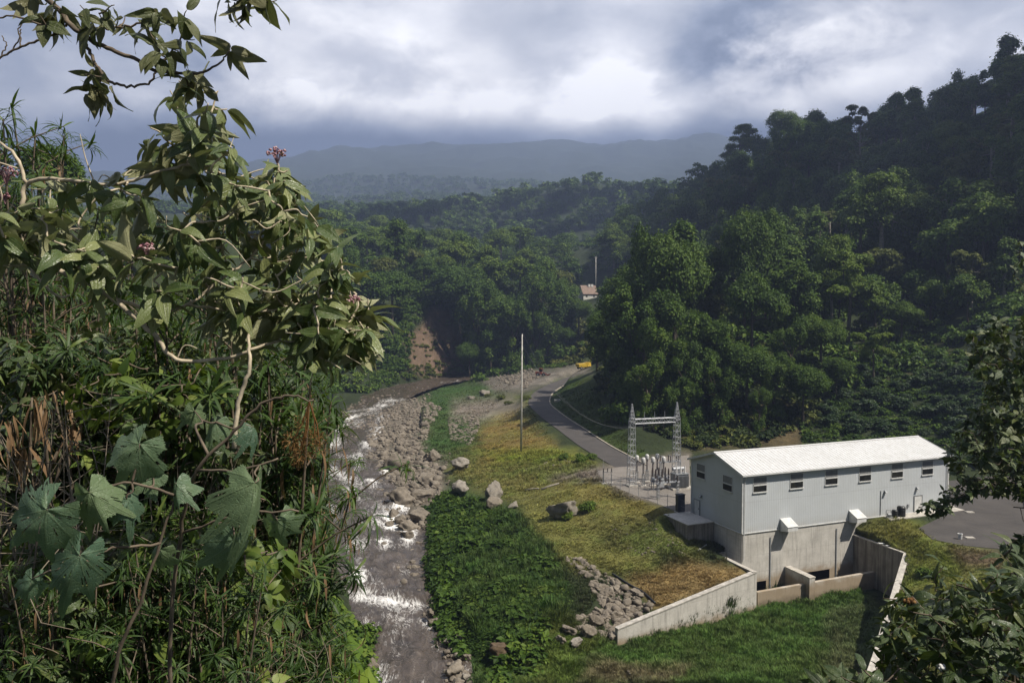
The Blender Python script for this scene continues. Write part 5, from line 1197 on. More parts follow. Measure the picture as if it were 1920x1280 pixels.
# ------------------------------------------------------------------ grasses
M_GRASS = material('grass_blades', lambda t: (lambda c, ti: node(t, 'ShaderNodeMixShader', {0: .25, 1: bsdf(t, mixc(t, 1.0, c, node(t, 'ShaderNodeCombineColor', {0: ti, 1: ti, 2: ti}).outputs[0], 'MULTIPLY'), .7, spec=.25), 2: node(t, 'ShaderNodeBsdfTranslucent', {0: c}).outputs[0]}).outputs[0])(node(t, 'ShaderNodeAttribute', attribute_name='cover').outputs['Color'], rmap(t, node(t, 'ShaderNodeAttribute', attribute_name='tint').outputs['Fac'], 0, 1, .6, 1.95)))
def tuft(nb, spread, seed):
    rng = np.random.default_rng(seed); V, Fc = [], []
    for i in range(nb):
        a = rng.uniform(0, 6.28); r = rng.uniform(0, spread); b = np.array((math.cos(a) * r, math.sin(a) * r, 0)); l = rng.uniform(.2, .7); h = rng.uniform(.6, 1.1); w = .05
        d = np.array((math.cos(a), math.sin(a), 0)); s = np.array((-d[1], d[0], 0)) * w
        k = len(V); V += [b - s, b + s, b + d * l * .35 + (0, 0, h * .65) + s * .7, b + d * l * .35 + (0, 0, h * .65) - s * .7, b + d * l + (0, 0, h)]; Fc += [(k, k + 1, k + 2), (k, k + 2, k + 3), (k + 3, k + 2, k + 4)]
    return np.array(V), np.array(Fc)
TU = [tuft(9, .45, 500 + i) for i in range(4)]
def grass(poly, n, h0, h1, tb=0.0, wd=1.0, name='grass'):
    x, y, z, _ = ground_px(poly, n); n = len(x); g = Geo(); col = ground_colour(x, y, z); dr = np.minimum(1, 1)
    ch = RNG.integers(0, 4, n); hh = RNG.uniform(h0, h1, n) * (.25 + 1.5 * fbm(x / 2.2, y / 2.2, 77, 4) ** 1.3); an = RNG.uniform(0, 6.28, n)
    for s in range(4):
        m = ch == s; v, f = TU[s]
        W_, Fo = stamp(v, f, np.c_[x, y, z - .03][m], np.c_[np.cos(an), np.sin(an), 0 * an][m], np.tile((0., 0, 1), (m.sum(), 1)), hh[m] * wd, hh[m] * wd, hh[m])
        cc = col[m] * RNG.uniform(.7, 1.45, (m.sum(), 1)) + RNG.uniform(0, .012, (m.sum(), 3)) * (1, 1, .2)
        g.add(W_, Fo, tint=np.clip(np.repeat(RNG.uniform(.2, .8, m.sum()) + tb, len(v)), 0, 1), cover=np.repeat(cc, len(v), 0))
    return g.build(name, M_GRASS, kind='stuff')
grass([(1160, 1215), (1420, 1105), (1610, 1095), (1625, 1150), (1590, 1290), (1080, 1290), (1080, 1240)], 15000, .45, .95, .1, .9)
grass([(940, 930), (1040, 905), (1140, 905), (1290, 985), (1300, 1040), (1400, 1062), (1405, 1085), (1240, 1140), (1180, 1085), (1090, 1050), (1040, 1060), (960, 960)], 14000, .16, .42, .1, 1.3)
grass([(890, 790), (990, 760), (1050, 845), (1115, 868), (1000, 880), (930, 900), (860, 850)], 9000, .18, .42, .1, 1.4)
grass([(790, 740), (830, 715), (980, 705), (930, 760), (890, 800), (900, 840), (850, 870), (790, 850), (790, 800)], 6500, .3, .7, .1, 1.2)
grass([(840, 800), (900, 830), (1000, 840), (1110, 866), (1130, 902), (1040, 905), (940, 930), (850, 900)], 7000, .3, .75, .1, 1.1)
grass([(1610, 985), (1690, 965), (1760, 1015), (1850, 1032), (1930, 1050), (1930, 1280), (1640, 1260), (1700, 1040)], 9000, .18, .5, .1, 1.1)
grass([(1590, 1110), (1640, 1130), (1640, 1200), (1590, 1290)], 700, .3, .7, 0, .9)
grass([(900, 1180), (1000, 1160), (1080, 1130), (1150, 1200), (1160, 1250), (1080, 1290), (890, 1290)], 7000, .3, .8, .05, 1.0)
grass([(1040, 725), (1105, 710), (1130, 760), (1210, 845), (1180, 856), (1110, 818), (1045, 765)], 3500, .2, .4, 0, 1.4)
grass([(850, 930), (960, 955), (1060, 1050), (1065, 1150), (1000, 1200), (900, 1200), (860, 1150)], 5000, .7, 1.5, .1, .7)
grass([(1040, 1040), (1100, 1060), (1150, 1080), (1120, 1120), (1080, 1180), (1050, 1180)], 3000, .25, .6, .1, 1.1)
grass([(1290, 970), (1390, 1010), (1390, 1060), (1300, 1040)], 2500, .25, .6, 0, 1.0)
# the leafy green bank by the river
GB = [bush_template(70, .30, 450 + i, 1.0, .9) for i in range(5)]
M_BANK = foliage('bank_creeper', (.016, .036, .006), (.050, .094, .014), (.110, .155, .028), objvar=0, rough=.65, spec=.15)
bushes('ground_cover', [(808, 960), (850, 920), (905, 960), (965, 955), (1055, 1060), (1060, 1140), (1000, 1190), (930, 1230), (880, 1225), (838, 1180), (815, 1100)], 2600, .55, 1.25, M_BANK, .8, GB)
bushes('ground_cover', [(812, 1000), (840, 1000), (850, 1180), (880, 1235), (842, 1200), (822, 1110)], 120, 1.0, 2.2, M_LA, 1.0, BT, tb=-.15)
bushes('ground_cover', [(850, 930), (960, 955), (1040, 1050), (1050, 1150), (950, 1220), (870, 1160)], 90, .9, 2.0, M_BANK, .8, BT, tb=-.1)
bushes('ground_cover', [(940, 1170), (1000, 1180), (1010, 1270), (930, 1290)], 40, .9, 2.0, M_LA, .9, BT)
bushes('ground_cover', [(808, 960), (850, 925), (900, 950), (905, 1010), (850, 1060), (830, 1130), (815, 1080)], 280, 1.3, 2.5, M_BANK, .95, BT, tb=-.15)
# ================================================================== plants close to the camera
M_TWIG = plain('pale_twig_bark', (.46, .39, .28), .75, 0, .2, 14)
M_DTWIG = plain('brown_twig_bark', (.13, .10, .07), .8, 0, .25, 14)
M_MEL = foliage('broad_leaves', (.024, .048, .010), (.062, .098, .026), (.205, .225, .085), back=(.32, .315, .18), trans=.16, rough=.42, spec=.4, vein=(.15, .17, .075), objvar=.1)
M_MEL2 = foliage('dark_broad_leaves', (.016, .034, .009), (.040, .068, .018), (.105, .125, .040), back=(.13, .15, .06), trans=.2, rough=.42, spec=.4, vein=(.11, .14, .05), objvar=.1)
M_NAR = foliage('narrow_leaves', (.020, .042, .010), (.048, .088, .020), (.115, .155, .035), trans=.28, rough=.5, spec=.25, objvar=.35)
M_LOB = foliage('lobed_leaves', (.030, .066, .034), (.062, .110, .058), (.13, .17, .07), back=(.20, .23, .13), trans=.22, rough=.55, spec=.3, vein=None, objvar=.1)
M_DRYL = foliage('dry_leaves', (.09, .055, .03), (.20, .125, .07), (.34, .24, .15), trans=.15, rough=.8, spec=.1)
M_DRYF = foliage('dry_flower_heads', (.06, .03, .014), (.16, .082, .032), (.30, .18, .075), trans=.2, rough=.8, spec=.1)
M_PINK = foliage('pink_buds', (.24, .09, .12), (.42, .24, .26), (.56, .42, .40), trans=.15, rough=.5, spec=.3)

def broad_leaf(W, droop, fold, curl, wav, seed, nx=9, ny=7, tipp=1.5):
    rng = np.random.default_rng(seed); V, lu = [], []; ph = rng.uniform(0, 6.28)
    for i in range(nx):
        t_ = i / (nx - 1); w = W * .5 * (math.sin(math.pi * min(1, t_ ** .82 * 1.0)) ** .85 * (1 - .25 * t_ ** 4) + .012)
        th = droop * t_ ** 1.3; x = math.sin(th) / max(droop, 1e-3) if droop > .05 else t_; z = -(1 - math.cos(th)) / max(droop, 1e-3) if droop > .05 else 0
        for j in range(ny):
            u_ = -1 + 2 * j / (ny - 1); V.append((x, u_ * w * math.cos(curl * abs(u_)), z + fold * abs(u_) * w - curl * .5 * u_ * u_ * w + wav * math.sin(t_ * 11 + ph + u_ * 2) * abs(u_) ** 2)); lu.append(u_)
    Fq = [(i * ny + j, (i + 1) * ny + j, (i + 1) * ny + j + 1, i * ny + j + 1) for i in range(nx - 1) for j in range(ny - 1)]
    return np.array(V), np.array(Fq), np.array(lu)
BLV = [broad_leaf(.40, d, f, c, w, i) for i, (d, f, c, w) in enumerate(((.4, .25, .3, .012), (.9, .3, .4, .015), (1.5, .2, .5, .012), (.7, .5, .2, .02), (1.2, .35, .9, .01), (.3, .6, .1, .02)))]
BLS_ = [broad_leaf(.5, d, .3, .4, .015, 30 + i, 6, 5) for i, d in enumerate((.4, .9, 1.4))]
M_LOBS = foliage('sapling_leaves', (.030, .060, .010), (.085, .130, .022), (.18, .22, .05), trans=.3, rough=.5, spec=.3)
def put_leaves(g, tmpls, pos, X, Z, L, rng, tb=0.0, wid=None):
    n = len(pos); ch = rng.integers(0, len(tmpls), n); L = np.broadcast_to(L, (n,))
    for k in range(len(tmpls)):
        m = ch == k
        if not m.any(): continue
        V, Fq, lu = tmpls[k]; s = L[m]; w = s * rng.uniform(.8, 1.2, m.sum())
        W_, Fo = stamp(V, Fq, pos[m], X[m], Z[m], s, w, s)
        g.add(W_, Fo, tint=np.repeat(np.clip(.42 + tb + rng.normal(0, .2, m.sum()) + (rng.random(m.sum()) < .1) * .4, 0, 1), len(V)), lu=np.tile(lu, m.sum()))
def whorl(pos, ax, n, el0, el1, rng, grav=.45, spread=.12):
    a0 = rng.uniform(0, 6.28); ax = ax / np.linalg.norm(ax); p = np.cross(ax, (.3, .2, .9)); p /= np.linalg.norm(p); q = np.cross(ax, p); P_, X_, Z_ = [], [], []
    for i in range(n):
        a = a0 + i * 2.4 + rng.normal(0, .3); el = rng.uniform(el0, el1); r = p * math.cos(a) + q * math.sin(a); X = ax * math.cos(el) + r * math.sin(el); X = X + np.array((0, 0, -grav * rng.uniform(.3, 1.4)))
        P_.append(pos - ax * spread * rng.random() + r * .008); X_.append(X); Z_.append(ax * math.sin(el) - r * math.cos(el) + np.array((0, 0, .35)) + rng.normal(0, .22, 3))
    return P_, X_, Z_
class Shrub:
    def __init__(self, seed): self.rng = np.random.default_rng(seed); self.wood = Geo(); self.nodes = []; self.P, self.X, self.Z, self.L = [], [], [], []
    def branch(self, pts, r0, r1):
        pts = np.array([P(*p) for p in pts]); c = smooth_line(pts, 6); c = c + self.rng.normal(0, .003, c.shape)
        self.wood.tube(c, np.linspace(r0, r1, len(c)), 7); self.nodes += list(c[2:]); return c
    def twig(self, tip, r=.007, sag=.05):
        N = np.array(self.nodes); d = np.linalg.norm(N - tip, axis=1) + np.maximum(0, N[:, 2] - tip[2]) * .5; b = N[d.argmin()]; L_ = np.linalg.norm(tip - b)
        m1 = b + (tip - b) * .4 + self.rng.normal(0, .1 * L_, 3) - np.array((0, 0, sag * L_)); m2 = b + (tip - b) * .75 + self.rng.normal(0, .05 * L_, 3)
        c = smooth_line([b, m1, m2, tip], 4); self.wood.tube(c, np.linspace(max(r, .004 + .008 * L_), r * .55, len(c)), 5); self.nodes += list(c[3::2]); return c[-1] - c[-3]
    def leaf_tuft(self, tip, n, L, el=(.7, 1.5), grav=.45, up=.5, r=.007):
        ax = self.twig(np.asarray(tip, float), r); ax = ax / (np.linalg.norm(ax) + 1e-6) + np.array((0, 0, up)); P_, X_, Z_ = whorl(np.asarray(tip, float), ax, n, *el, self.rng, grav, L * .7)
        self.P += P_; self.X += X_; self.Z += Z_; self.L += list(L * self.rng.uniform(.55, 1.15, n))
    def fill(self, poly, n, d0, d1, dmin, nl, L, **kw):
        out = []; xs = [p[0] for p in poly]; ys = [p[1] for p in poly]; k = 0
        while len(out) < n and k < n * 30:
            k += 1; px, py = self.rng.uniform(min(xs), max(xs)), self.rng.uniform(min(ys), max(ys))
            if not inpoly(np.array([px]), np.array([py]), poly)[0]: continue
            q = P(px, py, self.rng.uniform(d0, d1))
            if out and np.min(np.linalg.norm(np.array(out) - q, axis=1)) < dmin: continue
            out.append(q)
        N0 = np.array(self.nodes); out.sort(key=lambda q: np.min(np.linalg.norm(N0 - q, axis=1)))
        for q in out: self.leaf_tuft(q, int(self.rng.integers(nl[0], nl[1] + 1)), L, **kw)
    def finish(self, name, label, root, mw, ml, tm=BLV, cat='shrub', tb=0.0):
        e = empty(name, root, label, cat)
        g = Geo(); put_leaves(g, tm, np.array(self.P), np.array(self.X), np.array(self.Z), np.array(self.L), self.rng, tb)
        a = self.wood.build('branches', mw, e, smooth=True); b = g.build('leaves', ml, e, smooth=True)
        for o in (a, b): o.matrix_parent_inverse = Matrix.Translation(-e.location)
        return e
def child(o, e):
    o.parent = e; o.matrix_parent_inverse = Matrix.Translation(-e.location); return o
BUD = rock_mesh(900, 1, (1, 1, 1), 0, 0); BV = np.array([v.co for v in BUD.vertices]); BF = np.array([p.vertices[:] for p in BUD.polygons])
def buds(q, R_, n, e, rng, m=None, r=.008, name='flower_cluster'):
    g = Geo(); d = rnd_dirs(n, rng); d[:, 2] = np.abs(d[:, 2]) * .8; pos = q + d * R_ * rng.uniform(.5, 1, (n, 1))
    W_, Fo = stamp(BV, BF, pos, np.tile((1., 0, 0), (n, 1)), np.tile((0, 0, 1.), (n, 1)), r * rng.uniform(.6, 1.2, n)); g.add(W_, Fo, tint=np.repeat(rng.random(n), len(BV)))
    for p_ in pos[::3]: g.tube([q - np.array((0, 0, R_ * .8)), (q + p_) / 2, p_], .0022, 3, False)
    return child(g.build(name, m or M_PINK, smooth=True), e)

# ---- the broad-leaved shrub in front, left
s = Shrub(21)
s.branch([(-260, 900, 5.0), (-120, 620, 4.9), (-30, 480, 4.8), (40, 482, 4.7), (155, 527, 4.6), (215, 562, 4.5), (290, 628, 4.4), (330, 672, 4.4), (420, 672, 4.5), (470, 656, 4.5), (525, 640, 4.6), (600, 640, 4.7), (660, 600, 4.8)], 0.0204, 0.0056)
s.branch([(-30, 480, 4.8), (10, 440, 4.7), (40, 400, 4.6), (50, 345, 4.6), (115, 337, 4.55), (210, 347, 4.5), (290, 325, 4.5), (350, 308, 4.5), (400, 280, 4.6)], 0.0163, 0.0063)
s.branch([(50, 345, 4.6), (30, 295, 4.6), (0, 268, 4.6), (-60, 240, 4.6)], 0.0109, 0.0070)
s.branch([(40, 440, 4.6), (70, 520, 4.5), (120, 558, 4.5), (160, 520, 4.5), (182, 492, 4.5)], 0.0088, 0.0049)
s.branch([(215, 562, 4.5), (300, 582, 4.6), (350, 572, 4.7), (420, 520, 4.8), (470, 482, 4.9), (520, 420, 5.0), (560, 380, 5.0)], 0.0122, 0.0049)
s.branch([(350, 308, 4.5), (380, 250, 4.6), (400, 200, 4.7), (410, 170, 4.7)], 0.0082, 0.0042)
s.branch([(350, 308, 4.5), (430, 330, 4.7), (500, 360, 4.8), (520, 320, 4.9)], 0.0082, 0.0042)
s.branch([(520, 420, 5.0), (590, 440, 5.1), (640, 500, 5.1), (660, 560, 5.1)], 0.0075, 0.0042)
s.branch([(350, 572, 4.7), (470, 585, 4.6), (560, 570, 4.7), (620, 560, 4.8)], 0.0082, 0.0042)
s.branch([(470, 585, 4.5), (466, 640, 4.45), (468, 690, 4.4), (446, 755, 4.4), (440, 840, 4.4)], 0.0068, 0.0147)
s.fill([(330, 150), (410, 175), (470, 235), (490, 290), (470, 330), (300, 320), (260, 260), (290, 180)], 20, 4.3, 5.0, .15, (5, 8), .22, grav=.7)
s.fill([(460, 330), (520, 330), (570, 360), (600, 420), (640, 470), (670, 540), (700, 600), (690, 660), (620, 650), (560, 560), (480, 480), (420, 420), (400, 350)], 88, 4.4, 5.6, .115, (5, 8), .18, grav=.8)
s.fill([(60, 330), (250, 350), (400, 330), (430, 420), (420, 520), (300, 560), (180, 520), (40, 480), (0, 420)], 52, 4.2, 5.2, .13, (4, 7), .19, grav=.8)
s.fill([(360, 540), (600, 540), (690, 600), (690, 700), (600, 690), (540, 640), (420, 650)], 46, 4.3, 5.2, .12, (5, 8), .18, grav=.6)
s.fill([(-20, 380), (130, 400), (200, 420), (120, 440), (-20, 470)], 14, 4.2, 4.8, .13, (5, 7), .22, grav=.9)
for px, py, d in ((520, 300, 4.9), (540, 320, 4.9), (455, 520, 4.4), (385, 520, 4.3), (235, 470, 4.3), (160, 470, 4.2), (300, 545, 4.2), (700, 590, 5.0), (690, 560, 5.0)): s.leaf_tuft(P(px, py, d), 7, .22)
for k in range(70):                                  # bare and broken twigs
    N = np.array(s.nodes); b = N[s.rng.integers(0, len(N))]; d = rnd_dirs(1, s.rng)[0] * np.array((1, .5, .8)); L_ = s.rng.uniform(.1, .34)
    s.wood.tube(smooth_line([b, b + d * L_ * .5 + s.rng.normal(0, .03, 3), b + d * L_ + s.rng.normal(0, .04, 3)], 4), np.linspace(.005, .0022, 9), 4)
e = s.finish('broadleaf_shrub', 'sprawling left foreground shrub with pale bent branches, broad ribbed leaves and pink flowers', P(-260, 900, 5.0), M_TWIG, M_MEL, tb=.16)
for px, py, d, R_, n in ((12, 330, 4.5, .065, 60), (10, 372, 4.5, .04, 24), (520, 292, 4.9, .065, 44), (275, 468, 4.3, .05, 36), (440, 525, 4.5, .04, 26), (664, 565, 5.0, .05, 30)): buds(P(px, py, d), R_, n, e, s.rng)
# ---- the branch hanging in at the top
s = Shrub(22); M_TOP = foliage('top_branch_leaves', (.022, .036, .010), (.058, .076, .024), (.15, .15, .07), back=(.20, .19, .10), trans=.22, rough=.45, spec=.35, vein=(.15, .16, .07), objvar=0)
BLT = [broad_leaf(W, d, f, c, w, 60 + i) for i, (W, d, f, c, w) in enumerate(((.52, .6, .3, .5, .02), (.46, 1.2, .4, .9, .03), (.5, 1.7, .5, 1.2, .03), (.42, .9, .7, .7, .04), (.55, .4, .3, .4, .02)))]
s.branch([(-60, -120, 4.4), (40, -40, 4.3), (90, 0, 4.3), (128, 42, 4.2), (156, 66, 4.2), (200, 90, 4.2), (250, 110, 4.2), (292, 132, 4.2), (335, 137, 4.2), (375, 136, 4.2), (410, 120, 4.2), (430, 97, 4.2)], .018, .004)
s.branch([(156, 66, 4.2), (166, 95, 4.2), (185, 130, 4.2), (210, 155, 4.2), (245, 163, 4.2), (282, 154, 4.2), (295, 132, 4.2)], .010, .005)
s.branch([(156, 66, 4.2), (185, 54, 4.2), (230, 52, 4.2), (270, 42, 4.2), (295, 30, 4.2)], .008, .004)
s.branch([(128, 42, 4.2), (112, 60, 4.2), (85, 72, 4.2), (40, 88, 4.2), (0, 110, 4.2), (-40, 150, 4.2)], .007, .005)
s.branch([(115, 56, 4.2), (70, 44, 4.2), (20, 30, 4.2), (-30, 45, 4.2)], .006, .004)
s.branch([(40, 88, 4.2), (36, 60, 4.2), (42, 40, 4.2)], .004, .003); s.branch([(20, 98, 4.2), (38, 70, 4.2), (38, 55, 4.2)], .004, .003); s.branch([(0, 110, 4.2), (12, 85, 4.2), (3, 66, 4.2)], .004, .0025)
s.branch([(-60, -120, 4.4), (200, -110, 4.3), (400, -70, 4.3), (480, -20, 4.2)], .02, .008)
s.branch([(292, 132, 4.2), (310, 110, 4.2), (330, 85, 4.2), (350, 50, 4.2)], .006, .004)
for px, py, n, L in ((150, 10, 8, .22), (100, 10, 8, .22), (60, 5, 7, .2), (185, 25, 5, .16), (215, 10, 5, .15), (290, 20, 6, .17), (270, 30, 5, .2), (315, 25, 5, .16), (180, 128, 6, .16), (160, 140, 6, .16), (185, 160, 8, .18), (170, 180, 6, .2), (205, 190, 6, .2), (335, 95, 7, .22), (300, 95, 6, .18), (365, 75, 6, .2), (430, 92, 7, .2), (455, 8, 8, .22), (490, 5, 8, .22), (410, -5, 6, .2), (520, 0, 5, .2), (280, 58, 5, .22), (350, 20, 5, .17), (235, 30, 5, .15), (130, 20, 7, .2), (75, 30, 5, .15), (350, 130, 6, .2), (380, 165, 6, .2)):
    s.leaf_tuft(P(px, py, s.rng.uniform(4.05, 4.4)), max(4, n - 1), L * .88, grav=.85, up=.2, r=.004)
s.finish('overhanging_branch', 'thin leafy branch with bare twigs hanging into view across the sky at the top left', P(-60, -120, 4.4), M_DTWIG, M_TOP, BLT, cat='branch')

# ---- plants with rosettes of long narrow leaves
def narrow_leaf(L, W, droop, n=6):
    V, lu = [], []
    for i in range(n):
        t_ = i / (n - 1); w = W * math.sin(math.pi * min(1, .10 + .9 * t_ ** .8)) ; th = droop * t_; x = L * math.sin(th) / droop; z = -L * (1 - math.cos(th)) / droop
        V += [(x, -w / 2, z + .12 * w), (x, 0, z), (x, w / 2, z + .12 * w)]; lu += [-1, 0, 1]
    V = np.array(V); Fq = [(3 * i + j, 3 * i + 3 + j, 3 * i + 4 + j, 3 * i + 1 + j) for i in range(n - 1) for j in range(2)]
    return V, np.array(Fq), np.array(lu)
NL = [narrow_leaf(1, .088, d) for d in (.5, 1.0, 1.5, 2.0)]
def narrow_proto(seed, H_, nst, spread, leafL, ros, mleaf=None, tb=0.0):
    rng = np.random.default_rng(seed); w = Geo(); P_, X_, Z_, L_ = [], [], [], []
    for i in range(nst):
        a = rng.uniform(0, 6.28); r = spread * rng.uniform(.2, 1); h = H_ * rng.uniform(.45, 1.0); b = np.array((math.cos(a), math.sin(a), 0))
        c = smooth_line([b * .1 * r - np.array((0, 0, .6)), b * r * .3 + np.array((0, 0, h * .35)), b * r * .7 + np.array((0, 0, h * .75)), b * r + np.array((0, 0, h))], 5); w.tube(c, np.linspace(.022, .006, len(c)), 5, False)
        tips = [(c[-1], c[-1] - c[-3], 1.0)]
        for j in range(ros):
            k = int(rng.integers(len(c) // 3, len(c) - 1)); aa = rng.uniform(0, 6.28); o = np.array((math.cos(aa), math.sin(aa), .6)); tip = c[k] + o * rng.uniform(.15, .55); w.tube([c[k], (c[k] + tip) / 2 + (0, 0, .03), tip], [.008, .006, .004], 4, False); tips.append((tip, o, .85))
        for tip, ax, sc in tips:
            p_, x_, z_ = whorl(tip, ax / np.linalg.norm(ax) + np.array((0, 0, .5)), int(rng.integers(16, 24)), .35, 1.75, rng, .25, .10); P_ += p_; X_ += x_; Z_ += z_; L_ += list(leafL * sc * rng.uniform(.6, 1.15, len(p_)))
    g = Geo(); put_leaves(g, NL, np.array(P_), np.array(X_), np.array(Z_), np.array(L_), rng, tb); lv = g.mesh('leaves', True); lv.materials.append(mleaf or M_NAR); st = w.mesh('stems', True); st.materials.append(M_DTWIG)
    g = Geo(); m = 46; b = np.array(P_)[rng.integers(0, len(P_), m)] - np.c_[rng.normal(0, .1, (m, 2)), rng.uniform(.12, .5, m)]; a = rng.uniform(0, 6.28, m)
    put_leaves(g, NL, b, np.c_[np.cos(a) * .5, np.sin(a) * .5, -np.ones(m)], np.c_[np.cos(a), np.sin(a), .4 + 0 * a], rng.uniform(.12, .3, m), rng, -.05); dl = g.mesh('dead_leaves', True); dl.materials.append(M_DRYL)
    return dict(H=H_, leaves=lv, stems=st, dead=dl)
NP = [narrow_proto(600 + i, 3.2, 11, .60, (.25, .30, .22, .27)[i], 3, tb=-.16) for i in range(4)]
_nn = []
def narrow(px, d, top, label, grp=None, k=None, smax=1.9):
    x = (px - 960) / F * d; zt_ = P(px, top, d)[2]; z = ground(x, d); h = zt_ - z
    if h < .9: return
    p = NP[int(RNG.integers(0, 4)) if k is None else k]; s_ = min(1.3, h / p['H'])
    e = empty('narrowleaf_plant', (x, d, max(z, zt_ - p['H'] * s_)), label, 'plant', grp, RNG.uniform(0, 6.28)); e.scale = (s_ * .95, s_ * .95, s_)
    link('leaves', p['leaves'], e); link('stems', p['stems'], e); link('dead_leaves', p['dead'], e); _nn.append((x, d))
for px, d, top, lab in ((525, 7.2, 700, 'narrow-leaved plant leaning out over the head of the white water'), (572, 7.6, 1030, 'narrow-leaved plant whose rosettes reach furthest over the river'), (505, 7.0, 900, 'narrow-leaved plant over the middle of the rapids'), (510, 7.6, 600, 'tall narrow-leaved plant at the right edge of the foreground thicket'), (525, 6.2, 1130, 'narrow-leaved plant in the lower right corner of the thicket'),
                        (30, 9.0, 195, 'tall narrow-leaved plant standing against the sky at the far left'), (105, 10, 225, 'second tall narrow-leaved plant against the sky at the left'), (520, 6.6, 1190, 'narrow-leaved plant at the bottom edge above the river')):
    narrow(px, d, top, lab)
GRP = 'narrow-leaved plants of the foreground thicket'; LAB = 'bushy narrow-leaved plant packed in the dark thicket of the left foreground'
for i in range(140):
    px = RNG.uniform(-60, 655); d = RNG.uniform(6.0, 17) if i % 3 else RNG.uniform(4.6, 7.5)
    T_ = 300 if px < 120 else 420 if px < 300 else 480 if px < 500 else 560 + (px - 500) * .9
    top = RNG.uniform(T_, 1230)
    if d < 6.5: top = max(top, 1000 + (px < 300) * 40)
    lim = (676 if top < 950 else 742) - (.62 * 1.0 + .34) / d * F
    if px > lim: continue
    narrow(px, d, top, LAB, GRP)
TP2 = []
for i in range(3):
    q_ = Shrub(70 + i); q_.nodes = [np.array((0, 0, z)) for z in np.linspace(0, 1.1, 8)]; q_.wood.tube([(0, 0, -.8), (0, 0, .5), (.02, 0, 1.1)], [.02, .015, .01], 6)
    for k in range(46):
        d = rnd_dirs(1, q_.rng)[0] * .7 * q_.rng.uniform(.5, 1); q_.leaf_tuft(np.array((d[0], d[1], 1.15 + d[2] * .75)), 7, .15, grav=.5)
    g = Geo(); put_leaves(g, BLS_, np.array(q_.P), np.array(q_.X), np.array(q_.Z), np.array(q_.L), q_.rng, .05); lv = g.mesh('leaves', True); lv.materials.append((M_MEL2, M_MEL2, M_LOBS)[i]); st = q_.wood.mesh('stems', True); st.materials.append(M_DTWIG); TP2.append((lv, st))
for i in range(170):
    px = RNG.uniform(-40, 620); d = RNG.uniform(5.0, 12); T_ = 520 if px < 300 else 600; top = max(RNG.uniform(T_, 1180), 950 if d < 6.2 else 0); x = (px - 960) / F * d; zt_ = P(px, top, d)[2]
    if px > 665 - .95 / d * F or zt_ - ground(x, d) < .8: continue
    e = empty('leafy_sapling', (x, d, zt_ - 1.75), 'leafy sapling with small broad leaves among the narrow-leaved plants of the thicket', 'sapling', 'leafy saplings in the foreground thicket', RNG.uniform(0, 6.28)); e.scale = (1, 1, 1); lv, st = TP2[i % 3]; link('leaves', lv, e); link('stems', st, e)
M_DEAD = plain('dead_twig_wood', (.20, .165, .12), .85, 0, .25, 9)
DT = []
for i in range(3):
    rg = np.random.default_rng(800 + i); w = Geo()
    for k in range(40):
        b = np.array((rg.normal(0, .2), rg.normal(0, .3), -.3)); d = np.array((rg.uniform(-.3, .3), rg.uniform(-.3, .3), 1.0)); L_ = rg.uniform(.5, 1.3); c = smooth_line([b, b + d * L_ * .5 + rg.normal(0, .12, 3), b + d * L_ + rg.normal(0, .10, 3)], 5); w.tube(c, np.linspace(.006, .002, len(c)), 4, False)
        for _ in range(3):
            q_ = c[int(rg.integers(3, 10))]; e_ = q_ + rg.normal(0, .22, 3); w.tube([q_, (q_ + e_) / 2 + rg.normal(0, .03, 3), e_], [.004, .003, .002], 3, False)
    DT.append(w.mesh('dry_tangle', True)); DT[-1].materials.append(M_DEAD)
for i in range(30):
    px = RNG.uniform(-30, 500); d = RNG.uniform(5.0, 10); top = RNG.uniform(560, 1150); x = (px - 960) / F * d; zt_ = P(px, top, d)[2]
    if px > 620 - .8 / d * F: continue
    link('dry_tangle', DT[i % 3], loc=(x, d, zt_ - 1.5), rot=(0, 0, RNG.uniform(0, 6.28)), label='bare tangle of dry twigs among the narrow-leaved plants of the thicket', cat='dead shrub', group='dry tangles in the foreground thicket')
# withered plant with hanging dry leaves
DRY = []
for q in ((60, 745, 6.2), (100, 735, 6.3), (130, 800, 6.2), (20, 790, 6.0), (80, 770, 6.0), (150, 780, 6.5), (40, 840, 6.1)):
    DRY.append(P(*q))
e = empty('withered_plant', P(70, 1000, 6.2), 'withered plant with brown dry leaves hanging in bunches at the left edge', 'plant'); w = Geo(); P_, X_, Z_, L_ = [], [], [], []
for q in DRY:
    b = P(70 + RNG.uniform(-40, 60), 1010, 6.3); w.tube(smooth_line([b, (b + q) / 2 + RNG.normal(0, .08, 3), q], 5), np.linspace(.022, .008, 11), 6)
    for i in range(9):
        a = RNG.uniform(0, 6.28); P_.append(q + RNG.normal(0, .03, 3)); X_.append((math.cos(a) * RNG.uniform(.1, .9), math.sin(a) * RNG.uniform(.1, .9), -1)); Z_.append((math.cos(a), math.sin(a), .3)); L_.append(RNG.uniform(.2, .42))
g = Geo(); put_leaves(g, NL[:2], np.array(P_), np.array(X_), np.array(Z_), np.array(L_), RNG, .1); child(g.build('dry_leaves', M_DRYL, smooth=True), e); child(w.build('stems', M_DTWIG, smooth=True), e)

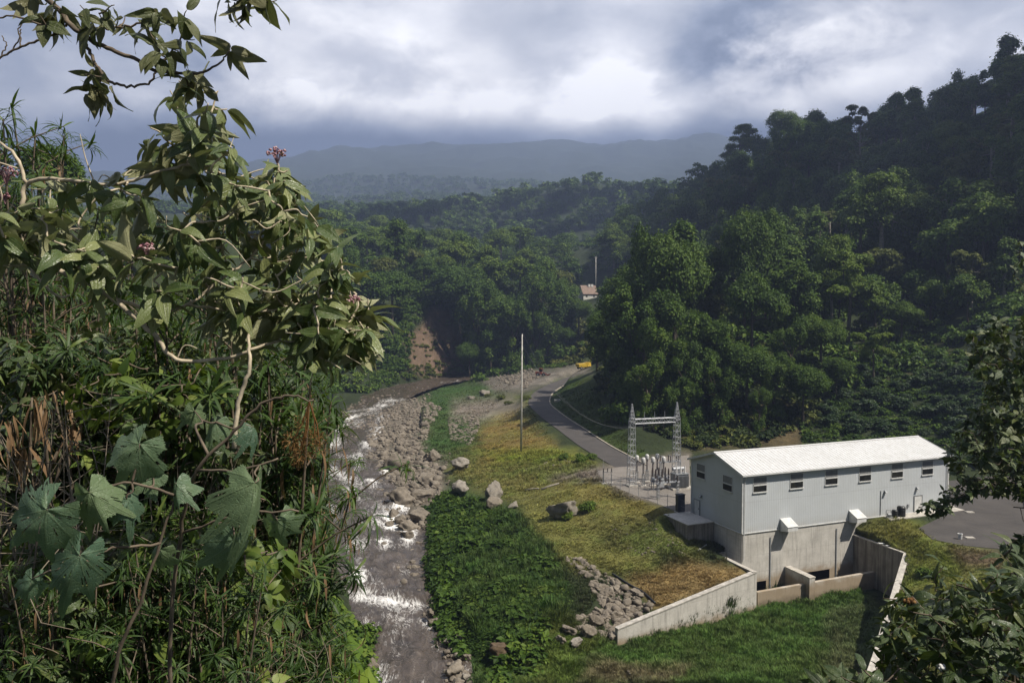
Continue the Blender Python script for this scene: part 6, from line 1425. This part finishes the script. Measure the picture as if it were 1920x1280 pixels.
# ---- big lobed leaves
def lobed(seed, droop):
    rng = np.random.default_rng(seed); lob = [(c + rng.normal(0, .07), l * rng.uniform(.82, 1.1), rng.uniform(.20, .30)) for c, l in ((0, 1.0), (.62, .84), (-.62, .84), (1.25, .62), (-1.25, .62), (2.0, .42), (-2.0, .42))]; na_, nr_ = 121, 9; V, lu = [(0, 0, 0)], [0]
    ph = rng.uniform(0, 6.28, 6); fold = rng.uniform(.3, 1.2); side = rng.normal(0, .14)
    for i in range(na_):
        a = -2.65 + 5.3 * i / (na_ - 1); r = max(l * math.exp(-abs((a - c) / w) ** 1.7) for c, l, w in lob); r = max(r, .56 if abs(a) < 1.5 else .36) * (1 + .05 * abs(math.sin(a * 23 + ph[0])) + .03 * math.sin(a * 61) + .04 * math.sin(a * 7 + ph[1])); near = min(abs(a - c) for c, l, w in lob)
        for j in range(1, nr_ + 1):
            rr = r * j / nr_; x, y = rr * math.cos(a), rr * math.sin(a); z = -droop * rr ** 2 * .7 - fold * abs(y) ** 1.5 + side * x * y + (.07 * math.sin(a * 3.1 + ph[2]) + .05 * math.sin(a * 8 + ph[3]) * rr) * rr + .012 * math.sin(14 * rr + a * 5 + ph[4]); V.append((x, y, z)); lu.append(min(1, near * rr * 3.6 + .02))
    Fq, Ft = [], []
    for i in range(na_ - 1):
        Ft.append((0, 1 + i * nr_, 1 + (i + 1) * nr_))
        for j in range(nr_ - 1): a = 1 + i * nr_ + j; Fq.append((a, a + 1, a + nr_ + 1, a + nr_))
    ho = set()
    for _ in range(int(rng.integers(10, 26))):
        h = int(rng.integers(0, len(Fq))); ho |= {h, h + 1} if rng.random() < .5 else {h, h + nr_ - 1}
    Fq = [f for i, f in enumerate(Fq) if i not in ho]
    return np.array(V), np.array(Fq), np.array(Ft), np.array(lu)
LT = [lobed(i, d) for i, d in enumerate((.5, .9, 1.3) * 9)]
M_LOB = foliage('lobed_leaves', (.036, .078, .046), (.080, .138, .088), (.15, .20, .09), back=(.17, .20, .10), trans=.3, rough=.48, spec=.35, vein=(.15, .19, .10), objvar=.1)
s = Shrub(31)
s.branch([(330, 1500, 3.6), (320, 1200, 3.5), (340, 1000, 3.4), (370, 882, 3.3), (440, 808, 3.3), (490, 757, 3.3), (545, 742, 3.3), (585, 752, 3.3)], .010, .004)
s.branch([(200, 1420, 3.3), (215, 1250, 3.2), (262, 1130, 3.2), (300, 1020, 3.2), (330, 930, 3.2)], .009, .005)
s.branch([(330, 930, 3.2), (230, 905, 3.1), (130, 960, 3.0)],   .006, .004); s.branch([(370, 882, 3.3), (450, 880, 3.2), (520, 860, 3.2)], .006, .004); s.branch([(300, 1020, 3.2), (200, 1030, 3.1), (160, 1060, 3.0)], .006, .004); s.branch([(340, 1000, 3.4), (460, 960, 3.3), (560, 960, 3.3)], .006, .004)
g = Geo(); LS = .68
LOBED = [(262, 832, 3.1, -125, .34, 1), (88, 955, 2.9, -135, .38, 1), (168, 922, 3.0, -60, .30, 0), (150, 1040, 2.9, -105, .36, 2), (478, 905, 3.1, -85, .40, 1), (330, 905, 3.2, -75, .22, 0), (238, 935, 3.1, -70, .2, 1), (290, 885, 3.2, -170, .22, 0), (300, 1030, 3.2, -130, .2, 2), (520, 975, 3.3, -88, .24, 2), (440, 1010, 3.3, -100, .34, 2), (365, 770, 3.6, -95, .18, 0), (405, 790, 3.6, -110, .2, 1), (475, 800, 3.6, -60, .2, 1), (60, 1085, 3.1, -100, .2, 2)]
for px, py, d, an, L_, k in LOBED:
    q = P(px, py, d); a = math.radians(an); X = np.array((math.cos(a), -.35 + s.rng.normal(0, .15), math.sin(a))); Z = np.array((.38, -.55, .78)) + s.rng.normal(0, .2, 3)
    V, Fq, Ft, lu = LT[k + 3 * int(s.rng.integers(0, 9))]; W_, Fo = stamp(V, Fq, q[None], X[None], Z[None], L_ * LS, L_ * LS * s.rng.uniform(.7, 1.05), L_ * LS); _, Fo2 = stamp(V, Ft, q[None], X[None], Z[None], L_); g.add(W_, Fo, Fo2, tint=np.full(len(V), np.clip(s.rng.normal(.5, .22), 0, 1)), lu=lu); s.twig(q, .005)
e = empty('lobed_leaf_plant', P(200, 1420, 3.3), 'lower left plant with big bluish-green lobed leaves and dried brown flower heads', 'plant')
child(g.build('leaves', M_LOB, smooth=True), e)
child(s.wood.build('stems', M_DTWIG, smooth=True), e)
for px, py, R_, n in ((566, 790, .035, 60), (550, 825, .045, 90), (590, 820, .045, 90), (565, 850, .05, 110), (600, 838, .035, 50), (555, 870, .025, 40)):
    q = P(px, py, 3.3); n = int(n * 2.4); g = Geo(); d = rnd_dirs(n, s.rng); W_, Fo = stamp(NL[0][0] * (1, .8, 1), NL[0][1], q + d * R_ * s.rng.uniform(.2, 1.0, (n, 1)), d + rnd_dirs(n, s.rng) * .7, rnd_dirs(n, s.rng), R_ * s.rng.uniform(.25, .6, n), R_ * s.rng.uniform(.5, 1.2, n), R_ * .4); g.add(W_, Fo, tint=np.repeat(s.rng.random(n), len(NL[0][0]))); g.tube([P(580, 752, 3.3), (P(580, 752, 3.3) + q) / 2 + (.01, 0, 0), q], .003, 4, False); child(g.build('dried_flower_head', M_DRYF), e)

# ---- broad-leaved bush in the lower right corner
s = Shrub(41)
for bx in ((1900, 1500), (1800, 1500), (2000, 1400)):
    for tx, ty in ((1700, 1180), (1760, 1110), (1830, 1100), (1900, 1080), (1660, 1230), (1960, 1100)):
        if abs(bx[0] - tx) < 260: s.branch([(bx[0], bx[1], 7.2), ((bx[0] * .5 + tx * .5), bx[1] * .45 + ty * .55, 7.2), (tx, ty + 40, 7.0)], .025, .008)
POLY = [(1640, 1290), (1648, 1190), (1665, 1130), (1700, 1110), (1740, 1120), (1790, 1105), (1800, 1060), (1850, 1085), (1890, 1060), (1950, 1085), (1970, 1300)]
s.fill(POLY, 210, 6.2, 8.2, .13, (6, 9), .18, grav=.5)
s.fill([(1500, 1290), (1560, 1262), (1650, 1250), (1660, 1300)], 12, 5.6, 6.4, .12, (5, 7), .2)
for px, py in ((1655, 1120), (1745, 1090), (1770, 1060), (1690, 1100), (1880, 1040), (1905, 1010)): s.leaf_tuft(P(px, py, 7.0), 6, .22)
e = s.finish('broadleaf_bush', 'dense dark-leaved bush filling the lower right corner', P(1900, 1500, 7.2), M_DTWIG, M_MEL2, cat='bush')
buds(P(1705, 1128, 6.6), .04, 24, e, s.rng, M_DRYF, .018, 'dried_flower_head'); buds(P(1765, 1252, 6.4), .03, 8, e, s.rng, M_TRIM, .022)
# ---- tree at the right edge
BLS = [broad_leaf(.5, d, .3, .4, .01, 20 + i, 5, 5) for i, d in enumerate((.4, .9, 1.3))]
s = Shrub(51)
s.branch([(2140, 1250, 33), (2090, 1050, 33), (2060, 900, 33), (2020, 760, 33), (1980, 650, 33), (1920, 610, 33)], .22, .06)
s.branch([(2060, 960, 33), (1960, 920, 32), (1880, 905, 31.5), (1820, 925, 31), (1760, 945, 31)], .09, .02)
s.branch([(2040, 830, 33), (1940, 800, 32), (1870, 790, 32), (1830, 800, 32)], .09, .03); s.branch([(2010, 740, 33), (1920, 690, 32), (1850, 650, 32)], .08, .02); s.branch([(1990, 680, 33), (2000, 560, 33), (1960, 500, 33), (1905, 470, 33)], .06, .015)
s.branch([(2060, 1000, 33), (1980, 960, 32), (1900, 950, 32)], .05, .02); s.branch([(1980, 650, 33), (1940, 560, 33), (1900, 515, 33)], .03, .01)
s.fill([(1800, 640), (1850, 600), (1990, 590), (2000, 900), (1900, 900), (1830, 870), (1800, 800), (1850, 730)], 300, 29.5, 35, .35, (8, 12), .42, r=.02)
s.fill([(1715, 955), (1745, 930), (1790, 905), (1830, 890), (1850, 910), (1800, 945), (1750, 975)], 42, 30, 32, .22, (7, 10), .30, r=.015)
s.fill([(1770, 850), (1800, 800), (1900, 860), (1990, 880), (1990, 960), (1860, 925), (1790, 900)], 110, 30, 34, .3, (8, 11), .38, r=.02)
s.fill([(1890, 450), (1990, 440), (1990, 560), (1900, 540)], 24, 32, 34, .4, (5, 8), .36, r=.015)
s.fill([(1870, 1020), (1925, 1000), (1960, 1060), (1900, 1060)], 26, 31, 33, .25, (7, 9), .34, r=.015)
s.finish('broadleaf_tree', 'dark broad-leaved tree leaning in at the right edge in front of the powerhouse end', P(2140, 1250, 33), M_BARK, M_MEL2, BLS, 'tree', .1)
# ---- low growth covering the ground near the camera
def near_cover(n, xr, yr, s0, s1, m, tb, cond):
    x = RNG.uniform(*xr, n); y = RNG.uniform(*yr, n); ok = cond(x, y); x, y = x[ok], y[ok]; z = Hq(x, y); g = Geo()
    for i in range(len(x)):
        v, f, t_ = BT[int(RNG.integers(0, 5))]; s_ = RNG.uniform(s0, s1); a = RNG.uniform(0, 6.28); c, q = math.cos(a) * s_, math.sin(a) * s_
        g.add(np.c_[v[:, 0] * c - v[:, 1] * q + x[i], v[:, 0] * q + v[:, 1] * c + y[i], v[:, 2] * s_ + z[i] - .1], f, tint=np.clip(t_ + RNG.normal(0, .15) + tb, 0, 1))
    return g.build('undergrowth', m, kind='stuff')
near_cover(900, (-16, 6), (3.5, 24), .35, .9, M_LA, -.1, lambda x, y: np.ones(len(x), bool))
near_cover(700, (-60, -4), (20, 90), .8, 2.2, M_LA, 0, lambda x, y: x < -y * .2)
near_cover(7000, (-27, -3), (16, 100), .7, 1.9, M_LA, -.05, lambda x, y: (x > -y * .29) & (x < -y * .185))
near_cover(420, (3, 50), (6, 70), .5, 1.5, M_LA, -.05, lambda x, y: x > y * .45)
near_cover(700, (-130, -20), (90, 400), 1.5, 3.4, M_LC, 0, lambda x, y: x < -y * .2 - 12)
# ================================================================== far things by the road bend and the house
def gpx(px, py):
    x, y, z, _ = ground_px([(px - 1.5, py - 1.5), (px + 1.5, py - 1.5), (px + 1.5, py + 1.5), (px - 1.5, py + 1.5)], 1); return np.array((x[0], y[0], z[0]))
M_YEL = plain('yellow_machine_paint', (.62, .42, .05), .45, 0, .12, 3); M_RED = plain('rusty_red_paint', (.20, .045, .025), .55, 0, .2, 3); M_TYRE = plain('tyre_rubber', (.015, .015, .015), .85)
M_TILE = plain('brown_roof_tiles', (.24, .17, .135), .85, 0, .2, 2); M_LIME = plain('whitewashed_wall', (.62, .60, .55), .8, 0, .1, 1)
def wheel(e, x, y, r, w):
    o = Geo().lathe((x, y - w / 2, r), [(r * .6, 0), (r * .95, .02), (r, w * .2), (r, w * .8), (r * .95, w - .02), (r * .6, w)], 18, (0, 1, 0)).build('wheel', M_TYRE, e); Geo().lathe((x, y - w / 2 - .02, r), [(r * .5, 0), (r * .55, .04), (r * .55, w), (r * .5, w + .04)], 12, (0, 1, 0)).build('rim', M_GREY, o)
q = gpx(1094, 692)
e = empty('dump_truck', q, 'small yellow dump truck parked at the far road bend under the trees', 'truck', rz=.5)
for x in (-1.9, 1.7):
    for y in (-.95, .95): wheel(e, x, y, .55, .4)
Geo().box((0, 0, .75), 5.4, .9, .25).build('chassis', M_GREY, e)
g = Geo().hexa([(-2.8, -1.1, .9), (.7, -1.1, .9), (.7, 1.1, .9), (-2.8, 1.1, .9)], [(-3.1, -1.25, 2.1), (.9, -1.25, 2.2), (.9, 1.25, 2.2), (-3.1, 1.25, 2.1)]).box((1.1, 0, 2.3), .9, 2.4, .12); g.build('dump_body', M_YEL, e)
cb = Geo().hexa([(1.0, -1.05, .9), (2.7, -1.05, .9), (2.7, 1.05, .9), (1.0, 1.05, .9)], [(1.05, -.95, 2.5), (2.3, -.95, 2.5), (2.3, .95, 2.5), (1.05, .95, 2.5)]).box((2.85, 0, .95), .25, 2.0, .5).build('cab', M_YEL, e)
Geo().hexa([(2.55, -.85, 1.65), (2.6, -.85, 1.65), (2.6, .85, 1.65), (2.55, .85, 1.65)], [(2.38, -.8, 2.35), (2.43, -.8, 2.35), (2.43, .8, 2.35), (2.38, .8, 2.35)]).build('windscreen', M_GLASS, cb)
for y in (-.75, .75): Geo().box((2.99, y, 1.0), .05, .3, .22).build('headlight', M_WHITEP, cb)
q = gpx(1016, 704)
e = empty('wheel_loader', q, 'rusty red wheel loader with its bucket down on the rubble at the far bend', 'loader', rz=-.3)
for x in (-1.3, 1.3):
    for y in (-.95, .95): wheel(e, x, y, .72, .5)
Geo().hexa([(-2.5, -.85, .8), (.2, -.85, .8), (.2, .85, .8), (-2.5, .85, .8)], [(-2.4, -.75, 1.9), (.2, -.75, 2.0), (.2, .75, 2.0), (-2.4, .75, 1.9)]).box((1.1, 0, 1.0), 1.9, 1.0, .6).build('body', M_RED, e)
cb = Geo()
for x in (-.75, .55):
    for y in (-.65, .65): cb.tube([(x, y, 1.95), (x, y, 3.2)], .06, 5)
cb.box((-.1, 0, 3.25), 1.6, 1.6, .12); cb = cb.build('cab', M_RED, e); Geo().box((-.1, 0, 2.6), 1.2, 1.2, 1.1).build('window', M_GLASS, cb); Geo().lathe((-.1, 0, 3.3), [(.12, 0), (.12, .2), (.05, .25)], 8).build('beacon', M_YEL, cb)
for y in (-.5, .5): Geo().hexa([(.8, y - .1, 1.5), (2.7, y - .1, .5), (2.7, y + .1, .5), (.8, y + .1, 1.5)], [(.8, y - .1, 1.8), (2.8, y - .1, .75), (2.8, y + .1, .75), (.8, y + .1, 1.8)]).build('lift_arm', M_RED, e)
V = [(2.7 + .7 * (1 - math.cos(a)) * .4 - .35 * math.sin(a) * 0 + (0.75 if i in (0, 6) else 0) * 1, y, .12 + i * .16) for y in (-1.25, 1.25) for i, a in enumerate(np.linspace(0, math.pi, 7))]
g = Geo(); g.add(V, [(i, i + 1, 8 + i, 7 + i) for i in range(6)]); g.f[7] = [np.array([[0, 1, 2, 3, 4, 5, 6], [13, 12, 11, 10, 9, 8, 7]])]; g.build('bucket', M_RED, e)
# house and pole in the trees
q = P(1102, 556, 505); q[2] = ground(q[0], q[1])
e = empty('house', q, 'lone whitewashed house with a steep brown tiled roof among the trees up the valley', 'house', rz=.35)
dz = zat(562, q) - q[2]; hw_ = max(3.0, dz + 1.0)
Geo().box((0, 0, hw_ / 2 - 1), 9.5, 7.5, hw_ + 2).build('wall', M_LIME, e)
g = Geo(); zr = hw_ + 5.2
for s_ in (-1, 1): g.hexa([(-5.3, s_ * 4.3, hw_ - .3), (5.3, s_ * 4.3, hw_ - .3), (5.3, 0, zr), (-5.3, 0, zr)], [(-5.3, s_ * 4.3, hw_ - .05), (5.3, s_ * 4.3, hw_ - .05), (5.3, 0, zr + .25), (-5.3, 0, zr + .25)])
rf = g.build('roof', M_TILE, e)
g = Geo().add([(-4.75, -3.75, hw_), (-4.75, 3.75, hw_), (-4.75, 0, zr - .2), (4.75, -3.75, hw_), (4.75, 3.75, hw_), (4.75, 0, zr - .2)], [(0, 2, 1), (3, 4, 5)]); g.build('gable', M_LIME, e)
for x in (.6, 2.6): Geo().box((x, -.6, zr + .1), 1.3, 1.0, 1.7).build('chimney', M_LIME, rf)
for x in (-2.5, 2.5):
    f = Geo().box((x, -3.78, hw_ * .55), 1.2, .1, 1.4).build('window', M_TRIM, e); Geo().box((x, -3.84, hw_ * .55), 1.0, .05, 1.2).build('pane', M_GLASS, f)
pole(1117, 546, 480, 0, 'distant pale utility pole rising beside the lone house up the valley', .16, .10) if False else None
q = P(1117, 545, 515); q[2] = ground(q[0], q[1]); h = zat(481, q) - q[2]
e = empty('utility_pole', q, 'distant pale utility pole rising beside the lone house up the valley', 'pole')
Geo().tube([(0, 0, -.3), (0, 0, h)], [.26, .18], 10).build('shaft', M_POLE, e, smooth=True); Geo().box((0, 0, h - .6), 2.4, .14, .16).build('crossarm', M_POLE, e)
# drain inlet by the kerb
q = gpx(1040, 754)
o = Geo().box((q[0] + .6, q[1], q[2] + .35), 1.9, 2.6, .7).build('drain_inlet', M_CAP, label='square pale concrete drain inlet on the inner kerb of the road bend', cat='drain'); g = Geo()
for i in range(5): g.box((q[0] + .6, q[1] - 1.0 + i * .5, q[2] + .73), 1.5, .12, .06)
g.build('grate', M_GREY, o)
for lab, px0, py0, px1, py1 in (('bare pale log lying on the grass left of the substation road end', 1015, 920, 1050, 906), ('short bare log beside the longer one on the grass', 985, 922, 1010, 917)):
    a, b = gpx(px0, py0), gpx(px1, py1); L_ = np.linalg.norm(b - a); m = (a + b) / 2
    Geo().tube([a + UZ * .2, m + UZ * .28 + (0, .1, 0), b + UZ * .22], [.24, .2, .13], 9).build('log', M_PBARK, label=lab, cat='log', smooth=True)
# edging along the riprap
pts = [gpx(*p) for p in ((1150, 1078), (1180, 1096), (1205, 1112), (1228, 1130))]
Geo().tube(smooth_line([p + UZ * .12 for p in pts], 4), .14, 8).build('drain_pipe', M_BLACK, label='thin black drain pipe along the upper edge of the riprap', cat='pipe', smooth=True)

# ------------------------------------------------------------------ unseen cloud added above the haze, its outline shaped to shade the steep hillside
M_SHADE_CLOUD = material('shade_cloud_white', lambda t: bsdf(t, (.85, .85, .87), 1.0, spec=0))
SDIR = np.array((.898, -.440)) / math.tan(math.radians(54))
SH = [(1180, 760), (1215, 470), (1300, 365), (1420, 318), (1500, 300), (1600, 275), (1700, 258), (1800, 246), (1960, 238), (2120, 215), (2400, 330), (2300, 800), (1300, 1250), (1180, 1100), (650, 1150), (650, 920), (900, 860), (1060, 800)]
SP_ = np.array([((px - 960) / F * y, y) for px, y in SH])
lo, hi = SP_.min(0), SP_.max(0); g = Geo(); blob_ = rock_mesh(990, 3, (1, 1, .6), 0, .35); CV = np.array([v.co for v in blob_.vertices]); CF = np.array([p.vertices[:] for p in blob_.polygons])
step = 20.0; pp = []
for x in np.arange(lo[0], hi[0], step):
    for y in np.arange(lo[1], hi[1], step): pp.append((x + RNG.uniform(-6, 6), y + RNG.uniform(-6, 6)))
pp = np.array(pp); ins = inpoly(pp[:, 0], pp[:, 1], SP_); d = poly_dist(pp[:, 0], pp[:, 1], SP_); hole = fbm(pp[:, 0] / 34, pp[:, 1] / 34, 88, 3)
pp, d = pp[ins & ~((hole > .50) & (d > 12))], d[ins & ~((hole > .50) & (d > 12))]
Hc_ = 980.0; n = len(pp); hg = np.clip(Hq(pp[:, 0], pp[:, 1]), -20, 140) + 8
pos = np.c_[pp[:, 0] + SDIR[0] * (Hc_ - hg), pp[:, 1] + SDIR[1] * (Hc_ - hg), np.full(n, Hc_) + RNG.uniform(-6, 18, n)]
an = RNG.uniform(0, 6.28, n); sc = np.minimum(17.0, d + 6)
W_, Fo = stamp(CV, CF, pos, np.c_[np.cos(an), np.sin(an), 0 * an], np.tile((0, 0, 1.), (n, 1)), sc); g.add(W_, Fo); g.build('shade_clouds', M_SHADE_CLOUD, kind='stuff', smooth=True)
# ================================================================== camera, sun, sky, air
cam = bpy.data.cameras.new('camera'); co = bpy.data.objects.new('camera', cam); COL.objects.link(co)
cam.lens = 28; cam.sensor_width = 36; cam.clip_start = .1; cam.clip_end = 20000
co.location = (0, 0, 0); co.rotation_euler = (math.pi / 2 - PITCH, 0, 0); S.camera = co
SUN_AZ = math.atan2(.898, -.440); SUN_EL = math.radians(54)
sun = bpy.data.lights.new('sun', 'SUN'); sun.energy = 5.0; sun.angle = math.radians(.5); sun.color = (1.0, .93, .81)
so = bpy.data.objects.new('sun', sun); COL.objects.link(so)
sd = Vector((math.cos(SUN_EL) * .898, math.cos(SUN_EL) * -.440, math.sin(SUN_EL)))
so.rotation_euler = sd.to_track_quat('Z', 'Y').to_euler(); so.location = (60, -40, 80)
W = bpy.data.worlds.new('World'); S.world = W; W.use_nodes = True; t = W.node_tree; t.nodes.clear()
sky = node(t, 'ShaderNodeTexSky', sky_type='NISHITA'); sky.sun_disc = False; sky.sun_elevation = SUN_EL; sky.sun_rotation = SUN_AZ
tc = node(t, 'ShaderNodeTexCoord').outputs['Generated']; sx = node(t, 'ShaderNodeSeparateXYZ', {0: tc}).outputs
fy = mth(t, 'MAXIMUM', sx[1], .08); u = mth(t, 'DIVIDE', sx[0], fy); v = mth(t, 'DIVIDE', sx[2], fy)
wv = node(t, 'ShaderNodeMapping', {0: tc, 3: (1, 1, 1.7)}).outputs[0]
n1 = nz(t, 3.2, 8, .56, wv, .35); n2 = nz(t, 8, 8, .62, wv, .3); n3 = nz(t, 1.6, 5, .5, wv)
uw = mth(t, 'ADD', u, mth(t, 'MULTIPLY', mth(t, 'SUBTRACT', n2, .5), .42)); vw = mth(t, 'ADD', v, mth(t, 'MULTIPLY', mth(t, 'SUBTRACT', nz(t, 11, 8, .62, wv, .4), .5), .20))
B = mth(t, 'ADD', .54, mth(t, 'MULTIPLY', mth(t, 'SUBTRACT', n1, .5), .75))
B = mth(t, 'ADD', B, mth(t, 'MULTIPLY', mth(t, 'SUBTRACT', n2, .5), .55))
vo1 = node(t, 'ShaderNodeTexVoronoi', {'Vector': node(t, 'ShaderNodeVectorMath', {0: wv, 1: node(t, 'ShaderNodeVectorMath', {0: node(t, 'ShaderNodeTexNoise', {'Vector': wv, 'Scale': 7.0, 'Detail': 6.0}).outputs[1], 1: (.20, .20, .20)}, operation='MULTIPLY').outputs[0]}, operation='ADD').outputs[0], 'Scale': 7.5, 'Smoothness': .35}, feature='SMOOTH_F1').outputs['Distance']
B = mth(t, 'ADD', B, mth(t, 'MULTIPLY', mth(t, 'SUBTRACT', .42, vo1), .55))
front = rmap(t, sx[1], .1, .4)
def blob(px, py, su, sv, a, rot=0.0):
    global B
    u0 = (px - 960) / F; v0 = (575 - py) / F
    du = mth(t, 'SUBTRACT', uw, u0); dv = mth(t, 'SUBTRACT', vw, v0); c, s = math.cos(rot), math.sin(rot)
    p = mth(t, 'ADD', mth(t, 'MULTIPLY', du, c / su), mth(t, 'MULTIPLY', dv, s / su)); q = mth(t, 'SUBTRACT', mth(t, 'MULTIPLY', dv, c / sv), mth(t, 'MULTIPLY', du, s / sv))
    r = mth(t, 'ADD', mth(t, 'MULTIPLY', p, p), mth(t, 'MULTIPLY', q, q))
    e = mth(t, 'POWER', 2.718, mth(t, 'MULTIPLY', r, -1.0))
    B = mth(t, 'ADD', B, mth(t, 'MULTIPLY', mth(t, 'MULTIPLY', e, front), a))
for b in ((560, 190, .13, .05, .34), (850, 205, .22, .045, .30), (1200, 190, .09, .07, .36), (1050, 70, .22, .09, .20), (700, 40, .12, .05, .22), (1640, 120, .22, .055, .34, .28), (1450, 190, .12, .05, .12),
          (1400, 60, .14, .06, -.30, .35), (1880, 60, .06, .07, -.26), (700, 150, .07, .035, -.18), (200, 170, .25, .12, -.10), (300, 60, .2, .06, .10), (1320, 200, .05, .06, -.2), (960, 120, .04, .05, -.12), (480, 60, .08, .05, .12)): blob(*b)
edge = rmap(t, mth(t, 'ADD', v, mth(t, 'MULTIPLY', mth(t, 'SUBTRACT', n1, .5), .08)), .198, .262, 0, 1, True)
B = mth(t, 'MULTIPLY', B, mth(t, 'ADD', mth(t, 'MULTIPLY', mth(t, 'SUBTRACT', edge, 1.0), mth(t, 'MULTIPLY', front, .84)), 1.0), clamp=True)
cl = ramp(t, B, [(0, (.045, .062, .095)), (.12, (.065, .085, .125)), (.3, (.18, .205, .26)), (.48, (.32, .335, .375)), (.68, (.47, .475, .505)), (.88, (.65, .645, .655)), (1, (.78, .77, .77))])
bg1 = node(t, 'ShaderNodeBackground', {0: cl, 1: mth(t, 'ADD', .22, mth(t, 'MULTIPLY', front, 1.20))}).outputs[0]; bg2 = node(t, 'ShaderNodeBackground', {0: sky.outputs[0], 1: .05}).outputs[0]
clear = mth(t, 'MULTIPLY', rmap(t, n3, .42, .58, 0, .8, True), rmap(t, sx[1], .35, -.1, 0, 1, True))
t.links.new(node(t, 'ShaderNodeMixShader', {0: clear, 1: bg1, 2: bg2}).outputs[0], node(t, 'ShaderNodeOutputWorld').inputs['Surface'])
HAZE = .00026
hm = bpy.data.materials.new('haze'); hm.use_nodes = True; t = hm.node_tree; t.nodes.clear()
pv = node(t, 'ShaderNodeVolumePrincipled', {'Color': (.51, .64, 1.0, 1), 'Density': HAZE, 'Anisotropy': .35})
t.links.new(pv.outputs[0], node(t, 'ShaderNodeOutputMaterial').inputs['Volume'])
ext = 7400
g = Geo().box((0, 3550, 395), 14600, 7600, 970); hz = g.build('haze', hm, kind='stuff')
S.render.engine = 'CYCLES'; c = S.cycles
c.use_denoising = True; c.max_bounces = 6; c.diffuse_bounces = 3; c.glossy_bounces = 2; c.transmission_bounces = 3; c.volume_bounces = 0; c.transparent_max_bounces = 6
c.sample_clamp_indirect = 4.0; c.use_adaptive_sampling = True; c.adaptive_threshold = .015; c.caustics_reflective = False; c.caustics_refractive = False
S.view_settings.view_transform = 'Standard'; S.view_settings.look = 'None'; S.view_settings.exposure = .62; S.view_settings.gamma = 1
